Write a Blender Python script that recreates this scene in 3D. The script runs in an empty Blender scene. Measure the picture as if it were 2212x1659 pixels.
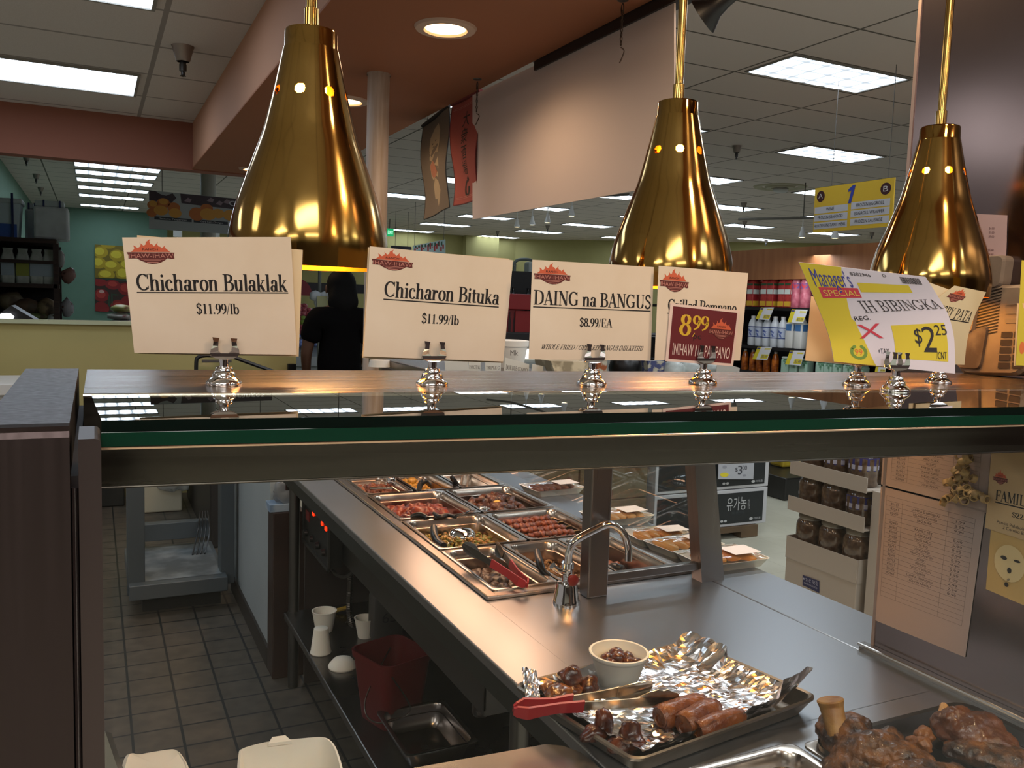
import bpy, bmesh, math, random
from math import pi, sin, cos, radians
from mathutils import Vector, Matrix, noise, geometry

scene = bpy.context.scene
COL = scene.collection
random.seed(7)

# ------------------------------------------------------------------ camera
W, H, F = 2212, 1659, 1853.0
CAMPOS = Vector((0, 0, 1.5))
yaw, pitch, roll = radians(26.07), radians(5.40), radians(1.90)
fw = Vector((sin(yaw) * cos(pitch), cos(yaw) * cos(pitch), -sin(pitch)))
rt = Vector((cos(yaw), -sin(yaw), 0))
up = rt.cross(fw)
RT = rt * cos(roll) + up * sin(roll)
UP = -rt * sin(roll) + up * cos(roll)
cam_data = bpy.data.cameras.new('camera')
cam_data.sensor_width = 36
cam_data.lens = F / W * 36
cam_data.clip_start = 0.02
cam_data.clip_end = 200
cam = bpy.data.objects.new('camera', cam_data)
COL.objects.link(cam)
m = Matrix.Identity(4)
for i in range(3):
    m[i][0], m[i][1], m[i][2], m[i][3] = RT[i], UP[i], -fw[i], CAMPOS[i]
cam.matrix_world = m
scene.camera = cam

# ------------------------------------------------------------------ world, exposure
world = bpy.data.worlds.new('world')
scene.world = world
world.use_nodes = True
world.node_tree.nodes['Background'].inputs[0].default_value = (0.9, 0.82, 0.78, 1)
world.node_tree.nodes['Background'].inputs[1].default_value = 0.22
vs = scene.view_settings
vs.view_transform = 'Standard'
vs.look = 'None'
vs.exposure = 0.55
vs.gamma = 1.0
vs.use_curve_mapping = False
scene.display_settings.display_device = 'sRGB'
scene.cycles.use_denoising = True
scene.cycles.max_bounces = 10
scene.cycles.transparent_max_bounces = 16
scene.cycles.sample_clamp_indirect = 6.0
scene.cycles.caustics_reflective = False
scene.cycles.caustics_refractive = False


def lamp(name, kind, loc, power, col, size=None, aim=None, spot=None, rad=0.03):
    d = bpy.data.lights.new(name, kind)
    d.energy = power
    d.color = col
    if kind == 'AREA':
        d.shape = 'RECTANGLE'
        d.size, d.size_y = size
    elif kind == 'SPOT':
        d.spot_size = spot
        d.spot_blend = 0.6
        d.shadow_soft_size = rad
    else:
        d.shadow_soft_size = rad
    o = bpy.data.objects.new(name, d)
    COL.objects.link(o)
    o.location = loc
    if aim is not None:
        o.rotation_euler = (Vector(aim) - Vector(loc)).to_track_quat('-Z', 'Y').to_euler()
    return o


COOL = (0.86, 0.93, 1.0)
WARM = (1.0, 0.60, 0.30)
# fluorescent fixtures of the shop on the customers' side, behind the photographer
for ix in range(2):
    for iy in range(3):
        lamp('shop_fluorescent', 'AREA', (2.75 + ix * 2.8, 0.25 - iy * 2.65, 3.46), 26, COOL, (1.3, 0.58))
for ix in range(0, 3):
    lamp('shop_fluorescent', 'AREA', (2.75 + ix * 2.8, 2.9, 3.46), 26, COOL, (1.3, 0.58))


# ------------------------------------------------------------------ placing from the survey of the photo
def P(px, py, x=None, y=None, z=None, d=None):
    r = fw + RT * ((px - W / 2) / F) - UP * ((py - H / 2) / F)
    if x is not None:
        t = (x - CAMPOS.x) / r.x
    elif y is not None:
        t = (y - CAMPOS.y) / r.y
    elif z is not None:
        t = (z - CAMPOS.z) / r.z
    else:
        t = d
    return CAMPOS + r * t


def to_px(p):
    q = Vector(p) - CAMPOS
    dd = q.dot(fw)
    return W / 2 + F * q.dot(RT) / dd, H / 2 - F * q.dot(UP) / dd, dd


# ------------------------------------------------------------------ materials
def lin(h):
    if not isinstance(h, str):
        return tuple(h)
    h = h.lstrip('#')
    v = [int(h[i:i + 2], 16) / 255 for i in (0, 2, 4)]
    return tuple(a / 12.92 if a <= 0.04045 else ((a + 0.055) / 1.055) ** 2.4 for a in v)


MATS = {}


def mat(name, col, rough=0.5, metal=0.0, emit=None, es=0.0, vary=None, bump=None, spec=0.5, trans=0.0, alpha=1.0, brush=None, coat=0.0, sss=0.0):
    if name in MATS:
        return MATS[name]
    mt = bpy.data.materials.new(name)
    mt.use_nodes = True
    nt = mt.node_tree
    b = nt.nodes['Principled BSDF']
    c = lin(col)
    b.inputs['Base Color'].default_value = (*c, 1)
    b.inputs['Roughness'].default_value = rough
    b.inputs['Metallic'].default_value = metal
    b.inputs['Specular IOR Level'].default_value = spec
    b.inputs['Coat Weight'].default_value = coat
    if trans:
        b.inputs['Transmission Weight'].default_value = trans
    if alpha < 1:
        b.inputs['Alpha'].default_value = alpha
    if sss:
        b.inputs['Subsurface Weight'].default_value = sss
        b.inputs['Subsurface Radius'].default_value = (0.01, 0.006, 0.004)
    if emit is not None:
        b.inputs['Emission Color'].default_value = (*lin(emit), 1)
        b.inputs['Emission Strength'].default_value = es
    tc = nt.nodes.new('ShaderNodeTexCoord')
    if vary:  # (scale, colour2, lo, hi, stretch)
        sc_, c2, lo, hi = vary[:4]
        n = nt.nodes.new('ShaderNodeTexNoise')
        n.inputs['Scale'].default_value = sc_
        n.inputs['Detail'].default_value = 6
        mp = nt.nodes.new('ShaderNodeMapping')
        mp.inputs['Scale'].default_value = vary[4] if len(vary) > 4 else (1, 1, 1)
        nt.links.new(tc.outputs['Object'], mp.inputs[0])
        nt.links.new(mp.outputs[0], n.inputs['Vector'])
        r = nt.nodes.new('ShaderNodeValToRGB')
        r.color_ramp.elements[0].position = lo
        r.color_ramp.elements[1].position = hi
        r.color_ramp.elements[0].color = (*c, 1)
        r.color_ramp.elements[1].color = (*lin(c2), 1)
        nt.links.new(n.outputs['Fac'], r.inputs[0])
        nt.links.new(r.outputs[0], b.inputs['Base Color'])
    if brush:  # (stretch xyz, amount) roughness streaks of brushed metal
        n = nt.nodes.new('ShaderNodeTexNoise')
        n.inputs['Scale'].default_value = 1.0
        n.inputs['Detail'].default_value = 4
        mp = nt.nodes.new('ShaderNodeMapping')
        mp.inputs['Scale'].default_value = brush[0]
        nt.links.new(tc.outputs['Object'], mp.inputs[0])
        nt.links.new(mp.outputs[0], n.inputs['Vector'])
        mr = nt.nodes.new('ShaderNodeMapRange')
        mr.inputs['From Min'].default_value = 0.3
        mr.inputs['From Max'].default_value = 0.7
        mr.inputs['To Min'].default_value = max(0.02, rough - brush[1])
        mr.inputs['To Max'].default_value = rough + brush[1]
        nt.links.new(n.outputs['Fac'], mr.inputs['Value'])
        nt.links.new(mr.outputs[0], b.inputs['Roughness'])
    if bump:  # (scale, strength, distance)
        n = nt.nodes.new('ShaderNodeTexNoise')
        n.inputs['Scale'].default_value = bump[0]
        n.inputs['Detail'].default_value = bump[3] if len(bump) > 3 else 5
        nt.links.new(tc.outputs['Object'], n.inputs['Vector'])
        bp = nt.nodes.new('ShaderNodeBump')
        bp.inputs['Strength'].default_value = bump[1]
        bp.inputs['Distance'].default_value = bump[2]
        nt.links.new(n.outputs['Fac'], bp.inputs['Height'])
        nt.links.new(bp.outputs[0], b.inputs['Normal'])
    MATS[name] = mt
    return mt


def gridmat(name, base, base2, line, px, py, ox, oy, lw, rough=0.6, speck=40, glossv=0.5):
    """Tiles laid in x/y (world metres) with joint lines."""
    mt = bpy.data.materials.new(name)
    mt.use_nodes = True
    nt = mt.node_tree
    b = nt.nodes['Principled BSDF']
    b.inputs['Roughness'].default_value = rough
    b.inputs['Specular IOR Level'].default_value = glossv
    g = nt.nodes.new('ShaderNodeNewGeometry')
    s = nt.nodes.new('ShaderNodeSeparateXYZ')
    nt.links.new(g.outputs['Position'], s.inputs[0])

    def M(op, a, bb):
        n = nt.nodes.new('ShaderNodeMath')
        n.operation = op
        for i, v in enumerate((a, bb)):
            if v is None:
                continue
            if isinstance(v, (int, float)):
                n.inputs[i].default_value = v
            else:
                nt.links.new(v, n.inputs[i])
        return n.outputs[0]

    def line_fac(o, p, off):
        f = M('FRACT', M('DIVIDE', M('SUBTRACT', o, off - 50 * p), p), None)
        return M('LESS_THAN', f, lw / p)
    fac = M('MAXIMUM', line_fac(s.outputs[0], px, ox), line_fac(s.outputs[1], py, oy))
    n = nt.nodes.new('ShaderNodeTexNoise')
    n.inputs['Scale'].default_value = speck
    n.inputs['Detail'].default_value = 6
    nt.links.new(g.outputs['Position'], n.inputs['Vector'])
    r = nt.nodes.new('ShaderNodeValToRGB')
    r.color_ramp.elements[0].position = 0.35
    r.color_ramp.elements[1].position = 0.7
    r.color_ramp.elements[0].color = (*lin(base2), 1)
    r.color_ramp.elements[1].color = (*lin(base), 1)
    nt.links.new(n.outputs['Fac'], r.inputs[0])
    mx = nt.nodes.new('ShaderNodeMix')
    mx.data_type = 'RGBA'
    nt.links.new(fac, mx.inputs[0])
    nt.links.new(r.outputs[0], mx.inputs[6])
    mx.inputs[7].default_value = (*lin(line), 1)
    nt.links.new(mx.outputs[2], b.inputs['Base Color'])
    return mt


def thin_glass(name, tint=(0.93, 0.97, 0.95), rough=0.0, ior=1.5):
    mt = bpy.data.materials.new(name)
    mt.use_nodes = True
    nt = mt.node_tree
    nt.nodes.clear()
    out = nt.nodes.new('ShaderNodeOutputMaterial')
    tr = nt.nodes.new('ShaderNodeBsdfTransparent')
    tr.inputs[0].default_value = (*tint, 1)
    gl = nt.nodes.new('ShaderNodeBsdfGlossy')
    gl.inputs['Roughness'].default_value = rough
    gl.inputs['Color'].default_value = (1, 1, 1, 1)
    ge_ = nt.nodes.new('ShaderNodeNewGeometry')
    dt = nt.nodes.new('ShaderNodeVectorMath')
    dt.operation = 'DOT_PRODUCT'
    nt.links.new(ge_.outputs['Incoming'], dt.inputs[0])
    nt.links.new(ge_.outputs['Normal'], dt.inputs[1])

    def M(op, a, bb=None):
        n = nt.nodes.new('ShaderNodeMath')
        n.operation = op
        for i, v in enumerate((a, bb)):
            if v is None:
                continue
            if isinstance(v, (int, float)):
                n.inputs[i].default_value = v
            else:
                nt.links.new(v, n.inputs[i])
        return n.outputs[0]
    r0 = ((ior - 1) / (ior + 1)) ** 2
    f1 = M('ADD', M('MULTIPLY', M('POWER', M('SUBTRACT', 1.0, M('ABSOLUTE', dt.outputs['Value'])), 5.0), 1 - r0), r0)
    f2 = M('DIVIDE', M('MULTIPLY', f1, 2.0), M('ADD', f1, 1.0))   # both faces of the pane
    mx = nt.nodes.new('ShaderNodeMixShader')
    nt.links.new(f2, mx.inputs[0])
    nt.links.new(tr.outputs[0], mx.inputs[1])
    nt.links.new(gl.outputs[0], mx.inputs[2])
    nt.links.new(mx.outputs[0], out.inputs[0])
    return mt


def lens_mat(name, es, cells):
    """Prismatic diffuser: lit, with a grid of softly brighter cells (its own lens pattern)."""
    mt = bpy.data.materials.new(name)
    mt.use_nodes = True
    nt = mt.node_tree
    b = nt.nodes['Principled BSDF']
    b.inputs['Base Color'].default_value = (0.8, 0.8, 0.8, 1)
    tc = nt.nodes.new('ShaderNodeTexCoord')
    s = nt.nodes.new('ShaderNodeSeparateXYZ')
    nt.links.new(tc.outputs['Object'], s.inputs[0])

    def M(op, a, bb=None):
        n = nt.nodes.new('ShaderNodeMath')
        n.operation = op
        for i, v in enumerate((a, bb)):
            if v is None:
                continue
            if isinstance(v, (int, float)):
                n.inputs[i].default_value = v
            else:
                nt.links.new(v, n.inputs[i])
        return n.outputs[0]
    fx = M('ABSOLUTE', M('SINE', M('MULTIPLY', s.outputs[0], cells[0])))
    fy = M('ABSOLUTE', M('SINE', M('MULTIPLY', s.outputs[1], cells[1])))
    v = M('ADD', M('MULTIPLY', M('POWER', M('MULTIPLY', fx, fy), 1.5), es * 1.7), es * 0.07)
    b.inputs['Emission Color'].default_value = (0.74, 0.86, 1.0, 1)
    nt.links.new(v, b.inputs['Emission Strength'])
    return mt


# ------------------------------------------------------------------ mesh builder
class MB:
    def __init__(s):
        s.v = []
        s.f = []
        s.sm = []
        s.soft = False

    def add(s, vs_, fs, smooth=False):
        o = len(s.v)
        s.v += [Vector(p) for p in vs_]
        s.f += [[i + o for i in f] for f in fs]
        s.sm += [smooth] * len(fs)
        return s

    def box(s, x0, y0, z0, x1, y1, z1):
        v = [(x0, y0, z0), (x1, y0, z0), (x1, y1, z0), (x0, y1, z0), (x0, y0, z1), (x1, y0, z1), (x1, y1, z1), (x0, y1, z1)]
        return s.add(v, [(0, 3, 2, 1), (4, 5, 6, 7), (0, 1, 5, 4), (1, 2, 6, 5), (2, 3, 7, 6), (3, 0, 4, 7)])

    def hexa(s, b4, t4):
        return s.add(list(b4) + list(t4), [(0, 3, 2, 1), (4, 5, 6, 7), (0, 1, 5, 4), (1, 2, 6, 5), (2, 3, 7, 6), (3, 0, 4, 7)])

    def bbox(s, x0, y0, z0, x1, y1, z1, r=0.004, seg=2):
        bm = bmesh.new()
        bmesh.ops.create_cube(bm, size=1)
        for v in bm.verts:
            v.co = Vector(((x0 + x1) / 2 + v.co.x * (x1 - x0), (y0 + y1) / 2 + v.co.y * (y1 - y0), (z0 + z1) / 2 + v.co.z * (z1 - z0)))
        bmesh.ops.bevel(bm, geom=bm.edges[:], offset=r, segments=seg, affect='EDGES', profile=0.5)
        return s.bm(bm, False)

    def bm(s, bm, smooth=False, mtx=None):
        bm.verts.index_update()
        vs_ = [(mtx @ v.co if mtx else v.co.copy()) for v in bm.verts]
        s.add(vs_, [[v.index for v in f.verts] for f in bm.faces], smooth)
        bm.free()
        return s

    def prism(s, poly, z0, z1, fn=None):
        """poly: 2D outline (may be concave) swept from z0 to z1; fn maps (a,b,z) to world."""
        fn = fn or (lambda a, b, z: Vector((a, b, z)))
        n = len(poly)
        tris = geometry.tessellate_polygon([[Vector((a, b, 0)) for a, b in poly]])
        v = [fn(a, b, z0) for a, b in poly] + [fn(a, b, z1) for a, b in poly]
        f = [tuple(t) for t in tris] + [tuple(i + n for i in reversed(t)) for t in tris]
        f += [(i, (i + 1) % n, (i + 1) % n + n, i + n) for i in range(n)]
        return s.add(v, f)

    def flat(s, poly, fn):
        tris = geometry.tessellate_polygon([[Vector((a, b, 0)) for a, b in poly]])
        return s.add([fn(a, b) for a, b in poly], [tuple(t) for t in tris])

    def tube(s, pts, r, seg=8, caps=True, smooth=True, flatten=None):
        pts = [Vector(p) for p in pts]
        n = len(pts)
        rs = r if isinstance(r, (list, tuple)) else [r] * n
        vs_, fs = [], []
        prev = None
        for i, p in enumerate(pts):
            t = (pts[min(i + 1, n - 1)] - pts[max(i - 1, 0)])
            t = t.normalized() if t.length > 1e-9 else Vector((0, 0, 1))
            if prev is None:
                a = t.orthogonal().normalized()
            else:
                a = prev - t * prev.dot(t)
                a = a.normalized() if a.length > 1e-6 else t.orthogonal().normalized()
            prev = a
            b = t.cross(a)
            for k in range(seg):
                an = 2 * pi * k / seg
                vs_.append(p + (a * cos(an) + b * sin(an)) * rs[i])
        for i in range(n - 1):
            for k in range(seg):
                fs.append((i * seg + k, i * seg + (k + 1) % seg, (i + 1) * seg + (k + 1) % seg, (i + 1) * seg + k))
        s.add(vs_, fs, smooth)
        if caps:
            s.add(vs_[:seg], [tuple(range(seg - 1, -1, -1))])
            s.add(vs_[-seg:], [tuple(range(seg))])
        return s

    def lathe(s, prof, c=(0, 0, 0), seg=32, smooth=True, mtx=None, a0=0.0):
        c = Vector(c)
        vs_, fs = [], []
        for r, z in prof:
            for k in range(seg):
                an = a0 + 2 * pi * k / seg
                p = Vector((r * cos(an), r * sin(an), z))
                vs_.append((mtx @ p if mtx else p) + c)
        for i in range(len(prof) - 1):
            for k in range(seg):
                fs.append((i * seg + k, i * seg + (k + 1) % seg, (i + 1) * seg + (k + 1) % seg, (i + 1) * seg + k))
        return s.add(vs_, fs, smooth)

    def loft(s, rings, caps=True, smooth=True):
        n = len(rings[0])
        vs_ = [p for r in rings for p in r]
        fs = []
        for i in range(len(rings) - 1):
            for k in range(n):
                fs.append((i * n + k, i * n + (k + 1) % n, (i + 1) * n + (k + 1) % n, (i + 1) * n + k))
        s.add(vs_, fs, smooth)
        if caps:
            s.add(rings[0], [tuple(range(n - 1, -1, -1))])
            s.add(rings[-1], [tuple(range(n))])
        return s

    def blob(s, c, rad, seed=0, amp=0.15, freq=3.0, sub=2, rot=None, smooth=True):
        s.soft = True
        bm = bmesh.new()
        bmesh.ops.create_icosphere(bm, subdivisions=sub, radius=1)
        c = Vector(c)
        rad = Vector(rad if isinstance(rad, (tuple, list)) else (rad, rad, rad))
        off = Vector((seed * 13.7, seed * 7.3, seed * 3.1))
        for v in bm.verts:
            k = 1 + amp * noise.noise(v.co * freq * 0.6 + off) * 1.6 + amp * 0.5 * noise.noise(v.co * freq * 1.7 + off)
            p = Vector((v.co.x * rad.x, v.co.y * rad.y, v.co.z * rad.z)) * k
            if rot:
                p = rot @ p
            v.co = c + p
        return s.bm(bm, smooth)

    def grid(s, fn, nu, nv, smooth=True):
        vs_ = [fn(i / nu, j / nv) for j in range(nv + 1) for i in range(nu + 1)]
        fs = [(j * (nu + 1) + i, j * (nu + 1) + i + 1, (j + 1) * (nu + 1) + i + 1, (j + 1) * (nu + 1) + i) for j in range(nv) for i in range(nu)]
        return s.add(vs_, fs, smooth)

    def sheet(s, fn, nu, nv, th, smooth=True):
        """A thin closed sheet: fn(u,v,offset)."""
        s.grid(lambda u, v: fn(u, v, th / 2), nu, nv, smooth)
        s.grid(lambda u, v: fn(1 - u, v, -th / 2), nu, nv, smooth)
        ring = [(i / nu, 0) for i in range(nu)] + [(1, j / nv) for j in range(nv)] + [(1 - i / nu, 1) for i in range(nu)] + [(0, 1 - j / nv) for j in range(nv)]
        n = len(ring)
        s.add([fn(u, v, th / 2) for u, v in ring] + [fn(u, v, -th / 2) for u, v in ring], [((i + 1) % n, i, i + n, (i + 1) % n + n) for i in range(n)])
        return s

    def build(s, name, mt, parent=None, label=None, cat=None, group=None, kind=None, origin=None):
        me = bpy.data.meshes.new(name)
        if parent is not None:
            r = parent
            while r.parent:
                r = r.parent
            org = r.location.copy()
        elif origin is not None:
            org = Vector(origin)
        else:
            lo = [min(p[i] for p in s.v) for i in range(3)]
            hi = [max(p[i] for p in s.v) for i in range(3)]
            org = Vector(((lo[0] + hi[0]) / 2, (lo[1] + hi[1]) / 2, lo[2]))
        me.from_pydata([p - org for p in s.v], [], s.f)
        me.validate()
        me.polygons.foreach_set('use_smooth', s.sm[:len(me.polygons)] if len(me.polygons) == len(s.sm) else [False] * len(me.polygons))
        me.materials.append(mt)
        o = bpy.data.objects.new(name, me)
        COL.objects.link(o)
        if parent is not None:
            o.parent = parent
            if label:
                o['label'] = label
        else:
            o.location = org
            tag(o, label, cat, group, kind)
        me.update()
        if any(s.sm) and not s.soft:
            me.set_sharp_from_angle(angle=radians(38))
        return o


def tag(o, label=None, cat=None, group=None, kind=None):
    if label:
        o['label'] = label
    if cat:
        o['category'] = cat
    if group:
        o['group'] = group
    if kind:
        o['kind'] = kind
    return o


def thing(name, label, cat, loc, group=None):
    o = bpy.data.objects.new(name, None)
    o.empty_display_size = 0.02
    COL.objects.link(o)
    o.location = loc
    return tag(o, label, cat, group)


def dup(root, loc=None, label=None, rotz=None, scale=None, group=None):
    r = root.copy()
    COL.objects.link(r)
    if loc is not None:
        r.location = loc
    if rotz is not None:
        r.rotation_euler = (0, 0, rotz)
    if scale is not None:
        r.scale = scale if isinstance(scale, (tuple, list)) else (scale,) * 3
    if label:
        r['label'] = label
    if group:
        r['group'] = group
    for ch in list(root.children):
        c = ch.copy()
        COL.objects.link(c)
        c.parent = r
        for g in list(ch.children):
            d = g.copy()
            COL.objects.link(d)
            d.parent = c
    return r


def struct(mb, name, mt):
    o = mb.build(name, mt)
    o['kind'] = 'structure'
    return o


def smooth_path(pts, n=6):
    """Catmull-Rom through the points."""
    pts = [Vector(p) for p in pts]
    out = []
    for i in range(len(pts) - 1):
        p0, p1, p2, p3 = pts[max(i - 1, 0)], pts[i], pts[i + 1], pts[min(i + 2, len(pts) - 1)]
        for k in range(n):
            t = k / n
            out.append(0.5 * ((2 * p1) + (p2 - p0) * t + (2 * p0 - 5 * p1 + 4 * p2 - p3) * t * t + (3 * p1 - p0 - 3 * p2 + p3) * t ** 3))
    out.append(pts[-1])
    return out


def evaluated(o, mods):
    """Bake modifiers into the object's mesh. mods: list of (type, dict)."""
    ms = []
    for t, kw in mods:
        md = o.modifiers.new(t.lower(), t)
        for k, v in kw.items():
            setattr(md, k, v)
        ms.append(md)
    bpy.context.view_layer.update()
    dg = bpy.context.evaluated_depsgraph_get()
    me = bpy.data.meshes.new_from_object(o.evaluated_get(dg))
    old = o.data
    o.modifiers.clear()
    o.data = me
    if not me.materials and old.materials:
        me.materials.append(old.materials[0])
    return o
# ------------------------------------------------------------------ lettering
_SANS = {}


def sans(s):
    """Outline mesh of a string in the built-in font: (verts2d, faces, width, height)."""
    if s in _SANS:
        return _SANS[s]
    c = bpy.data.curves.new('lettering', 'FONT')
    c.body = s
    c.resolution_u = 3
    o = bpy.data.objects.new('lettering', c)
    COL.objects.link(o)
    bpy.context.view_layer.update()
    dg = bpy.context.evaluated_depsgraph_get()
    e = o.evaluated_get(dg)
    me = e.to_mesh()
    v = [(p.co.x, p.co.y) for p in me.vertices]
    f = [tuple(p.vertices) for p in me.polygons]
    e.to_mesh_clear()
    bpy.data.objects.remove(o)
    bpy.data.curves.remove(c)
    if not v:
        return [], [], 1, 1
    x0 = min(p[0] for p in v)
    x1 = max(p[0] for p in v)
    v = [(a - x0, b) for a, b in v]
    _SANS[s] = (v, f, x1 - x0, 0.7)
    return _SANS[s]


def _arc(cx, cy, rx, ry, a0, a1, n=14):
    return [(cx + rx * cos(radians(a0 + (a1 - a0) * i / n)), cy + ry * sin(radians(a0 + (a1 - a0) * i / n))) for i in range(n + 1)]


def _cur(pts, n=5):
    return [(p.x, p.y) for p in smooth_path([(a, b, 0) for a, b in pts], n)]


TK, TN = 0.17, 0.05
_S = _cur([(.50, .76), (.44, .91), (.29, .97), (.15, .90), (.11, .76), (.19, .62), (.36, .51), (.49, .39), (.52, .24), (.44, .09), (.29, .03), (.14, .08), (.08, .24)])
_ARCH = [(.16, .48), (.24, .61), (.35, .65), (.45, .59), (.48, .45), (.48, 0)]
_DOT = lambda x, y, r: ('d', x, y, r)
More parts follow.
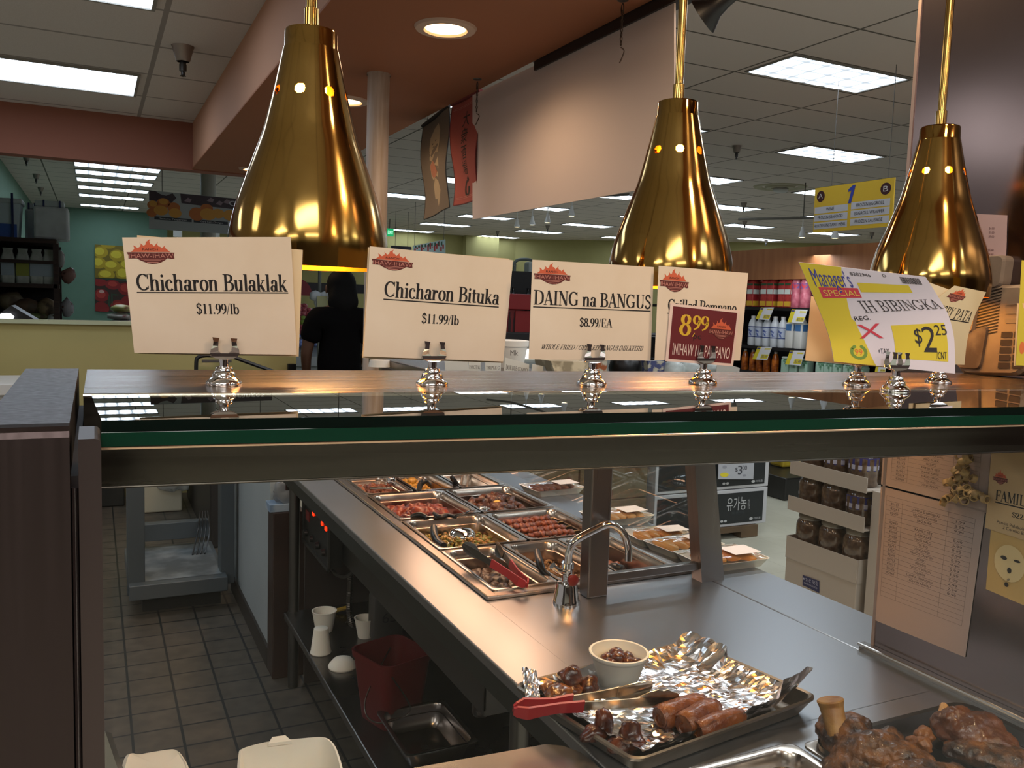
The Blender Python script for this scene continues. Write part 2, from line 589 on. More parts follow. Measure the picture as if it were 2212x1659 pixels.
# glyph: advance, strokes (points, weight a=by direction, k=thick, n=thin), serif bars (x, y, half width), dots
GL = {
    'C': (.80, [(_arc(.43, .5, .34, .47, 45, 315), 'a'), ([(.71, .70), (.71, .98)], 'n'), ([(.71, .28), (.71, .10)], 'n')], [], []),
    'G': (.88, [(_arc(.43, .5, .34, .47, 45, 310), 'a'), ([(.71, .70), (.71, .98)], 'n'), ([(.69, .06), (.69, .42)], 'k')], [(.66, .42, .15)], []),
    'O': (.86, [(_arc(.43, .5, .34, .47, 0, 360, 24), 'a')], [], []),
    'h': (.66, [([(.14, 0), (.14, 1)], 'k'), (_cur(_ARCH), 'a')], [(.14, .02, .13), (.49, .02, .13), (.08, .98, .09)], []),
    'n': (.66, [([(.14, 0), (.14, .66)], 'k'), (_cur(_ARCH), 'a')], [(.14, .02, .13), (.49, .02, .13), (.08, .64, .09)], []),
    'm': (.98, [([(.14, 0), (.14, .66)], 'k'), (_cur(_ARCH), 'a'), (_cur([(a + .34, b) for a, b in _ARCH]), 'a')], [(.14, .02, .12), (.49, .02, .12), (.83, .02, .12), (.08, .64, .09)], []),
    'i': (.32, [([(.15, 0), (.15, .66)], 'k')], [(.15, .02, .13), (.09, .64, .09)], [(.15, .88, .09)]),
    'l': (.32, [([(.15, 0), (.15, 1)], 'k')], [(.15, .02, .13), (.09, .98, .09)], []),
    'c': (.50, [(_arc(.28, .33, .21, .32, 60, 320), 'a')], [], [(.40, .52, .075)]),
    'e': (.52, [(_arc(.28, .33, .21, .32, 5, 320), 'a'), ([(.1, .36), (.48, .36)], 'n')], [], []),
    'a': (.56, [(_arc(.22, .18, .14, .16, 0, 360, 16), 'a'), (_cur([(.12, .52), (.18, .62), (.28, .65), (.38, .58), (.40, .46), (.40, .12), (.46, .03), (.54, .06)]), 'a')], [], [(.13, .50, .075)]),
    'r': (.48, [([(.14, 0), (.14, .66)], 'k'), (_cur([(.16, .44), (.22, .57), (.33, .63)]), 'a')], [(.14, .02, .13), (.08, .64, .09)], [(.36, .57, .085)]),
    'o': (.56, [(_arc(.28, .33, .21, .32, 0, 360, 18), 'a')], [], []),
    'b': (.60, [([(.13, 0.02), (.13, 1)], 'k'), (_arc(.33, .33, .20, .32, 0, 360, 18), 'a')], [(.08, .98, .09)], []),
    'p': (.60, [([(.13, -.28), (.13, .66)], 'k'), (_arc(.33, .33, .20, .32, 0, 360, 18), 'a')], [(.08, .64, .09), (.13, -.27, .13)], []),
    'd': (.60, [([(.46, 0.02), (.46, 1)], 'k'), (_arc(.27, .33, .20, .32, 0, 360, 18), 'a')], [(.40, .98, .09), (.5, .02, .09)], []),
    'u': (.64, [(_cur([(.13, .66), (.13, .24), (.19, .07), (.30, .03), (.42, .12), (.46, .24)]), 'a'), ([(.47, .66), (.47, 0)], 'k')], [(.08, .64, .09), (.41, .64, .09), (.52, .02, .09)], []),
    'k': (.63, [([(.14, 0), (.14, 1)], 'k'), ([(.2, .28), (.46, .62)], 'n'), ([(.27, .38), (.50, .03)], 'k')], [(.14, .02, .13), (.52, .02, .12), (.46, .64, .11), (.08, .98, .09)], []),
    't': (.40, [(_cur([(.17, .88), (.17, .16), (.24, .04), (.36, .08)]), 'a'), ([(.03, .63), (.35, .63)], 'n')], [], []),
    'g': (.56, [(_arc(.27, .42, .17, .23, 0, 360, 16), 'a'), (_arc(.27, -.1, .2, .15, 0, 360, 16), 'a'), ([(.4, .6), (.52, .62)], 'n')], [], []),
    'A': (.76, [([(.37, 1), (.09, .02)], 'n'), ([(.36, 1), (.64, .02)], 'k'), ([(.19, .32), (.54, .32)], 'n')], [(.10, .02, .12), (.64, .02, .15)], []),
    'B': (.74, [([(.19, 0), (.19, 1)], 'k'), (_cur([(.19, .97), (.4, .96), (.55, .87), (.56, .69), (.4, .54), (.22, .53)]), 'a'), (_cur([(.22, .53), (.44, .52), (.62, .41), (.62, .15), (.44, .03), (.19, .03)]), 'a')], [(.15, .02, .14), (.15, .98, .14)], []),
    'D': (.84, [([(.19, 0), (.19, 1)], 'k'), (_cur([(.19, .97), (.48, .95), (.70, .78), (.74, .5), (.70, .22), (.48, .05), (.19, .03)]), 'a')], [(.15, .02, .14), (.15, .98, .14)], []),
    'P': (.70, [([(.19, 0), (.19, 1)], 'k'), (_cur([(.19, .97), (.42, .96), (.59, .86), (.59, .6), (.42, .47), (.19, .46)]), 'a')], [(.19, .02, .17), (.15, .98, .14)], []),
    'R': (.80, [([(.19, 0), (.19, 1)], 'k'), (_cur([(.19, .97), (.42, .96), (.58, .87), (.58, .62), (.42, .5), (.19, .49)]), 'a'), ([(.42, .49), (.68, .02)], 'k')], [(.19, .02, .17), (.15, .98, .14), (.70, .02, .1)], []),
    'E': (.72, [([(.19, 0), (.19, 1)], 'k'), ([(.12, .97), (.62, .97)], 'n'), ([(.19, .52), (.5, .52)], 'n'), ([(.12, .03), (.65, .03)], 'n'), ([(.62, 1), (.62, .75)], 'n'), ([(.65, 0), (.65, .27)], 'n'), ([(.5, .4), (.5, .64)], 'n')], [], []),
    'F': (.66, [([(.19, 0), (.19, 1)], 'k'), ([(.12, .97), (.62, .97)], 'n'), ([(.19, .52), (.48, .52)], 'n'), ([(.62, 1), (.62, .75)], 'n'), ([(.48, .4), (.48, .64)], 'n')], [(.19, .02, .17)], []),
    'L': (.68, [([(.19, 0), (.19, 1)], 'k'), ([(.12, .03), (.62, .03)], 'n'), ([(.62, 0), (.62, .3)], 'n')], [(.19, .98, .17)], []),
    'H': (.86, [([(.19, 0), (.19, 1)], 'k'), ([(.66, 0), (.66, 1)], 'k'), ([(.19, .52), (.66, .52)], 'n')], [(.19, .02, .16), (.19, .98, .16), (.66, .02, .16), (.66, .98, .16)], []),
    'I': (.42, [([(.2, 0), (.2, 1)], 'k')], [(.2, .02, .17), (.2, .98, .17)], []),
    'K': (.84, [([(.19, 0), (.19, 1)], 'k'), ([(.26, .42), (.62, .96)], 'n'), ([(.34, .54), (.68, .03)], 'k')], [(.19, .02, .16), (.19, .98, .16), (.70, .02, .14), (.62, .98, .14)], []),
    'M': (1.0, [([(.15, 0), (.15, 1)], 'n'), ([(.17, 1), (.48, .04)], 'k'), ([(.48, .04), (.80, 1)], 'n'), ([(.82, 0), (.82, 1)], 'k')], [(.15, .02, .12), (.12, .98, .12), (.82, .02, .15), (.85, .98, .12)], []),
    'N': (.84, [([(.15, 0), (.15, 1)], 'n'), ([(.17, .97), (.67, .03)], 'k'), ([(.69, 0), (.69, 1)], 'n')], [(.15, .02, .12), (.12, .98, .12), (.69, .98, .12)], []),
    'S': (.62, [(_S, 'm')], [], []),
    'T': (.74, [([(.37, 0), (.37, 1)], 'k'), ([(.06, .97), (.68, .97)], 'n'), ([(.07, 1), (.07, .74)], 'n'), ([(.67, 1), (.67, .74)], 'n')], [(.37, .02, .17)], []),
    'U': (.84, [(_cur([(.19, 1), (.19, .3), (.27, .08), (.44, .03), (.60, .10), (.67, .3)]), 'a'), ([(.67, .3), (.67, 1)], 'n')], [(.19, .98, .16), (.67, .98, .12)], []),
    'W': (1.1, [([(.12, 1), (.34, .03)], 'k'), ([(.34, .03), (.52, .8)], 'n'), ([(.52, 1), (.74, .03)], 'k'), ([(.74, .03), (.95, 1)], 'n')], [(.12, .98, .13), (.52, .98, .13), (.95, .98, .1)], []),
    'Y': (.76, [([(.12, 1), (.38, .46)], 'k'), ([(.38, .46), (.63, 1)], 'n'), ([(.38, 0), (.38, .48)], 'k')], [(.12, .98, .14), (.63, .98, .1), (.38, .02, .16)], []),
    '$': (.60, [(_S, 'm'), ([(.3, -.1), (.3, 1.1)], 'n')], [], []),
    '0': (.56, [(_arc(.27, .5, .2, .47, 0, 360, 22), 'a')], [], []),
    '1': (.54, [([(.28, 0), (.28, .98)], 'k'), ([(.28, .95), (.12, .85)], 'n')], [(.28, .02, .15)], []),
    '2': (.56, [(_cur([(.09, .74), (.14, .9), (.27, .97), (.41, .9), (.44, .74), (.36, .5), (.09, .05)]), 'a'), ([(.08, .06), (.48, .06)], 'm')], [], []),
    '8': (.56, [(_arc(.28, .75, .16, .21, 0, 360, 18), 'a'), (_arc(.28, .27, .20, .25, 0, 360, 18), 'a')], [], []),
    '9': (.56, [(_arc(.27, .68, .19, .28, 0, 360, 18), 'a'), (_cur([(.46, .68), (.45, .42), (.35, .16), (.12, .0)]), 'a')], [], []),
    '.': (.26, [], [], [(.12, .08, .09)]),
    '/': (.34, [([(.02, -.05), (.30, 1.02)], 'n')], [], []),
    '(': (.36, [(_cur([(.28, 1.05), (.12, .75), (.12, .2), (.28, -.15)]), 'a')], [], []),
    ')': (.36, [(_cur([(.06, 1.05), (.22, .75), (.22, .2), (.06, -.15)]), 'a')], [], []),
    ' ': (.30, [], [], []),
}
_SER = {}


def serif(s, slim=1.0):
    """Old-style bold serif lettering drawn with a broad pen."""
    key = (s, slim)
    if key in _SER:
        return _SER[key]
    V, Fc = [], []
    x = 0
    for ch in s:
        adv, strokes, bars, dots = GL[ch]
        for pts, wt in strokes:
            n = len(pts)
            o = len(V)
            for i, (a, b) in enumerate(pts):
                p, q = pts[max(i - 1, 0)], pts[min(i + 1, n - 1)]
                dx, dy = q[0] - p[0], q[1] - p[1]
                L = math.hypot(dx, dy) or 1
                dx, dy = dx / L, dy / L
                if wt == 'a':
                    w = TN + (TK * slim - TN) * abs(dy) ** 1.3
                else:
                    w = {'k': TK * slim, 'n': TN * 1.2, 'm': TK * 0.75 * slim}[wt]
                V.append((x + a - dy * w / 2, b + dx * w / 2))
                V.append((x + a + dy * w / 2, b - dx * w / 2))
            Fc += [(o + 2 * i, o + 2 * i + 1, o + 2 * i + 3, o + 2 * i + 2) for i in range(n - 1)]
        for bx, by, hw in bars:
            o = len(V)
            V += [(x + bx - hw, by - TN / 2), (x + bx + hw, by - TN / 2), (x + bx + hw, by + TN / 2), (x + bx - hw, by + TN / 2)]
            Fc.append((o, o + 1, o + 2, o + 3))
        for dx, dy, r in dots:
            o = len(V)
            V += [(x + dx + r * cos(2 * pi * k / 10), dy + r * sin(2 * pi * k / 10)) for k in range(10)]
            Fc.append(tuple(range(o, o + 10)))
        x += adv
    x0 = min(v[0] for v in V)
    x1 = max(v[0] for v in V)
    V = [(a - x0, b) for a, b in V]
    _SER[key] = (V, Fc, x1 - x0, 1.0)
    return _SER[key]


def ink(mb, fn, data, u0, u1, v0, v1, shear=0.0, off=0.00015, slope=0.0):
    """Print lettering between u0..u1 (fitted) and v0 (baseline)..v1 (cap line) on a surface fn(u,v,off)."""
    V, Fc, w, h = data
    if not V:
        return
    out = []
    for a, b in V:
        k = b / h
        out.append(fn(u0 + (a / w) * (u1 - u0) + shear * k * (v1 - v0), v0 + k * (v1 - v0) + slope * (a / w), off))
    # front and back of each letter face the same way as the sheet
    mb.add(out, Fc)


def rect(mb, fn, u0, v0, u1, v1, off=0.0001, n=10, nv=1):
    mb.grid(lambda a, b: fn(u0 + (u1 - u0) * a, v0 + (v1 - v0) * b, off), n, nv)


def poly(mb, fn, pts, off=0.0001):
    mb.flat(pts, lambda a, b: fn(a, b, off))


def disc(mb, fn, cu, cv, ru, rv, off=0.0001, n=20, a0=0, a1=360):
    poly(mb, fn, [(cu + ru * cos(radians(a0 + (a1 - a0) * k / n)), cv + rv * sin(radians(a0 + (a1 - a0) * k / n))) for k in range(n if a1 - a0 >= 360 else n + 1)], off)


def quad_fn(bl, br, tr, tl, bend=0.0):
    """Surface map over a four-cornered card; bend bows it towards the viewer."""
    bl, br, tr, tl = map(Vector, (bl, br, tr, tl))
    nrm = ((br - bl).cross(tl - bl)).normalized()

    def fn(u, v, off=0.0):
        p = bl * (1 - u) * (1 - v) + br * u * (1 - v) + tr * u * v + tl * (1 - u) * v
        return p + nrm * (off + bend * 4 * u * (1 - u))
    return fn


FLAME = [(255, 820), (390, 690), (385, 600), (350, 530), (430, 565), (520, 660), (620, 570), (645, 490), (600, 410), (680, 480), (745, 550), (820, 500), (850, 380), (1010, 260), (975, 370), (1010, 480), (1060, 460), (1140, 580), (1200, 500), (1295, 395), (1268, 500), (1310, 580), (1370, 590), (1430, 660), (1490, 600), (1558, 532), (1540, 610), (1600, 690), (1740, 830)]


def fire_logo(root, fn, u0, u1, v0, v1, on_red=False, parts=True):
    """Flames over a ribbon over a half-round, as on the counter cards."""
    U = lambda x: u0 + (x - 90) / 1810 * (u1 - u0)
    V = lambda y: v1 - (y - 260) / 1080 * (v1 - v0)
    T = lambda L: [(U(a), V(b)) for a, b in L]
    fl, rb, lt, tx = MB(), MB(), MB(), MB()
    poly(fl, fn, T(FLAME), 0.00008)
    poly(rb, fn, T([(90, 830), (1900, 850), (1860, 980), (1880, 1110), (1770, 1130), (1640, 1100), (140, 1105), (150, 960)]), 0.00024)
    poly(rb, fn, T([(450, 1100), (1600, 1100), (1500, 1190), (1350, 1280), (1180, 1330), (1020, 1345), (860, 1320), (700, 1250), (560, 1180)]), 0.00016)
    for a, b, y in ((600, 1480, 1130), (700, 1350, 1185)):
        poly(lt, fn, T([(a, y), (b, y), (b, y + 22), (a, y + 22)]), 0.0003)
    poly(lt, fn, T([(810, 1260), (1260, 1260), (1240, 1295), (830, 1295)]), 0.0003)
    ink(lt, fn, sans('IHAW-IHAW'), U(160), U(1850), V(1080), V(890), off=0.0004)
    ink(tx, fn, sans('RANCH'), U(690), U(1270), V(750), V(655), off=0.0003)
    fl.build('logo_flames', mat('logo_orange', '#c4593a' if not on_red else '#d0602c', 0.8), root)
    rb.build('logo_ribbon', mat('logo_maroon', '#5a1f1c', 0.8), root)
    lt.build('logo_lettering', mat('logo_salmon', '#b5766a', 0.8), root)
    tx.build('logo_small_lettering', mat('ink_black', '#1a1414', 0.8), root)
# ------------------------------------------------------------------ the setting
def steel(name, col='#8d8a86', rough=0.26, brush=((3, 3, 160), 0.09)):
    return mat(name, col, rough, 1.0, brush=brush)


STEEL = mat('steel', '#9a9896', 0.27, 1.0)
STEEL_V = mat('steel_upright', '#8f8784', 0.34, 1.0, brush=((160, 160, 2), 0.06))
STEEL_DK = mat('steel_dark', '#5c5a58', 0.4, 1.0)
CHROME = mat('chrome', '#d8d6d6', 0.06, 1.0)
BLACK = mat('black_plastic', '#0d0c0c', 0.35)
WHITE = mat('white_plastic', '#d9d8d4', 0.45)
FOAM = mat('foam_white', '#ece4d6', 0.7, sss=0.2)
PAPER = mat('cream_card', '#ddcab6', 0.85, vary=(9, '#d2bca4', 0.35, 0.7))
PAPER2 = mat('buff_card', '#dcc29c', 0.85)
INK = mat('ink', '#171112', 0.8)

fl = MB()
fl.box(-7, -7, -0.06, 24, 27, -0.003)
struct(fl, 'floor', gridmat('shop_floor', '#cac8b8', '#bbb9a8', '#aaa898', 0.305, 0.305, 0.0, 0.0, 0.003, 0.35, 3))
fk = MB()
fk.box(-1.6, 1.2, -0.002, 1.30, 6.75, 0.0)
struct(fk, 'floor', gridmat('kitchen_floor', '#5a5249', '#47413a', '#14191b', 0.1555, 0.1465, 0.0965, 0.114, 0.009, 0.45, 14))

ceil_mat = gridmat('ceiling_tile', '#dfd3cc', '#c7bbb3', '#6d665f', 1.4, 0.6625, 4.87, 5.235, 0.022, 0.9, 330, 0.1)
ce = MB()
ce.box(1.47, -7, 3.5, 24, 27, 3.6)
ce.box(-7, 6.9, 3.5, 1.47, 27, 3.6)
struct(ce, 'ceiling', ceil_mat)
rc = MB()
rc.box(-7, -7, 2.72, 0.66, 6.75, 2.80)
struct(rc, 'ceiling', gridmat('ceiling_tile_low', '#dbd6d4', '#cfc9c6', '#9d9896', 1.22, 0.62, 0.29, 4.16, 0.024, 0.9, 330, 0.1))

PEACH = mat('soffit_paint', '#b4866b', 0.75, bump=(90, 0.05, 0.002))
PEACH_SHADE = mat('soffit_paint_shade', '#996143', 0.75, bump=(90, 0.05, 0.002))  # the peach paint again, darkened for the shade on the underside
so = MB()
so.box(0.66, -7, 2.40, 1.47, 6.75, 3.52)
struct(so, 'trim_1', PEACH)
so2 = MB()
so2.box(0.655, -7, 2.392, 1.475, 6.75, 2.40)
struct(so2, 'trim_2', PEACH_SHADE)
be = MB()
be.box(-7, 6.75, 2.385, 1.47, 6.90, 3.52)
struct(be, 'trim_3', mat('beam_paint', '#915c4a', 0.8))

GREEN = mat('green_wall', '#6f8f7e', 0.8, vary=(2, '#6a8978', 0.3, 0.7))
OLIVE = mat('olive_wall', '#aca46c', 0.8, vary=(2, '#a59d66', 0.3, 0.7))
w1 = MB()
w1.box(-1.45, 6.9, 0, -1.30, 24.3, 3.5)
struct(w1, 'wall_left', GREEN)
w2 = MB()
w2.box(-1.45, 24.3, 0, 1.75, 24.5, 3.5)
struct(w2, 'wall_far', GREEN)
w3 = MB()
w3.box(1.75, 24.6, 0, 12.1, 24.8, 3.5)
w3.box(10.2, 24.35, 0, 11.3, 24.6, 3.5)
struct(w3, 'wall_back', OLIVE)
w4 = MB()
w4.hexa([(12.0, 24.6, 0), (24, 14.0, 0), (24.2, 14.2, 0), (12.2, 24.8, 0)], [(12.0, 24.6, 3.5), (24, 14.0, 3.5), (24.2, 14.2, 3.5), (12.2, 24.8, 3.5)])
struct(w4, 'wall_right', OLIVE)
w5 = MB()
w5.box(-7, -7.2, 0, 24, -7.0, 3.5)
struct(w5, 'wall_front', mat('front_wall', '#4c3a33', 0.8))
hw = MB()
hw.box(-7, 6.75, 0, 1.42, 6.87, 1.25)
struct(hw, 'wall_low', mat('low_wall_paint', '#b7aa70', 0.75, vary=(1.5, '#b0a36a', 0.3, 0.7)))
hc = MB()
hc.box(-7, 6.72, 1.25, 1.44, 6.90, 1.275)
struct(hc, 'trim_4', mat('low_wall_cap', '#b9bd9c', 0.6))

# pole that carries the soffit
po = MB()
po.lathe([(0.044, 0.0), (0.044, 2.4)], (1.035, 3.42, 0), 24)
po.lathe([(0.047, 2.385), (0.047, 2.4)], (1.035, 3.42, 0), 24)
po.build('support_pole', mat('pole_paint', '#b3a59c', 0.5, vary=(6, '#a08d7c', 0.4, 0.65, (8, 8, 0.6))), None, 'pale round post rising to the terracotta soffit', 'post')

# ------------------------------------------------------------------ ceiling lights
LENS = lens_mat('prismatic_lens', 6.5, (pi / 0.2167, pi / 0.19))
LENS2 = lens_mat('white_lens', 9.0, (1e-4, 1e-4))
LENS2.node_tree.nodes['Principled BSDF'].inputs['Emission Strength'].default_value = 3.6
for l in list(LENS2.node_tree.links):
    if l.to_socket.name == 'Emission Strength':
        LENS2.node_tree.links.remove(l)
TRIMW = mat('light_frame', '#8d8a84', 0.6)


def make_troffer(name, lx, ly, lensm):
    r = thing(name, 'x', 'ceiling light', (0, 0, 0))
    fr = MB()
    t = 0.016
    for a in ((-lx / 2, -ly / 2, lx / 2, -ly / 2 + t), (-lx / 2, ly / 2 - t, lx / 2, ly / 2), (-lx / 2, -ly / 2 + t, -lx / 2 + t, ly / 2 - t), (lx / 2 - t, -ly / 2 + t, lx / 2, ly / 2 - t)):
        fr.box(a[0], a[1], -0.014, a[2], a[3], 0.0)
    fr.build('frame', TRIMW, r)
    le = MB()
    le.box(-lx / 2 + t, -ly / 2 + t, -0.008, lx / 2 - t, ly / 2 - t, -0.003)
    le.build('lens', lensm, r)
    return r


tro = make_troffer('ceiling_light', 1.30, 0.58, LENS)
ORD = ['first', 'second', 'third', 'fourth', 'fifth', 'sixth', 'seventh', 'eighth', 'ninth']
first = True
rows = {}
for m_ in range(-1, 8):
    for k_ in range(-1, 6):
        cx, cy = 4.93 + 0.65 + 2.8 * k_, 5.26 + 0.29 + 2.65 * m_
        if cx < 1.9 or cy > 24.2 or (cx > 11.5 and cy > 24.6 - (cx - 12.0) * 0.88 - 0.4):
            continue
        px, py, dd = to_px((cx, cy, 3.5))
        if not (830 < px < 2010 and 60 < py < 640):
            continue
        rows.setdefault(m_, []).append((px, cx, cy))
for m_, L in sorted(rows.items()):
    for i, (px, cx, cy) in enumerate(sorted(L)):
        lab = 'fluorescent ceiling light, %s from the left in the %s row back over the aisles' % (ORD[i], ORD[m_ + 1])
        if m_ == 0 and len(L) == 1 or (m_ == 0 and abs(cx - 5.58) < 0.1):
            lab = 'largest fluorescent ceiling light, with gridded lens, beside the steel column'
        o = tro if first else dup(tro, (cx, cy, 3.5), group='fluorescent lights over the aisles')
        o.location = (cx, cy, 3.5)
        o['label'] = lab
        o['group'] = 'fluorescent lights over the aisles'
        first = False
# dense bank above the produce corner
bank = [15.42, 16.42, 17.55, 18.9, 20.5, 22.9]
for i, cy in enumerate(bank):
    o = dup(tro, (0.385, cy + 0.29, 3.5), '%s of the bank of strip lights over the green-walled corner' % (['nearest', 'second', 'third', 'fourth', 'fifth', 'farthest'][i]) , group='bank of lights in the green corner')
o = dup(tro, (3.9, 16.2, 3.5), 'fluorescent ceiling light just left of the big brass lamp, above fruit banner', group='bank of lights in the green corner')
# two white panels in the low ceiling at the left
pan0 = make_troffer('ceiling_panel', 1.20, 0.60, LENS2)
pan0.location = (-0.345, 5.73, 2.72)
pan0['label'] = 'bright white ceiling panel in the low grey ceiling, the whole one'
pan0['category'] = 'ceiling light'
pan1 = dup(pan0, (-0.345, 3.87, 2.72), 'bright white ceiling panel cut by the top edge of the photo')
for xx, yy, pw in ((-2.78, 3.87, 9), (-2.78, 1.4, 9), (-0.345, -0.9, 20), (-2.4, -0.9, 20), (-0.345, -2.7, 20), (-2.4, -2.7, 16)):
    lamp('low_ceiling_fluorescent', 'AREA', (xx, yy, 2.70), pw, (0.98, 0.95, 0.92), (1.2, 0.58))

# recessed cans in the soffit
CAN = mat('can_lens', '#ffffff', 0.5, emit='#ffc98a', es=9.0)


def make_can():
    r = thing('recessed_light', 'x', 'ceiling light', (0, 0, 0), 'recessed cans in the soffit')
    t = MB()
    t.lathe([(0.066, -0.001), (0.072, -0.010), (0.098, -0.008), (0.103, 0.0)], (0, 0, 0), 40)
    t.build('trim_ring', mat('can_ring', '#c6ab9a', 0.5), r)
    d = MB()
    d.lathe([(0.0, -0.003), (0.067, -0.003)], (0, 0, 0), 32)
    d.build('lens', CAN, r)
    return r


can = make_can()
for i, (cx, cy, lab) in enumerate([(1.05, 2.73, 'round recessed light, the largest, in the terracotta soffit above the counter'), (1.045, 3.95, 'round recessed light partly behind the big brass lamp, beside the pale post'), (1.04, 6.45, 'small round recessed light at the far end of the soffit')]):
    o = can if i == 0 else dup(can)
    o.location = (cx, cy, 2.392)
    o['label'] = lab
    lamp('can_or_streak_light', 'SPOT', (cx, cy, 2.37), 12, (1.0, 0.68, 0.40), aim=(cx, cy, 0), spot=radians(160), rad=0.06)
for yy in (1.5, 0.3, -0.9):  # unseen lights added under the soffit to streak the brass lamps
    lamp('can_or_streak_light', 'AREA', (1.05, yy, 2.385), 5.5, (1.0, 0.70, 0.42), (0.12, 0.12))

# sprinkler heads
spk = thing('sprinkler_head', 'x', 'sprinkler', (0, 0, 0), 'sprinkler heads')
t = MB()
t.lathe([(0.055, 0), (0.05, -0.012), (0.034, -0.07), (0.030, -0.075)], (0, 0, 0), 20)
t.build('escutcheon', mat('sprinkler_cup', '#8a8079', 0.4, 0.6), spk)
t = MB()
t.lathe([(0.012, -0.07), (0.018, -0.09), (0.018, -0.12), (0.010, -0.125), (0.010, -0.14), (0.016, -0.145), (0.0, -0.15)], (0, 0, 0), 12)
t.build('nozzle', STEEL_DK, spk)
q = P(395, 100, z=2.72)
spk.location = q
spk['label'] = 'sprinkler head in the low grey ceiling between white panel and soffit'
for px, py, lab in [(57, 335, 'sprinkler head over the green corner, nearest the beam'), (78, 376, 'sprinkler head over the green corner, middle one of three'), (88, 405, 'sprinkler head over the green corner, farthest one'), (1592, 315, 'sprinkler head beside the second gridded ceiling light'), (1607, 438, 'sprinkler head over a strip light right of the middle brass lamp'), (1183, 487, 'sprinkler head over the back aisles below the white board'), (1075, 499, 'sprinkler head before the olive back wall'), (1609, 478, 'sprinkler head just right of the middle brass lamp, lower one'), (1884, 502, 'sprinkler head left of the right brass lamp'), (1655, 518, 'sprinkler head above the wooden cabinet front')]:
    dup(spk, P(px, py, z=3.5), lab, scale=1.1)

# open vent with a torn tile near the aisle sign
v = thing('ceiling_vent', 'round ceiling diffuser with white cone left of the yellow aisle sign', 'vent', P(1685, 403, z=3.5))
t = MB()
c = v.location
t.lathe([(0.42, 0), (0.40, -0.02), (0.30, -0.015), (0.28, 0.0)], c, 32)
t.lathe([(0.24, -0.001), (0.22, -0.03), (0.14, -0.03), (0.12, 0)], c, 32)
t.build('ring', mat('vent_cream', '#a39d84', 0.6), v)
t = MB()
t.blob(c + Vector((0.02, 0, -0.05)), (0.13, 0.1, 0.05), 3, 0.2)
t.build('cone', mat('vent_white', '#c9c9c6', 0.6), v)
# ------------------------------------------------------------------ near display case (sneeze guard)
ZS, ZC = 1.407, 0.86
GO = Vector((-0.015, 0.851, 0))
GU = Vector((cos(radians(5.7)), -sin(radians(5.7)), 0))
GV = Vector((sin(radians(5.7)), cos(radians(5.7)), 0))
GZ = Vector((0, 0, 1))
G = lambda u, v, z: GO + GU * u + GV * v + GZ * z
uX = lambda v, X=1.328: (X + 0.015 - GV.x * v) / GU.x

guard = thing('display_case', 'stainless and glass display case front with a steel top shelf', 'display case', (0.6, 0.75, 0.0))
SHELF = mat('shelf_steel', '#8c8077', 0.24, 0.92, brush=((3, 60, 3), 0.05))
sh = MB()
v0, v1 = 0.0, 0.255
sh.hexa([G(0.006, v0, 1.3215), G(uX(v0), v0, 1.3215), G(uX(v1), v1, 1.3215), G(-0.018, v1, 1.3215)], [G(0.006, v0, ZS), G(uX(v0), v0, ZS), G(uX(v1), v1, ZS), G(-0.018, v1, ZS)])
sh.build('top_shelf', SHELF, guard)
fr_ = MB()
fr_.hexa([G(0.006, -0.0015, 1.3205), G(uX(0), -0.0015, 1.3205), G(uX(0), 0.0, 1.3205), G(0.006, 0.0, 1.3205)], [G(0.006, -0.0015, ZS - 0.003), G(uX(0), -0.0015, ZS - 0.003), G(uX(0), 0.0, ZS - 0.003), G(0.006, 0.0, ZS - 0.003)])
fr_.build('front_rail', mat('rail_steel', '#6a645c', 0.24, 1.0, brush=((3, 3, 120), 0.05)), guard)
# rolled edges of the shelf
ed = MB()
ed.tube([G(0.006, -0.001, ZS - 0.002), G(uX(0), -0.001, ZS - 0.002)], 0.0022, 8)
ed.build('shelf_edge', mat('edge_steel', '#c2b4a8', 0.18, 1.0), guard)
ed = MB()
ed.tube([G(0.006, -0.0015, 1.3212), G(uX(0), -0.0015, 1.3212)], 0.0012, 8)
ed.build('lower_edge', mat('lower_edge_steel', '#4a443f', 0.3, 1.0), guard)
# glass top
TG = thin_glass('case_glass', (0.88, 0.94, 0.91), 0.004, 1.5)
gt = MB()
gv = -0.176
gt.hexa([G(0.0368, gv, ZS - 0.010), G(uX(gv), gv, ZS - 0.010), G(uX(-0.002), -0.002, ZS - 0.010), G(0.012, -0.002, ZS - 0.010)], [G(0.0368, gv, ZS), G(uX(gv), gv, ZS), G(uX(-0.002), -0.002, ZS), G(0.012, -0.002, ZS)])
gt.f = [f for f in gt.f[1:2]]
gt.sm = [False]
gt.build('glass_top', TG, guard)
# polished front edge of the two panes
ge = MB()
ge.hexa([G(0.0368, gv - 0.002, 1.3985), G(uX(gv), gv - 0.002, 1.3985), G(uX(gv), gv, 1.3985), G(0.0368, gv, 1.3985)], [G(0.0368, gv - 0.001, ZS), G(uX(gv), gv - 0.001, ZS), G(uX(gv), gv, ZS), G(0.0368, gv, ZS)])
ge.build('glass_edge', mat('glass_edge_dark', '#07120f', 0.05, spec=0.8), guard, 'near-black upper edge of the glass top')
ge = MB()
ge.hexa([G(0.0368, gv - 0.004, 1.3885), G(uX(gv), gv - 0.004, 1.3885), G(uX(gv), gv, 1.3885), G(0.0368, gv, 1.3885)], [G(0.0368, gv - 0.004, 1.3985), G(uX(gv), gv - 0.004, 1.3985), G(uX(gv), gv, 1.3985), G(0.0368, gv, 1.3985)])
ge.build('glass_edge', mat('glass_edge_green', '#0a3022', 0.08, spec=0.8), guard, 'green lower edge of the glass')
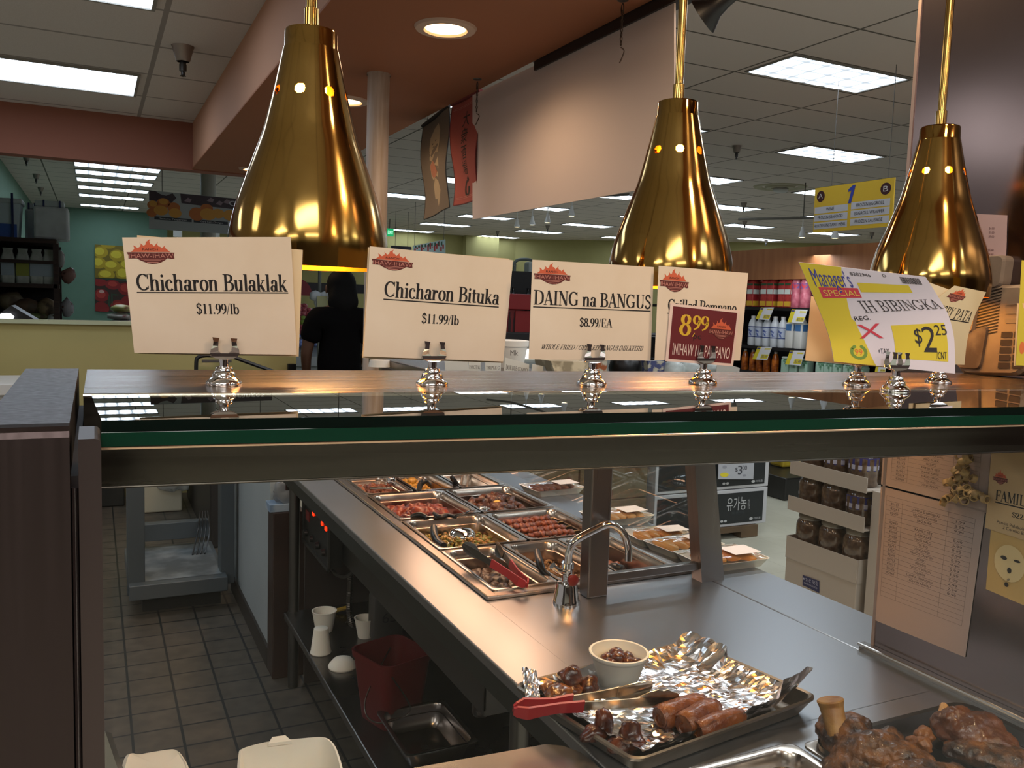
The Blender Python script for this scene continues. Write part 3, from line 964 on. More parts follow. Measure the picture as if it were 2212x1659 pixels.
# front pane
et = MB()
et.tube([G(0.0368, gv - 0.003, 1.3872), G(uX(gv), gv - 0.003, 1.3872)], 0.0013, 6)  # added bright tube standing in for the highlight below the glass edge
et.build('glass_highlight_line', mat('highlight_steel', '#c9ab92', 0.25, 1.0), guard)
fg = MB()
fg.add([G(0.0368, gv, 0.78), G(uX(gv), gv, 0.78), G(uX(gv), gv, 1.3885), G(0.0368, gv, 1.3885)], [(0, 1, 2, 3)])
fg.build('front_glass', thin_glass('front_glass', (0.95, 0.97, 0.95), 0.0, 1.16), guard)

# end panel at the left
endp = thing('case_end_panel', 'brown-reflecting stainless end panel at the left edge of the case', 'panel', (-0.04, 0.85, 0))
EP = mat('end_panel_steel', '#433a39', 0.42, 1.0, brush=((140, 140, 1.5), 0.05))
t = MB()


def ring_xz(x0, x1, y, ztop, r):
    pts = [(x0, 0.0)]
    pts += [(x0, ztop)]
    pts += [(x1 - r + r * cos(radians(a)), ztop - r + r * sin(radians(a))) for a in (90, 60, 30, 0)]
    pts += [(x1, 0.0)]
    return pts


# body: profile in the depth direction with rolled top front
prof = [(0.632, 0.0), (0.632, 1.396)] + [(0.632 + 0.010 - 0.010 * cos(radians(a)), 1.400 + 0.010 * sin(radians(a))) for a in (10, 35, 60, 90)] + [(1.058, 1.412), (1.064, 1.406), (1.064, 0.0)]
t.prism(prof, -0.0665, -0.0155, lambda a, b, z: Vector((z, a, b)))
t.build('body', EP, endp)
t = MB()
pts = [(-0.0105, 0.0), (-0.0105, 1.399)] + [(-0.0005 + 0.004 * cos(radians(a)), 1.395 + 0.004 * sin(radians(a))) for a in (90, 60, 30, 0)] + [(0.0035, 0.0)]
t.prism(pts, 0.640, 0.700, lambda a, b, z: Vector((a, z, b)))
t.build('glass_channel', mat('channel_steel', '#544a49', 0.40, 1.0), endp)
t = MB()
t.box(-0.0155, 0.650, 0.0, -0.0105, 1.05, 1.372)
t.build('gap_strip', mat('gap_strip', '#2c2322', 0.6), endp)
t = MB()
t.tube([(-0.013, 0.645, 0.0), (-0.013, 0.645, 1.365)], 0.0024, 8)
t.build('edge_bead', mat('bead_steel', '#b3a6a8', 0.22, 1.0), endp)

# ------------------------------------------------------------------ card stands
stand = thing('card_stand', 'x', 'card holder', (0, 0, 0), 'chrome card holders on the case shelf')
t = MB()
t.lathe([(0, 0), (0.0172, 0), (0.0178, 0.0015), (0.0172, 0.004), (0.0150, 0.006), (0.0135, 0.0075), (0.0118, 0.0085), (0.0110, 0.0125), (0.0104, 0.0135), (0.0088, 0.0142), (0.0085, 0.0180), (0.0078, 0.0188), (0.0052, 0.0192)], (0, 0, 0), 40)
t.build('base', CHROME, stand)
t = MB()
t.lathe([(0.0046, 0.019), (0.0046, 0.030), (0.0040, 0.0315), (0, 0.0315)], (0, 0, 0), 20)
t.build('stem', CHROME, stand)
UCLIP = [(-0.004, 0.0265), (-0.0085, 0.0275), (-0.0128, 0.0295), (-0.0142, 0.033), (-0.0135, 0.037), (-0.0117, 0.0405), (-0.0110, 0.0445), (-0.0120, 0.0490), (-0.0052, 0.0482), (-0.0064, 0.0445), (-0.0066, 0.040), (-0.0062, 0.0352), (-0.0035, 0.0328), (0.0035, 0.0328), (0.0062, 0.0352), (0.0066, 0.040), (0.0064, 0.0445), (0.0052, 0.0482), (0.0120, 0.0478), (0.0110, 0.0440), (0.0117, 0.0405), (0.0135, 0.037), (0.0142, 0.033), (0.0128, 0.0295), (0.0085, 0.0275), (0.004, 0.0265)]


def curl(a, b, z):
    k = (b - 0.0265) / 0.0225
    return Vector((a, z - 0.0062 + 0.0010 * sin(k * 7.0) - (0.004 * max(0, k - 0.8)), b))


for side, nm in ((1, 'front_clip'), (-1, 'back_clip')):
    t = MB()
    t.prism(UCLIP, 0.0, 0.0009, (lambda a, b, z: curl(a, b, z)) if side == 1 else (lambda a, b, z: Vector((a, -curl(a, b, -z).y, b))))
    t.build(nm, CHROME, stand)
STANDS = [(0.1185, 0.909), (0.332, 0.878), (0.524, 0.859), (0.681, 0.852), (0.892, 0.803), (0.8845, 0.7365), (1.069, 0.819)]
SLAB = ['chrome card stand under the Chicharon Bulaklak card', 'chrome card stand under the Chicharon Bituka card', 'chrome card stand under the DAING na BANGUS card', 'chrome card stand under the red 8.99 card', 'chrome card stand behind the yellow Special card, left of the front one', 'chrome card stand holding the yellow and white Special card', 'chrome card stand under the CRISPY PATA card, far right']
for i, ((sx, sy), lab) in enumerate(zip(STANDS, SLAB)):
    o = stand if i == 0 else dup(stand)
    o.location = (sx, sy, ZS)
    o.rotation_euler = (0, 0, [0, 0, 0, 0, -0.1, -0.2, -0.3][i])
    o['label'] = lab


# ------------------------------------------------------------------ cards
def card_px(px4, ys, bend=0.0):
    """corner pixels BL, BR, TR, TL and their distances along y -> surface map"""
    return quad_fn(*[P(a, b, y=y) for (a, b), y in zip(px4, ys)], bend=bend)


def card(name, label, fn, mt, th=0.0006, n=8, cat='sign', group=None):
    r = thing(name, label, cat, fn(0.5, 0.0), group)
    t = MB()
    t.sheet(lambda u, v, o: fn(u, v, o), n, n, th)
    t.build('card', mt, r)
    return r


def on(fn, k=0.00035):
    return lambda u, v, off=0.0: fn(u, v, off + k)


# behind-sheet of the first stand
y1 = 0.9085
c1b = card('spare_card', 'plain buff card behind the Chicharon Bulaklak card', card_px([(300, 764), (645, 770), (654, 540), (296, 508)], [y1 + .004, y1 + .004, y1 + .004, y1 + .004]), PAPER2)
f = card_px([(290, 762), (641, 766), (628, 512), (264, 513)], [y1, y1, y1 - .001, y1 - .001], 0.0008)
c1 = card('price_card', 'cream price card reading Chicharon Bulaklak', f, PAPER)
g = on(f)
t = MB()
ink(t, g, serif('Chicharon Bulaklak'), .052, .962, .545, .69, slope=-.006)
rect(t, g, .05, .523, .965, .533)
ink(t, g, serif('$11.99/lb'), .385, .645, .345, .435)
t.build('printed_text', INK, c1)
fire_logo(c1, g, .015, .285, .775, .985)

y2 = 0.8775
card('spare_card', 'buff card edge behind the Chicharon Bituka card', card_px([(783, 773), (1086, 784), (1100, 559), (795, 534)], [y2 + .003] * 4), PAPER2)
f = card_px([(785, 770), (1087, 781), (1108, 562), (799, 532)], [y2, y2, y2, y2], 0.001)
c2 = card('price_card', 'cream price card reading Chicharon Bituka', f, PAPER)
g = on(f)
t = MB()
ink(t, g, serif('Chicharon Bituka'), .11, .925, .555, .70, slope=-.0)
rect(t, g, .108, .527, .925, .538)
ink(t, g, serif('$11.99/lb'), .375, .64, .335, .425)
t.build('printed_text', INK, c2)
fire_logo(c2, g, .015, .29, .80, .99)

y3 = 0.8585
f = card_px([(1142, 776), (1405, 779), (1412, 577), (1150, 561)], [y3] * 4, 0.001)
c3 = card('price_card', 'cream price card reading DAING na BANGUS', f, PAPER)
g = on(f)
t = MB()
ink(t, g, serif('DAING na BANGUS'), .02, .985, .555, .70, slope=0)
rect(t, g, .018, .525, .985, .536)
ink(t, g, serif('$8.99/EA'), .385, .655, .345, .435)
ink(t, g, serif('WHOLE FRIED / GRILLED BANGUS (MILKFISH)', .85), .085, .92, .105, .155, shear=.3)
t.build('printed_text', INK, c3)
fire_logo(c3, g, .012, .30, .765, .98)

y4 = 0.8515
f = card_px([(1414, 778), (1598, 779), (1616, 590), (1423, 574)], [y4, y4, y4, y4], 0.0005)
c4 = card('price_card', 'cream Pompano price card half covered by the red 8.99 card', f, PAPER)
g = on(f)
t = MB()
ink(t, g, serif('Grilled Pompano'), .115, .90, .53, .66)
rect(t, g, .11, .50, .91, .51)
t.build('printed_text', INK, c4)
fire_logo(c4, g, .015, .33, .735, .985)
f = card_px([(1437, 780), (1583, 791), (1598, 671), (1448, 655)], [y4 - .0018] * 4)
c5 = card('sale_card', 'small dark red sale card reading 8.99 INIHAW NA PAMPANO', f, mat('card_pink_white', '#dcc0b4', 0.8))
g = on(f)
t = MB()
rect(t, g, .04, .045, .965, .955, .0001)
t.build('red_field', mat('sale_red', '#5e1219', 0.8), c5)
g2 = on(f, 0.00055)
t = MB()
ink(t, g2, serif('8'), .15, .32, .47, .84)
ink(t, g2, serif('99'), .33, .565, .585, .84)
ink(t, g2, sans('/'), .34, .38, .46, .53)
t.build('gold_price', mat('sale_gold', '#d0a52c', 0.8), c5)
t = MB()
ink(t, g2, sans('INIHAW NA PAMPANO'), .085, .925, .125, .33)
t.build('white_lettering', mat('sale_white', '#d8bdb4', 0.8), c5)
t = MB()
ink(t, g2, sans('pc'), .365, .475, .43, .53)
t.build('handwriting', INK, c5)
fire_logo(c5, on(f, 0.0006), .57, .94, .46, .84, True)

# curved yellow and white card on the front stand
LE = [(1801, 781), (1793, 737), (1781, 699), (1759, 645), (1725, 566)]
RE = [(2063, 807), (2061, 735), (2049, 683), (2027, 642), (1999, 598)]
DL = [1.045, 1.042, 1.030, 1.005, 0.965]
DR = [1.110, 1.107, 1.100, 1.085, 1.06]
Lp = smooth_path([P(a, b, d=d) for (a, b), d in zip(LE, DL)], 8)
Rp = smooth_path([P(a, b, d=d) for (a, b), d in zip(RE, DR)], 8)


def curved(Lp, Rp):
    n = len(Lp) - 1

    def at(L, v):
        x = max(0, min(0.9999, v)) * n
        i = int(x)
        return L[i].lerp(L[i + 1], x - i)

    def fn(u, v, off=0.0):
        p = at(Lp, v).lerp(at(Rp, v), u)
        if off:
            q = at(Lp, min(v + .03, 1)).lerp(at(Rp, min(v + .03, 1)), u) - at(Lp, max(v - .03, 0)).lerp(at(Rp, max(v - .03, 0)), u)
            w = at(Rp, v) - at(Lp, v)
            p = p + w.cross(q).normalized() * off
        return p
    return fn


f = curved(Lp, Rp)
c6 = card('special_card', "curling yellow and white card reading Manager's SPECIAL and IH BIBINGKA", f, mat('card_lilac_white', '#cfc8d6', 0.7), n=24)
YEL = mat('card_yellow', '#cbb738', 0.75)
g = on(f, 0.0004)
t = MB()
t.grid(lambda a, b: f(a * (.335 - .10 * sin(b * pi) + (-.02 if b > .5 else .0)), b, 0.0005), 10, 24)
rect(t, g, .38, .80, .80, .87, .0001, 6, 3)
rect(t, g, .50, .10, .94, .43, .0001, 8, 8)
t.build('yellow_field', YEL, c6)
g2 = on(f, 0.0007)
t = MB()
ink(t, g2, sans("Manager's"), .05, .34, .835, .955, shear=0)
t.build('blue_lettering', mat('special_blue', '#3b3f93', 0.7), c6)
t = MB()
rect(t, g2, .065, .755, .365, .83, 0, 6, 2)
ink(t, g, sans('X'), .23, .42, .28, .47, off=.0004)
t.build('red_strip', mat('special_red', '#c03a4c', 0.7), c6)
t = MB()
ink(t, on(f, .0009), sans('SPECIAL'), .085, .355, .772, .815)
t.build('strip_lettering', mat('special_gold', '#d8b35a', 0.7), c6)
t = MB()
ink(t, g2, serif('IH BIBINGKA', .55), .34, .985, .60, .725, shear=-.2)
ink(t, g2, sans('REG.'), .235, .36, .515, .565)
ink(t, g2, sans('+TAX'), .36, .45, .135, .18)
ink(t, g2, sans('$'), .67, .73, .225, .38)
ink(t, g2, sans('2'), .735, .845, .16, .40)
ink(t, g2, sans('25'), .845, .945, .30, .41)
ink(t, g2, sans('/CNT'), .84, .925, .115, .165)
ink(t, g2, sans('8282946'), .36, .52, .925, .955)
ink(t, g2, sans('D'), .62, .65, .935, .965)
random.seed(3)
x = .76
while x < .93:
    w = random.choice([.003, .005, .007])
    rect(t, g2, x, .885, x + w, .955, 0, 1, 1)
    x += w + random.choice([.003, .005])
t.build('black_lettering', mat('ink_grey', '#27242c', 0.8), c6)
t = MB()
for k in range(18):
    a = radians(120 + 300 * k / 17)
    disc(t, g2, .205 + .055 * cos(a), .14 + .06 * sin(a), .014, .016, 0, 8)
t.build('green_wreath', mat('wreath_green', '#6c8a3a', 0.7), c6)
t = MB()
ink(t, g2, sans('99'), .175, .235, .115, .17)
t.build('orange_numerals', mat('numeral_orange', '#d4713a', 0.7), c6)
# buff card on the stand behind it
card('spare_card', 'buff card showing behind the yellow edge of the Special card', card_px([(1739, 779), (1930, 795), (1930, 640), (1752, 640)], [0.803, .79, .79, .803], .004), mat('peach_card', '#e2b98a', 0.85))

# card with CRISPY PATA, curling, behind at the right
yb = 0.819
Lp7 = smooth_path([P(a, b, y=yb) for a, b in [(1985, 785), (1990, 720), (2010, 660), (2062, 617)]], 8)
Rp7 = smooth_path([P(a, b, y=yb + .0) for a, b in [(2083, 788), (2090, 730), (2106, 680), (2130, 631)]], 8)
f = curved(Lp7, Rp7)
c7 = card('price_card', 'curling cream card reading CRISPY PATA before the wall phone', f, mat('dim_card', '#cdbf9f', 0.85), n=16)
g = on(f)
t = MB()
ink(t, g, serif('CRISPY PATA', .8), .02, .93, .56, .70, shear=.15)
rect(t, g, .05, .535, .93, .55, .0001, 6, 1)
t.build('printed_text', INK, c7)
fire_logo(c7, g, .12, .55, .76, .97)
card('spare_card', 'blank cream card leaning between the Special and CRISPY PATA cards', card_px([(1970, 785), (2060, 787), (2062, 630), (1990, 604)], [yb + .004] * 4), mat('dim_card2', '#d4c6a8', 0.85))
# card cut by the right edge
f = card_px([(2194, 789), (2290, 793), (2300, 570), (2207, 562)], [.765, .73, .73, .765])
c8 = card('special_card', 'yellow card cut off by the right edge of the photo', f, YEL)
t = MB()
g = on(f)
disc(t, g, .12, .17, .06, .06)
t.build('round_mark', mat('numeral_orange', '#d4713a', 0.7), c8)
card('spare_card', 'peach card slipped under the yellow card at the right edge', card_px([(2190, 790), (2240, 792), (2240, 655), (2197, 655)], [.767, .75, .75, .767]), mat('peach_card', '#e2b98a', 0.85))

# ------------------------------------------------------------------ brass heat lamps
BRASS = mat('brass', '#b29052', 0.13, 1.0, vary=(7, '#9d7a3c', 0.35, 0.65), brush=((9, 9, 5), 0.06))
_nt = BRASS.node_tree
_tg = _nt.nodes.new('ShaderNodeTangent')
_tg.direction_type = 'RADIAL'
_tg.axis = 'Z'
_bs = _nt.nodes['Principled BSDF']
_bs.inputs['Anisotropic'].default_value = 0.55
_bs.inputs['Anisotropic Rotation'].default_value = 0.25
_nt.links.new(_tg.outputs[0], _bs.inputs['Tangent'])
BRASS_IN = mat('brass_inner', '#e0a94e', 0.35, 1.0)
BULB = mat('heat_bulb', '#ffffff', 0.4, emit='#ffb040', es=16.0)
SC = 0.000537
RADII = [(578, 166), (560, 167), (530, 168), (500, 164), (450, 152), (400, 135), (350, 117), (300, 99), (250, 86), (200, 74), (150, 63), (122, 57)]
prof = [((r * SC), (578 - y) * SC) for y, r in RADII]
lampo = thing('heat_lamp', 'x', 'heat lamp', (0, 0, 0), 'brass heat lamps over the case')
t = MB()
pr = smooth_path([(r, z, 0) for r, z in prof], 8)
outer = [(p.x, p.y) for p in pr]
zh = (578 - 218) * SC
fine = [zh + k * 0.0009 for k in range(-8, 9)]


def r_at(z):
    for (ra, za), (rb_, zb_) in zip(outer[:-1], outer[1:]):
        if za <= z <= zb_:
            return ra + (rb_ - ra) * (z - za) / max(1e-9, zb_ - za)
    return outer[-1][0]


outer = sorted([p for p in outer if abs(p[1] - zh) > 0.0078] + [(r_at(z), z) for z in fine], key=lambda p: p[1])
inner = [(r - 0.0012, z) for r, z in reversed(outer)]
t.lathe(outer, (0, 0, 0), 288)
sh_o = t.build('shade', BRASS, lampo)
# cut the vent holes
bm = bmesh.new()
bm.from_mesh(sh_o.data)
kill = []
zh = (578 - 218) * SC
NH = 8
A0 = radians(-118.5)
for fc in bm.faces:
    c = fc.calc_center_median()
    an = ((math.atan2(c.y, c.x) - A0) / (2 * pi) * NH + 0.5) % 1
    d_ang = (an - 0.5) / NH * 2 * pi * math.hypot(c.x, c.y)
    if math.hypot(d_ang, c.z - zh) < 0.0058:
        kill.append(fc)
bmesh.ops.delete(bm, geom=kill, context='FACES')
bm.to_mesh(sh_o.data)
bm.free()
t = MB()
t.lathe([(r - 0.0015, z) for r, z in outer[:-8]], (0, 0, 0), 144)
t.build('inner_reflector', BRASS_IN, lampo)
kill = []
ir = [c for c in lampo.children if c.name.startswith('inner')][0]
bm = bmesh.new()
bm.from_mesh(ir.data)
for fc in bm.faces:
    c = fc.calc_center_median()
    an = ((math.atan2(c.y, c.x) - A0) / (2 * pi) * NH + 0.5) % 1
    d_ang = (an - 0.5) / NH * 2 * pi * math.hypot(c.x, c.y)
    if math.hypot(d_ang, c.z - zh) < 0.0095:
        kill.append(fc)
bmesh.ops.delete(bm, geom=kill, context='FACES')
bm.to_mesh(ir.data)
bm.free()
t = MB()
t.lathe([(0.0296, 0.2440), (0.0303, 0.2448), (0.0298, 0.2455), (0.0292, 0.2630), (0.0282, 0.2652), (0.0262, 0.2660), (0.010, 0.2664)], (0, 0, 0), 64)
t.build('collar', BRASS, lampo)
t = MB()
t.lathe([(0.0082, 0.2665), (0.0082, 0.290), (0.0066, 0.291)], (0, 0, 0), 24)
t.build('sleeve', BRASS, lampo)
t = MB()
t.lathe([(0.0, 0.020), (0.030, 0.022), (0.045, 0.035), (0.050, 0.055), (0.044, 0.085), (0.030, 0.12), (0.018, 0.15), (0.018, 0.205), (0, 0.21)], (0, 0, 0), 32)
t.build('bulb', BULB, lampo)
LAMPS = [((667, 579), 0.9957, 2.72), ((1445, 622), 1.259, 2.395), ((2003, 640), 1.379, 2.395)]
LLAB = ['big brass heat lamp above the Chicharon cards, nearest the camera', 'brass heat lamp in the middle, in front of the white hanging board', 'brass heat lamp at the right, before the steel column']
LO = [lampo, dup(lampo), dup(lampo)]
for i, ((a, b), d, ztop) in enumerate(LAMPS):
    o = LO[i]
    o.location = P(a, b, d=d)
    o['label'] = LLAB[i]
    hgt = ztop - o.location.z
    t = MB()
    t.lathe([(0.0062, 0.285), (0.0062, hgt - 0.01)], o.location, 20)
    t.build('rod', BRASS, o)
    t = MB()
    t.lathe([(0.006, hgt - 0.03), (0.05, hgt - 0.02), (0.055, hgt)], o.location, 28)
    t.build('canopy', BRASS, o)
    lamp('heat_bulb_light', 'SPOT', o.location + Vector((0, 0, 0.012)), (5.5, 3.2, 0.45)[i], (1.0, 0.62, 0.26), aim=o.location - Vector((0, 0, 1)), spot=radians(150), rad=0.035)
# ------------------------------------------------------------------ steam counter
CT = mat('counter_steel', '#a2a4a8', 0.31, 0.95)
ctr = thing('steam_counter', 'long stainless steam table counter running away from the case', 'counter', (1.0, 1.9, 0.0))
X0, X1, XS, XW0, XW1, YW0, YW1, YE = 0.634, 1.487, 1.310, 0.755, 1.300, 1.628, 2.975, 3.25
t = MB()
t.bbox(X0, 0.95, ZC - 0.022, XW0, YE, ZC, 0.003)
t.bbox(XW0 - 0.004, 0.95, ZC - 0.022, XS, YW0, ZC, 0.002)
t.bbox(XW0 - 0.004, YW1, ZC - 0.022, XS, YE, ZC, 0.002)
t.bbox(XS + 0.0015, 1.13, ZC - 0.022, X1, YE, ZC, 0.003)
t.bbox(XS - 0.004, 0.69, ZC - 0.022, 1.335, 1.13, ZC, 0.002)
t.bbox(X0 + 0.04, 0.69, ZC - 0.022, XS, 0.955, ZC, 0.002)
t.build('counter_top', CT, ctr)
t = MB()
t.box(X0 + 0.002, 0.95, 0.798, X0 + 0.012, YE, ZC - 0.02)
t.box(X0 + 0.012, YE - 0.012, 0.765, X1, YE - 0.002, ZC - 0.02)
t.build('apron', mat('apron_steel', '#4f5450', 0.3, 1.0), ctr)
t = MB()
zr = ZC + 0.009
t.bbox(XW0, YW0, ZC - 0.002, XW0 + 0.026, YW1, zr, 0.003)
t.bbox(XW1 - 0.026, YW0, ZC - 0.002, XW1, YW1, zr, 0.003)
t.bbox(XW0 + 0.024, YW0, ZC - 0.002, XW1 - 0.024, YW0 + 0.03, zr - .0004, 0.003)
t.bbox(XW0 + 0.024, YW1 - 0.025, ZC - 0.002, XW1 - 0.024, YW1, zr - .0004, 0.003)
for yb_ in (1.985, 2.30, 2.635):
    t.box(XW0 + 0.02, yb_ - 0.007, ZC - 0.002, XW1 - 0.02, yb_ + 0.007, zr - 0.002)
t.build('well_rim', mat('rim_steel', '#b5a79c', 0.26, 1.0), ctr)
t = MB()
t.box(XW0, YW0, 0.60, XW1, YW1, 0.612)
for a in ((XW0, YW0, XW0 + .004, YW1), (XW1 - .004, YW0, XW1, YW1), (XW0, YW0, XW1, YW0 + .004), (XW0, YW1 - .004, XW1, YW1)):
    t.box(a[0], a[1], 0.612, a[2], a[3], ZC - .003)
t.build('well', STEEL_DK, ctr)
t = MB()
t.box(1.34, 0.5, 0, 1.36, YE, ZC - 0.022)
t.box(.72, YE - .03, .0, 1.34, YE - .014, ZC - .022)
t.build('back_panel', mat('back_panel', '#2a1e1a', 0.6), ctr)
for (lx, ly) in ((0.675, 3.215), (0.675, 1.3), (1.28, 3.215)):
    t = MB()
    t.tube([(lx, ly, 0.0), (lx, ly, ZC - 0.03)], 0.02, 12)
    t.build('leg', STEEL_DK, ctr)
us = MB()
us.bbox(0.637, 0.9, 0.275, 1.335, YE - 0.032, 0.30, 0.004)
us.build('under_shelf', mat('under_shelf_steel', '#6b6866', 0.3, 1.0, brush=((5, 5, 5), 0.06)), ctr)

# ------------------------------------------------------------------ posts, pane and overshelf of the serving side
sg = thing('serving_guard', 'steel posts and sloped glass over the steam pans', 'sneeze guard', (1.15, 1.58, ZC))
SP = mat('post_steel', '#7d7672', 0.33, 1.0, brush=((120, 120, 2), 0.06))
for yy in (1.575, 3.1):
    t = MB()
    t.bbox(0.966, yy - 0.012, ZC, 1.018, yy + 0.026, 1.255, 0.003)
    t.build('post', SP, sg)
    t = MB()
    t.hexa([(1.279, yy - .012, ZC), (1.345, yy - .012, ZC), (1.345, yy + .026, ZC), (1.279, yy + .026, ZC)], [(1.225, yy - .012, 1.255), (1.280, yy - .012, 1.255), (1.280, yy + .026, 1.255), (1.225, yy + .026, 1.255)])
    t.build('post', SP, sg, 'leaning front post')
t = MB()
t.bbox(1.018, 1.572, 0.888, 1.285, 1.590, 0.906, 0.002)
t.build('rail', SP, sg)
t = MB()
t.add([(1.018, 1.580, 0.906), (1.272, 1.580, 0.906), (1.228, 1.580, 1.255), (1.018, 1.580, 1.255)], [(0, 1, 2, 3)])
t.build('end_glass', thin_glass('end_pane', (0.93, 0.95, 0.94), 0.0, 1.3), sg)
t = MB()
t.add([(1.305, 1.60, 0.906), (1.305, 3.08, 0.906), (1.255, 3.08, 1.255), (1.255, 1.60, 1.255)], [(0, 1, 2, 3)])
t.build('front_glass', thin_glass('sloped_pane', (0.93, 0.95, 0.94), 0.0, 1.35), sg)
t = MB()
t.bbox(0.93, 1.52, 1.255, 1.31, 3.14, 1.285, 0.004)
t.build('overshelf', SP, sg)
t = MB()
for k in range(3):
    t.bbox(.96, 1.86 + k * .36, 1.225, 1.10, 2.16 + k * .36, 1.254, 0.004)
t.build('strip_heater', mat('heater_housing', '#5b5552', 0.4, 1.0), sg)
for k in range(3):
    lamp('strip_heater_element', 'AREA', (1.03, 2.01 + k * .36, 1.222), 1.0, (1.0, 0.56, 0.34), (0.13, 0.30), aim=(1.03, 2.01 + k * .36, 0))

# ------------------------------------------------------------------ steam pans
PANM = mat('pan_steel', '#bdb2a8', 0.2, 1.0, brush=((30, 30, 30), 0.04))


def rrect(x0, x1, y0, y1, r, z, n=5):
    pts = []
    for cx, cy, a0 in ((x1 - r, y0 + r, -90), (x1 - r, y1 - r, 0), (x0 + r, y1 - r, 90), (x0 + r, y0 + r, 180)):
        for k in range(n + 1):
            a = radians(a0 + 90 * k / n)
            pts.append(Vector((cx + r * cos(a), cy + r * sin(a), z)))
    return pts


def pan(name, label, cat, x0, x1, y0, y1, z, depth=0.065, flange=0.011, group=None, mt=None, rot=None, rad=0.028, taper=0.012):
    t = MB()
    R_ = rad
    f_ = flange
    loops = [rrect(x0, x1, y0, y1, 0.012, z - 0.004), rrect(x0, x1, y0, y1, 0.012, z), rrect(x0 + f_ * .4, x1 - f_ * .4, y0 + f_ * .4, y1 - f_ * .4, 0.014, z + 0.001), rrect(x0 + f_, x1 - f_, y0 + f_, y1 - f_, R_, z - 0.001), rrect(x0 + f_ + .002, x1 - f_ - .002, y0 + f_ + .002, y1 - f_ - .002, R_, z - 0.005)]
    loops.append(rrect(x0 + f_ + taper * .35, x1 - f_ - taper * .35, y0 + f_ + taper * .35, y1 - f_ - taper * .35, R_, z - .022))
    loops.append(rrect(x0 + f_ + taper * .6, x1 - f_ - taper * .6, y0 + f_ + taper * .6, y1 - f_ - taper * .6, R_, z - .0235))
    loops.append(rrect(x0 + f_ + taper, x1 - f_ - taper, y0 + f_ + taper, y1 - f_ - taper, R_, z - depth + .01))
    loops.append(rrect(x0 + f_ + taper + .01, x1 - f_ - taper - .01, y0 + f_ + taper + .01, y1 - f_ - taper - .01, R_ * .8, z - depth))
    loops.append(rrect((x0 + x1) / 2 - .01, (x0 + x1) / 2 + .01, (y0 + y1) / 2 - .01, (y0 + y1) / 2 + .01, .005, z - depth - 0.0005))
    if rot:
        loops = [[rot @ p for p in l] for l in loops]
    t.loft(loops, caps=False)
    return t.build(name, mt or PANM, None, label, cat, group)


ZP = 0.872
rowsY = {'A': (1.655, 1.972), 'B': (1.985, 2.285), 'C': (2.302, 2.625), 'D': (2.637, 2.955)}
PANS = {}
for key, x0, x1, lab in [
    ('A1', .780, .945, 'steam pan of dark stewed meat with the red handled tongs'),
    ('A2', .950, 1.108, 'steam pan of pale minced stew behind the faucet'),
    ('A3', 1.113, 1.275, 'steam pan of orange stew behind the steel post'),
    ('B1', .782, 1.035, 'steam pan of vegetable stir-fry with a ladle'),
    ('B2', 1.040, 1.280, 'steam pan of red barbecue skewers'),
    ('C1', .782, 1.040, 'steam pan of red saucy meat, second row from the far end'),
    ('C2', 1.046, 1.290, 'steam pan of brown braised chunks with a spoon'),
    ('D1', .780, .945, 'farthest row steam pan of red stew, staff side'),
    ('D2', .952, 1.108, 'farthest row steam pan of yellow stew, middle'),
    ('D3', 1.114, 1.280, 'farthest row steam pan nearly empty, customer side')]:
    y0, y1 = rowsY[key[0]]
    PANS[key] = (x0, x1, y0, y1)
    pan('steam_pan', lab, 'food pan', x0, x1, y0, y1, ZP, 0.085 if key[0] != 'D' else .07, group='steam table pans')


def bake_heap(key, name, label, cols, fill=(0.15, 0.85, 0.15, 0.85), n=60, size=(0.010, 0.022), z=0.82, hump=0.02, seed=1, base=None, flat=0.7, rough=0.3):
    """A pan's contents: chunks heaped over a sauce bed, one object."""
    x0, x1, y0, y1 = PANS[key]
    rnd = random.Random(seed)
    t = MB()
    ax, bx, ay, by = x0 + .026 + (x1 - x0 - .052) * fill[0], x0 + .026 + (x1 - x0 - .052) * fill[1], y0 + .026 + (y1 - y0 - .052) * fill[2], y0 + .026 + (y1 - y0 - .052) * fill[3]
    t.grid(lambda u, v: Vector((x0 + .024 + (x1 - x0 - .048) * u, y0 + .024 + (y1 - y0 - .048) * v, z - .012 + .003 * noise.noise(Vector((u * 6, v * 6, seed))))), 12, 12)
    for k in range(n):
        u, v = rnd.random(), rnd.random()
        px_, py_ = ax + (bx - ax) * u, ay + (by - ay) * v
        hh = hump * sin(pi * u) * sin(pi * v)
        s_ = rnd.uniform(*size)
        q = Matrix.Rotation(rnd.random() * 6, 3, 'Z') @ Matrix.Rotation(rnd.uniform(-.7, .7), 3, 'X')
        t.blob((px_, py_, z + hh + rnd.uniform(-.006, .006)), (s_, s_ * rnd.uniform(.5, .9), s_ * flat), seed * 100 + k, 0.35, 2.5, 1 if s_ < .01 else 2, q)
    m_ = mat(name + '_food', cols[0], rough, 0, vary=(55, cols[1], 0.35, 0.62), bump=(200, 0.4, 0.003))
    o = t.build(name, m_, None, label, 'food', None, 'stuff')
    return o


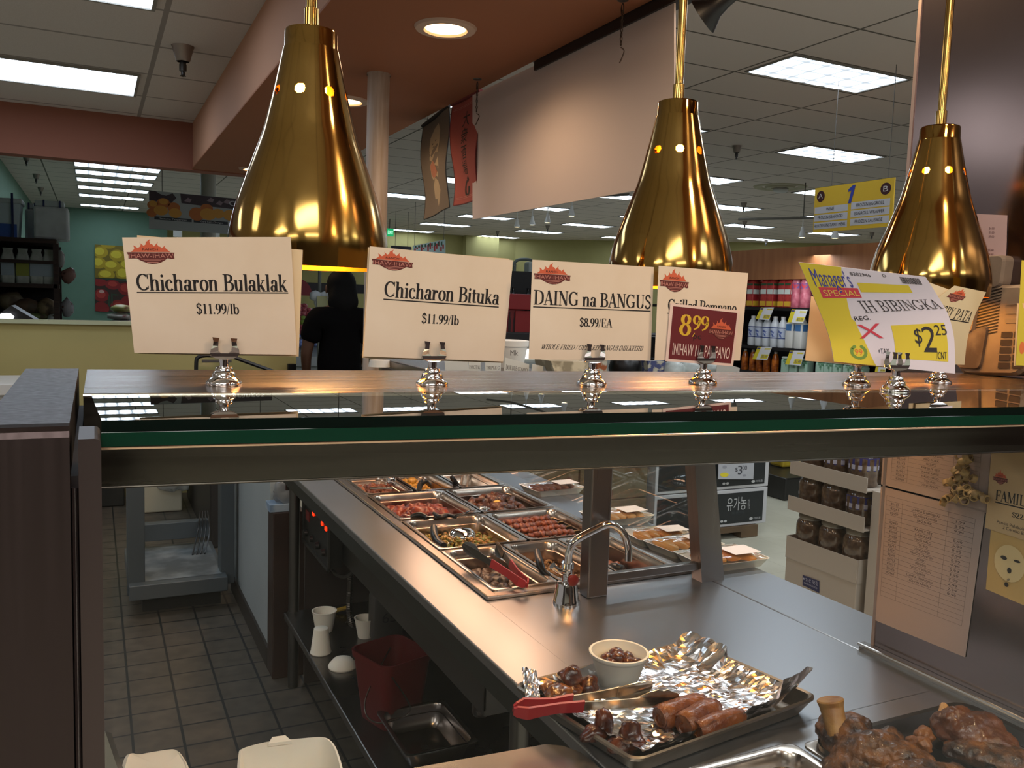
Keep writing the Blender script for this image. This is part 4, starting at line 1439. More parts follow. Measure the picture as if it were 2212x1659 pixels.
bake_heap('A1', 'stewed_meat', 'dark stewed meat chunks in the pan with red tongs', ('#22120d', '#4d3323'), n=45, size=(.014, .026), z=.815, hump=.015, seed=2)
bake_heap('A2', 'minced_stew', 'pale orange minced stew in the pan behind the faucet', ('#8d6236', '#b08a5c'), n=300, size=(.003, .007), z=.822, hump=.008, seed=3, fill=(0, 1, 0, 1))
bake_heap('A3', 'orange_stew', 'orange shrimp stew in the pan behind the steel post', ('#70300f', '#a5561f'), n=40, size=(.010, .018), z=.812, hump=.01, seed=4)
bake_heap('B1', 'vegetable_stirfry', 'chopped vegetable stir-fry under the ladle', ('#b07434', '#6f8038'), n=520, size=(.004, .010), z=.829, hump=.012, seed=5, fill=(.02, .98, .02, .98), flat=.5)
bake_heap('C1', 'red_saucy_meat', 'heap of red saucy meat in the steam pan', ('#501707', '#8a3617'), n=70, size=(.016, .030), z=.832, hump=.022, seed=6, fill=(.05, .85, .05, .8))
bake_heap('C2', 'braised_chunks', 'heap of brown braised chunks with one potato piece', ('#25120b', '#5a3018'), n=85, size=(.014, .028), z=.832, hump=.035, seed=7)
bake_heap('D1', 'red_stew', 'red stew in the farthest staff-side pan', ('#5a240f', '#8d5030'), n=60, size=(.012, .02), z=.835, hump=.012, seed=8)
bake_heap('D2', 'yellow_stew', 'yellow stew in the farthest middle pan', ('#a06a10', '#c08e28'), n=70, size=(.010, .018), z=.838, hump=.018, seed=9, fill=(0, .6, 0, 1))
bake_heap('D3', 'stew_remains', 'last bits of stew in the nearly empty far pan', ('#3a2018', '#70402f'), n=14, size=(.010, .018), z=.815, hump=.0, seed=10, fill=(.1, .9, .0, .4))
t = MB()
t.blob((1.145, 2.42, .866), (.014, .012, .010), 4, .1)
t.build('potato_piece', mat('potato', '#d9a544', 0.4), None, 'yellow potato piece on the brown braised chunks', 'food')
# skewers
SK = mat('bbq_meat', '#431807', 0.32, 0, vary=(70, '#87401a', 0.35, 0.65), bump=(220, 0.4, 0.003))
x0, x1, y0, y1 = PANS['B2']
for k in range(9):
    rnd = random.Random(40 + k)
    yy = y0 + .075 + k * .024
    zz = .842 + (.010 if k % 2 else 0) + .004 * k / 9
    r = thing('barbecue_skewer', 'glazed barbecue skewer in the red skewer pan', 'food', (x0 + .12, yy, zz), 'barbecue skewers in the steam pan')
    t = MB()
    for j in range(8):
        t.blob((x0 + .055 + j * .018, yy + rnd.uniform(-.003, .003), zz + rnd.uniform(-.002, .003)), (.0125, .012, .010), k * 20 + j, .3, 2.4)
    t.build('meat', SK, r)
    t = MB()
    t.tube([(x0 + .028, yy, zz), (x1 - .03, yy, zz + .002)], .0015, 6)
    t.build('stick', mat('bamboo', '#b08a58', 0.7), r)
t = MB()


def foil_fn(u, v):
    p = Vector((x0 + .03 + (x1 - x0 - .06) * u, y0 + .02 + .055 * v, .836 + .012 * (1 - v)))
    return p + Vector((0, 0, .006 * noise.noise(Vector((u * 14, v * 6, 3))) + .004 * noise.noise(Vector((u * 40, v * 20, 8)))))


FOIL = mat('foil', '#e6e6ea', 0.2, 1.0)
t.grid(foil_fn, 40, 14, False)
t.build('foil_strip', FOIL, None, 'crumpled foil strip along the front of the skewer pan', 'foil')


# ------------------------------------------------------------------ utensils
def tongs(name, label, hinge, tipA, tipB, nrm, redlen=0.42, w=0.0085, red='#a8262b', group=None, mtm=None):
    """Two flat spring arms from a hinge, red sleeves, scalloped tips. nrm: direction across the blade width."""
    hinge, tipA, tipB, nrm = map(Vector, (hinge, tipA, tipB, nrm))
    r = thing(name, label, 'tongs', hinge)
    RED = mat('tongs_red', red, 0.35)
    MET = mtm or mat('tongs_steel', '#b0aaa2', 0.25, 1.0)
    for tip in (tipA, tipB):
        d = tip - hinge
        L = d.length
        d.normalize()
        n = (nrm - d * nrm.dot(d)).normalized()
        b = d.cross(n)
        out = b if b.dot(tip - (tipA + tipB) / 2) > 0 else -b

        def sec(s, wd, th, lift=0.0):
            c = hinge + d * (s * L) + out * lift
            return [c + n * wd + out * th, c - n * wd + out * th, c - n * wd - out * th * .2, c + n * wd - out * th * .2]
        t = MB()
        bulge = lambda s: .008 * math.exp(-((s - .08) / .08) ** 2)
        t.loft([sec(s, w * ww, .0022 + .001, bulge(s)) for s, ww in ((-.02, .6), (.0, 1.0), (.06, 1.15), (.15, 1.0), (.25, .95), (redlen, 1.1))], smooth=False)
        t.build('grip', RED, r)
        t = MB()
        t.loft([sec(s, w * ww, .0016) for s, ww in ((redlen, .85), (.55, .8), (.68, .9), (.74, 1.0))], smooth=False)
        # scalloped spoon tip
        poly2 = [(.73, -1.0), (.80, -1.6), (.86, -1.9), (.89, -1.7), (.92, -1.85), (.95, -1.5), (.98, -1.3), (1.0, -.6), (1.01, 0), (1.0, .6), (.98, 1.3), (.95, 1.5), (.92, 1.85), (.89, 1.7), (.86, 1.9), (.80, 1.6), (.73, 1.0)]
        t.prism([(a, bb) for a, bb in poly2], 0, .0014, lambda a, bb, z: hinge + d * (a * L) + n * (bb * w) + out * (z + .0 + .006 * (bb / 1.9) ** 2 * -1))
        t.build('jaw', MET, r)
    t = MB()
    t.lathe([(0, -.004), (.005, -.004), (.005, .004), (0, .004)], hinge, 12)
    t.build('hinge', MET, r)
    return r


tongs('tongs', 'red handled tongs lying in the pan of dark stewed meat', P(1135, 1262, z=.885), P(1000, 1178, z=.915), P(1072, 1178, z=.905), (0.2, 0.1, 1.0), .52, .0088, mtm=mat('tongs_steel_dark', '#57524c', .35, 1.0))


def spoon_handle(label, pts, r=0.0075, bowl=None, bowl_r=0.03, name='serving_spoon', shank=None):
    rt_ = thing(name, label, 'utensil', pts[0])
    t = MB()
    sp = smooth_path(pts, 6)
    n = len(sp)
    t.tube(sp, [r * (0.8 + 0.35 * sin(pi * min(1, i / n * 1.3))) for i in range(n)], 10)
    t.build('handle', BLACK, rt_)
    if shank:
        t = MB()
        t.tube(smooth_path(shank, 4), .0028, 8)
        t.build('shank', CHROME, rt_)
    if bowl is not None:
        t = MB()
        t.lathe([(bowl_r * sin(radians(a)), -bowl_r * .7 * cos(radians(a))) for a in range(0, 91, 10)] + [(bowl_r * .97 * sin(radians(a)), -bowl_r * .66 * cos(radians(a))) for a in range(90, -1, -10)], bowl, 28)
        t.build('bowl', CHROME, rt_)
    return rt_


# ladle with shiny bowl turned up in the vegetables
r = thing('ladle', 'black handled ladle with a shiny upturned bowl in the vegetables', 'utensil', P(935, 1145, z=.86))
t = MB()
sp = smooth_path([P(937, 1140, z=.885), P(938, 1155, z=.878), P(945, 1170, z=.868), P(958, 1180, z=.868)], 6)
t.tube(sp, [.010] * len(sp), 10)
t.build('handle', BLACK, r)
c = P(998, 1163, z=.835)
t = MB()
t.lathe([(.040, -.004), (.0405, 0.0), (.039, .012), (.033, .022), (.022, .028), (0, .030)], c, 32)
t.build('bowl', CHROME, r)
t = MB()
t.tube([P(958, 1180, z=.866), P(975, 1172, z=.846)], .004, 8)
t.build('shank', CHROME, r)
spoon_handle('black spoon handle resting on the red saucy meat pan, nearest the camera of two', [P(888, 1116, z=.875), P(905, 1112, z=.88), P(917, 1115, z=.878), P(924, 1120, z=.875)], .0075, shank=[P(888, 1116, z=.872), P(870, 1112, z=.85)])
spoon_handle('black handled spoon reaching over to the braised chunks', [P(937, 1109, z=.880), P(950, 1117, z=.880), P(968, 1113, z=.882), P(984, 1117, z=.884)], .007, P(1040, 1098, z=.862), .028, shank=[P(984, 1116, z=.884), P(1010, 1106, z=.88), P(1022, 1100, z=.868)])
spoon_handle('black spoon handle standing in the pale minced stew', [P(1160, 1190, z=.900), P(1165, 1212, z=.892), P(1172, 1232, z=.878), P(1185, 1244, z=.870)], .0085, shank=[P(1185, 1244, z=.869), P(1200, 1250, z=.86), P(1212, 1240, z=.825)])
spoon_handle('short black spoon handle in the orange stew right of the post', [P(1322, 1222, z=.868), P(1334, 1226, z=.874), P(1344, 1226, z=.87)], .009)
spoon_handle('black spoon handle in the farthest yellow stew pan', [P(905, 1062, z=.868), P(908, 1047, z=.878), P(918, 1040, z=.888), P(928, 1048, z=.868)], .009)
spoon_handle('black spoon handle in the nearly empty far pan', [P(975, 1029, z=.900), P(979, 1036, z=.888), P(985, 1043, z=.874), P(992, 1050, z=.868)], .008)
t = MB()
c = P(840, 1050, z=.868)
t.tube([P(800, 1056, z=.862), P(848, 1056, z=.866)], .006, 8)
t.lathe([(0, 0), (.014, .004), (.018, .02), (.014, .032), (0, .034)], P(845, 1051, z=.862), 14)
t.build('steel_scoop', CHROME, None, 'steel scoop lying across the farthest red stew pan', 'utensil')

# faucet
fa = thing('faucet', 'chrome gooseneck faucet with a red capped valve on the counter', 'faucet', (.908, 1.555, ZC))
t = MB()
t.lathe([(.030, 0), (.030, .006), (.027, .012), (.023, .040), (.021, .046), (.0, .048)], fa.location, 28)
t.build('base', CHROME, fa)
b0 = fa.location
px_path = [(1228, 1248), (1227, 1220), (1230, 1190), (1243, 1168), (1280, 1147), (1312, 1133), (1335, 1140), (1350, 1158), (1357, 1185), (1357, 1212)]
pth = []
for i, (a, b) in enumerate(px_path):
    pth.append(P(a, b, y=1.555 - .004 * i))
t = MB()
t.lathe([(.011, .046), (.011, .075), (.014, .078), (.014, .090), (.010, .095)], b0, 20)
t.build('collar', CHROME, fa)
t = MB()
t.tube(smooth_path([b0 + Vector((0, 0, .09))] + pth, 6), .0083, 16)
t.build('spout', CHROME, fa)
hb = P(1236, 1253, y=1.54)
t = MB()
t.tube([b0 + Vector((0, 0, .058)), hb], .011, 14)
t.tube([b0 + Vector((0.0, 0.0, .066)), P(1205, 1232, y=1.55), P(1193, 1222, y=1.55)], [.006, .006, .008], 10)
t.build('valve_handle', CHROME, fa)
t = MB()
t.lathe([(0, 0), (.0125, 0), (.0125, .006), (.009, .008), (0, .008)], hb, 18, mtx=Matrix.Rotation(radians(90), 3, 'X'))
t.build('red_cap', mat('valve_red', '#7d2018', 0.3), fa, 'dark red valve cap')

# ------------------------------------------------------------------ packaged trays on the customer ledge
WRAP = thin_glass('cling_film', (.97, .97, .97), .05, 1.35)


def tray(label, c, lx, ly, rotz, foodcol, n=5, lab=True, seed=0):
    c = Vector(c)
    r = thing('foam_tray', label, 'food tray', c, 'wrapped trays on the customer ledge')
    q = Matrix.Rotation(rotz, 3, 'Z')
    T = lambda p: c + q @ Vector(p)
    t = MB()
    lo = [[T(p) for p in rrect(-lx / 2 * s_, lx / 2 * s_, -ly / 2 * s_, ly / 2 * s_, .012, z_)] for s_, z_ in ((.86, 0), (1.0, .020), (1.03, .022), (1.0, .0215), (.86, .004), (.1, .004))]
    t.loft(lo, caps=True)
    t.build('tray', FOAM, r)
    rnd = random.Random(seed)
    t = MB()
    for k in range(n):
        t.blob(T(((k + .5) / n * lx * .8 - lx * .4, rnd.uniform(-.01, .01), .018)), (lx / n * .48, ly * .36, .011), seed * 9 + k, .15, 2, 2, q)
    t.build('food', mat('tray_food_' + foodcol, foodcol, .35), r)
    t = MB()
    t.grid(lambda u, v: T(((u - .5) * lx * .99, (v - .5) * ly * .99, .023 + .009 * sin(pi * u) ** .6 * sin(pi * v) ** .6 + .0015 * noise.noise(Vector((u * 9, v * 9, seed))))), 14, 14)
    t.build('film', WRAP, r)
    if lab:
        t = MB()
        zz = .0345
        t.grid(lambda u, v: T((lx * (.02 + .42 * u), ly * (-.36 + .5 * v), zz)), 2, 2)
        t.build('price_label', mat('label_white', '#e8dcd6', .6), r)
    return r


tray('wrapped foam tray of yellow food nearest the leaning post on the ledge', (1.425, 1.672, ZC), .20, .135, radians(0), '#c87f1e', 4, True, 1)
tray('wrapped foam tray second from the near end of the ledge', (1.405, 1.80, ZC), .18, .125, radians(6), '#cf9242', 4, True, 2)
tray('wrapped foam tray third along the ledge, tilted label up', (1.395, 1.905, ZC), .175, .115, radians(-4), '#cc8a3a', 4, True, 3)
tray('wrapped foam tray of pale rolls behind the faucet spout', (1.405, 2.13, ZC), .19, .13, radians(3), '#c99a62', 5, True, 4)
tray('wrapped foam tray of dark meat at the far end of the ledge', (1.405, 2.535, ZC), .19, .13, radians(3), '#6b3a2c', 6, True, 5)
# ------------------------------------------------------------------ near work surface: sheet tray, foil, meats
nd = thing('work_ledge', 'bright steel ledge at the bottom of the case, left of the sheet tray', 'counter', (.4, .9, 0))
t = MB()
pts = [(0.02, .70), (.630, .70), (.630, .985), (.626, 1.015), (.612, 1.04), (.59, 1.054), (.02, 1.056 + .035)]
t.prism([(a, b) for a, b in pts], .838, .856)
t.build('top', mat('ledge_steel', '#b3aaa3', .24, .92), nd)
t = MB()
t.box(.05, .72, 0, .08, .75, .838)
t.box(.58, .72, 0, .61, .75, .838)
t.build('leg', STEEL_DK, nd)
BR = [P(1105, 1483, z=.885), P(1372, 1652, z=.885), P(1770, 1510, z=.885), P(1490, 1387, z=.885)]  # left, near, right, far
tc = sum(BR, Vector()) / 4
tray_o = thing('sheet_tray', 'aluminium sheet tray lined with crumpled foil', 'tray', (tc.x, tc.y, ZC))


def tray_map(u, v, z):
    return (BR[0] * (1 - u) * (1 - v) + BR[1] * u * (1 - v) + BR[2] * u * v + BR[3] * (1 - u) * v) * 1.0 - Vector((0, 0, .885)) + Vector((0, 0, z)) if False else Vector(((BR[0].x * (1 - u) * (1 - v) + BR[1].x * u * (1 - v) + BR[2].x * u * v + BR[3].x * (1 - u) * v), (BR[0].y * (1 - u) * (1 - v) + BR[1].y * u * (1 - v) + BR[2].y * u * v + BR[3].y * (1 - u) * v), z))


def tring(ins, z, r=.06, n=5):
    L = []
    for cu, cv, a0 in ((1 - ins - r, ins + r, -90), (1 - ins - r, 1 - ins - r, 0), (ins + r, 1 - ins - r, 90), (ins + r, ins + r, 180)):
        for k in range(n + 1):
            a = radians(a0 + 90 * k / n)
            L.append(tray_map(cu + r * cos(a), cv + r * sin(a), z))
    return L


ALU = mat('aluminium', '#a79e94', .36, 1.0, vary=(14, '#8d857c', .35, .7))
t = MB()
t.loft([tring(.045, ZC + .002), tring(.01, ZC + .022), tring(0, ZC + .025), tring(.0, ZC + .029), tring(.008, ZC + .031), tring(.018, ZC + .029), tring(.024, ZC + .022), tring(.055, ZC + .005, .05), tring(.3, ZC + .004, .05), tring(.48, ZC + .004, .01)], caps=False)
t.build('tray', ALU, tray_o)


def hgt(u, v):
    """height of the crumpled foil above the tray bottom"""
    e = min(u, 1 - u, v, 1 - v)
    h = .004 + .003 * noise.noise(Vector((u * 5, v * 5, 1)))
    h += .009 * abs(noise.noise(Vector((u * 8, v * 9, 4)))) + .005 * abs(noise.noise(Vector((u * 17 + v * 7, v * 15, 9)))) + .0009 * noise.noise(Vector((u * 50, v * 50, 2)))
    lift = max(0, 1 - e / .10)
    rim = .022 * lift ** 1.3
    if v > .80 and u > .55:      # foil standing up along the right-near edge
        rim += .030 * max(0, 1 - (1 - u) / .12) * min(1, (v - .0) / .9)
    if u > .88:
        rim += .012 * max(0, (u - .88) / .12) * (0.4 + v)
    if u < .35 and v > .86:      # peak at the far corner
        rim += .020 * (v - .86) / .14
    return h + rim


t = MB()
FN = 56


def foil(u, v):
    uu, vv = .035 + .945 * u, .035 + .93 * v
    if u > .5 and v < .35:
        vv += .06 * (u - .5) * (0.35 - v)
    p = tray_map(uu, vv, ZC + .005 + hgt(u, v))
    k = .006
    return p + Vector((k * noise.noise(Vector((u * 15, v * 15, 7))), k * noise.noise(Vector((u * 15, v * 15, 17))), 0))


t.grid(foil, FN, FN, False)
t.build('foil_sheet', FOIL, None, 'large crumpled sheet of aluminium foil in the sheet tray', 'foil')
t = MB()
t.grid(lambda u, v: P(1136 + 32 * u - 10 * v, 1512 - 44 * v + 6 * u, z=.885 + .004 * noise.noise(Vector((u * 5, v * 6, 1)))) + Vector((0, 0, .02 * v + .006 * abs(noise.noise(Vector((u * 8, v * 8, 3)))))), 10, 10, False)
t.build('foil_flap', FOIL, None, 'small bright foil flap standing at the left corner of the tray', 'foil')

GLAZE = mat('glazed_meat', '#4d220c', .27, 0, vary=(40, '#b06a24', .42, .66), bump=(150, .5, .002), coat=.25)
GLAZE2 = mat('glazed_dark', '#3a170a', .26, 0, vary=(45, '#74381a', .40, .68), bump=(150, .5, .002), coat=.3)
left = [((1205, 1500), (.024, .018, .016), .888, 'large glazed meat chunk at the left end of the tray', GLAZE), ((1180, 1492), (.014, .013, .013), .884, 'small glazed meat piece against the foil flap at the left', GLAZE), ((1232, 1460), (.021, .020, .017), .905, 'dark round glazed meatball on top of the left cluster', GLAZE2), ((1238, 1490), (.015, .014, .013), .887, 'orange-sided glazed piece in the middle of the left cluster', GLAZE), ((1270, 1482), (.019, .017, .016), .887, 'glazed meatball beside the foam cup', GLAZE2)]
for i, ((a, b), rd, z, lab, mm) in enumerate(left):
    t = MB()
    t.blob(P(a, b, z=z), rd, 60 + i, .22, 2.2, 3)
    t.build('glazed_meat', mm, None, lab, 'food')
low = [((1303, 1562), (.014, .014, .024), .896, 'upright glazed meat stub in the lower cluster on the foil'), ((1285, 1585), (.022, .014, .012), .884, 'flat glazed meat piece at the left of the lower cluster'), ((1362, 1582), (.017, .016, .017), .898, 'glazed meat piece on top of the lower cluster, at its right'), ((1352, 1606), (.030, .018, .013), .884, 'long glazed meat piece at the bottom of the lower cluster')]
for i, ((a, b), rd, z, lab) in enumerate(low):
    t = MB()
    t.blob(P(a, b, z=z), rd, 80 + i, .16, 2.0, 3)
    t.build('glazed_meat', GLAZE2, None, lab, 'food')
# fried rolls
ROLL = mat('fried_roll', '#5f290c', .34, 0, vary=(28, '#9a5620', .36, .66, (1, 1, 1)), bump=(70, .9, .006), coat=.15)
for i, (a, b, rr, lab) in enumerate([((1425, 1553), (1520, 1518), .0205, 'fried roll farthest back of three, next to the tongs tip'), ((1478, 1570), (1545, 1528), .021, 'fried roll in the middle of the three'), ((1508, 1580), (1602, 1545), .0165, 'thin fried roll nearest the raised foil edge')]):
    A, B = P(*a, z=.888), P(*b, z=.892)
    n = 16
    pts, rads = [], []
    for k in range(n + 1):
        s_ = k / n
        pts.append(A.lerp(B, s_) + Vector((0, 0, .003 * sin(pi * s_))))
        rads.append(rr * (.97 + .06 * noise.noise(Vector((s_ * 4, i, 0)))) * (1 if .04 < s_ < .93 else .82) * (1 - .2 * s_))
    t = MB()
    t.tube(pts, rads, 18)
    # open wrapper lip spiralling in the end
    d = (B - A).normalized()
    n1 = d.orthogonal().normalized()
    n2 = d.cross(n1)
    spiral = [A - d * .001 + (n1 * cos(x_ * .5) + n2 * sin(x_ * .5)) * rr * (.92 - .05 * x_) for x_ in range(14)]
    t.tube(spiral, .0016, 6)
    t.build('fried_roll', ROLL, None, lab, 'food')
# foam cup with meatballs
cc = P(1334, 1478, z=ZC + .008)
cup = thing('foam_cup', 'white foam cup of dark meatballs standing in the sheet tray', 'cup', cc)
h_ = .0575
t = MB()
t.lathe([(0, 0), (.030, 0), (.0315, .003), (.0455, h_ - .010), (.0470, h_ - .008), (.0500, h_ - .004), (.0505, h_), (.0485, h_ + .0012), (.0462, h_), (.0455, h_ - .006), (.0435, h_ - .012), (.0300, .006), (0, .005)], cc, 48)
t.build('cup', FOAM, cup)
for i, (dx, dy, dz) in enumerate([(-.014, .012, .046), (.006, .016, .050), (.020, .002, .045), (-.004, -.004, .052), (.012, -.014, .044), (-.018, -.010, .044), (.026, -.012, .041)]):
    t = MB()
    t.blob(cc + Vector((dx, dy, dz - .004)), (.013, .012, .011), 120 + i, .25, 2.2, 2)
    t.build('meatball', GLAZE2, None, 'small dark glazed meatball inside the foam cup', 'food', 'meatballs in the foam cup')
tongs('tongs', 'red handled tongs lying across the near left edge of the sheet tray', P(1116, 1533, z=.905), P(1408, 1482, z=.910), P(1468, 1512, z=.900), (0.15, -.35, 1.0), .40, .0095, '#b3282b', mtm=mat('tongs_steel_used', '#a89f90', .28, 1.0, vary=(25, '#6f6350', .45, .7)))

# front pan (only its rim shows) and the pan with the pork hocks
rot_small = None
pan('steam_pan', 'empty steel pan cut off by the bottom edge of the photo', 'food pan', .66, .895, .705, .878, .885, .05, group=None)
pan('steam_pan', 'steel pan under the fried pork hocks at the lower right', 'food pan', .905, 1.20, .705, .868, .885, .028, taper=.006)
bt = MB()
bt.loft([rrect(.915, 1.235, .71, .858, .03, .872), rrect(.912, 1.24, .707, .862, .03, .893), rrect(.920, 1.23, .712, .855, .03, .892), rrect(.93, 1.22, .72, .845, .03, .876), rrect(1.0, 1.1, .76, .80, .02, .875)], caps=False)
bt.build('black_tray', BLACK, None, 'black plastic tray holding the fried pork hocks', 'tray')
PORK = mat('fried_pork', '#26130b', .42, 0, vary=(34, '#7d4c20', .40, .66), bump=(90, .8, .006), coat=.15)
PORK2 = mat('fried_skin', '#4a230d', .35, 0, vary=(16, '#7d451c', .35, .7), bump=(120, .5, .004), coat=.2)
BONE = mat('bone', '#7d4f22', .5, 0, vary=(30, '#a88048', .35, .7), bump=(120, .4, .003))


def lumps(name, parts, mt_, voxel=.0035, root=None, **kw):
    t = MB()
    for i, (c, rd, rot_) in enumerate(parts):
        t.blob(c, rd, i + 5, .18, 2.2, 3, rot_)
    o = t.build(name, mt_, root, **kw)
    evaluated(o, [('REMESH', dict(mode='VOXEL', voxel_size=voxel, use_smooth_shade=True))])
    bm = bmesh.new()
    bm.from_mesh(o.data)
    bm.normal_update()
    for v_ in bm.verts:
        q = (v_.co + o.location) * 60
        v_.co += v_.normal * (.0035 * noise.noise(q) + .0018 * noise.noise(q * 2.6))
    bm.to_mesh(o.data)
    bm.free()
    return o


def Pz(a, b, z):
    return P(a, b, z=z)


hk = thing('pork_hock', 'fried pork hock with an upright bone stump, beside the sheet tray', 'food', Pz(1900, 1640, .885))
RX = lambda a, ax: Matrix.Rotation(radians(a), 3, ax)
lumps('meat', [(Pz(1835, 1600, .90), (.040, .035, .035), None), (Pz(1880, 1625, .905), (.045, .04, .030), None), (Pz(1800, 1575, .91), (.022, .022, .032), None), (Pz(1945, 1650, .90), (.055, .035, .030), RX(-30, 'Z')), (Pz(1860, 1655, .89), (.05, .045, .025), None), (Pz(1925, 1600, .905), (.022, .02, .016), None), (Pz(2010, 1690, .90), (.06, .03, .026), RX(-35, 'Z'))], PORK, .003, hk)
t = MB()
bp = [Pz(1812, 1590, .91), Pz(1804, 1560, .925), Pz(1797, 1530, .940), Pz(1793, 1510, .952)]
t.tube(smooth_path(bp, 5), [.017, .0168, .0165, .016, .0158, .0155, .0155, .0155, .016, .0162, .0165, .017, .0178, .0185, .019, .0175], 18)
t.build('bone', BONE, hk)
hk2 = thing('pork_hock', 'round skinned fried pork hock at the right, behind the bony one', 'food', Pz(2085, 1590, .885))
lumps('skin', [(Pz(2100, 1580, .905), (.052, .030, .026), RX(-28, 'Z')), (Pz(2060, 1565, .908), (.030, .028, .028), None), (Pz(2140, 1605, .90), (.040, .025, .020), RX(-25, 'Z'))], PORK2, .003, hk2)
lumps('meat', [(Pz(2120, 1622, .893), (.055, .022, .018), RX(-25, 'Z')), (Pz(2170, 1640, .890), (.05, .03, .016), RX(-25, 'Z')), (Pz(2080, 1610, .892), (.03, .02, .015), None)], PORK, .003, hk2)
t = MB()
t.tube([Pz(2036, 1560, .905) + Vector((.012 * cos(a * .5), .0, .024 * sin(a * .5))) * (1.0) + Vector((0, .004 * sin(a), 0)) for a in range(0, 13)], .006, 8)
t.build('rind', mat('pale_rind', '#b98a55', .5), hk2)
lumps('fried_scrap', [(Pz(1998, 1588, .90), (.016, .012, .010), None), (Pz(1985, 1605, .90), (.012, .018, .010), None)], mat('crackling', '#7d4a1e', .4, bump=(150, .6, .003)), .002, None, label='orange scrap of crackling between the two pork hocks', cat='food')

# foam boxes at the lower left
def round_loop(l_, n=4):
    out = []
    m_ = len(l_)
    for i in range(m_):
        p0, p1, p2, p3 = l_[i - 1], l_[i], l_[(i + 1) % m_], l_[(i + 2) % m_]
        for k in range(n):
            t_ = k / n
            out.append(0.5 * ((2 * p1) + (p2 - p0) * t_ + (2 * p0 - 5 * p1 + 4 * p2 - p3) * t_ * t_ + (3 * p1 - p0 - 3 * p2 + p3) * t_ ** 3))
    return out


fb = thing('foam_box', 'open white foam takeaway box at the bottom, with a tab on its lid', 'takeaway box', (.235, 1.02, .856))


def P2(a, b, z):
    return P(a, b, z=z)


t = MB()
top = [P2(515, 1632, .925), P2(522, 1618, .928), P2(560, 1606, .930), P2(600, 1599, .930), P2(640, 1596, .930), P2(690, 1592, .929), P2(712, 1598, .928), P2(728, 1620, .925), P2(742, 1668, .920), P2(748, 1720, .91), P2(520, 1740, .91), P2(512, 1680, .92)]
cen = sum(top, Vector()) / len(top)
lo = [[cen + (p - cen) * .82 + Vector((0, 0, -.065)) for p in top], [cen + (p - cen) * .96 + Vector((0, 0, -.012)) for p in top], top, [cen + (p - cen) * .955 + Vector((0, 0, .001)) for p in top], [cen + (p - cen) * .92 + Vector((0, 0, -.010)) for p in top], [cen + (p - cen) * .78 + Vector((0, 0, -.055)) for p in top]]
t.loft([round_loop(l_) for l_ in lo])
t.build('box', FOAM, fb)
t = MB()
q_ = [P2(580, 1606, .930), P2(588, 1592, .933), P2(616, 1588, .933), P2(630, 1600, .930)]
t.hexa([p - Vector((0, 0, .004)) for p in q_], q_)
t.build('tab', FOAM, fb)
fb2 = thing('foam_box', 'closed white foam takeaway box at the bottom left, beside the metal rim', 'takeaway box', (.07, 1.05, .856))
t = MB()
cz = .905
q = [P2(268, 1640, cz), P2(300, 1632, cz), P2(360, 1622, cz), P2(382, 1622, cz), P2(396, 1636, cz), P2(410, 1668, cz), P2(420, 1760, cz), P2(262, 1760, cz)]
ce_ = sum(q, Vector()) / len(q)
t.loft([round_loop(l_) for l_ in [[ce_ + (p - ce_) * 1.06 + Vector((0, 0, -.047)) for p in q], [ce_ + (p - ce_) * 1.05 + Vector((0, 0, -.012)) for p in q], [ce_ + (p - ce_) * 1.0 for p in q], [ce_ + (p - ce_) * .90 + Vector((0, 0, .004)) for p in q], [ce_ + (p - ce_) * .86 + Vector((0, 0, .003)) for p in q], [ce_ + (p - ce_) * .3 + Vector((0, 0, .003)) for p in q]]])
t.build('box', FOAM, fb2)
t = MB()
A, B = P(227, 1586, z=.96), P(262, 1690, z=.90)
t.loft([[A + Vector((0, 0, .004)), A + Vector((.007, 0, .0)), A + Vector((.003, .01, -.05)), A + Vector((-.006, .01, -.05))], [B + Vector((0, 0, .004)), B + Vector((.007, 0, .0)), B + Vector((.003, .01, -.045)), B + Vector((-.006, .01, -.045))]], smooth=False)
t.build('steel_pan_lid', STEEL, None, 'steel pan edge leaning at the lower left corner by the end panel', 'lid')

# ------------------------------------------------------------------ right-hand steel column
XP = 1.333
cp = thing('steel_column', 'tall stainless clad column on the right', 'column', (1.42, .8, ZC))
t = MB()
t.box(XP, .42, 0.0, 1.62, 1.118, 3.45)
t.build('cladding', mat('column_steel', '#85787a', .2, 1.0, vary=(2.5, '#786c6c', .3, .7), bump=(2.0, .30, .05, 1)), cp)
t = MB()
t.box(XP - .002, 1.114, ZC, XP + .022, 1.1205, 3.45)
t.build('corner_strip', mat('corner_strip', '#bba396', .35, 1.0), cp)
t = MB()
for k in range(26):
    z = .92 + k * .036 + .006 * (k % 3)
    rr = .0025 if k % 2 else .0038
    t.lathe([(0, -.0012), (rr, -.0012)], (XP + .010, 1.1208, z), 8, False, Matrix.Rotation(radians(-90), 3, 'X'))
t.build('perforation', mat('hole_black', '#17100d', .8), cp)
t = MB()
t.box(XP - .016, .42, ZC, XP - .001, 1.135, ZC + .012)
t.tube([(XP - .018, .42, ZC + .010), (XP - .018, 1.135, ZC + .010)], .0035, 8)
t.build('base_trim', STEEL, cp)


def wallfn(px4):
    return quad_fn(*[P(a, b, x=XP - .0015 - i * 0) for i, (a, b) in enumerate(px4)])


random.seed(11)


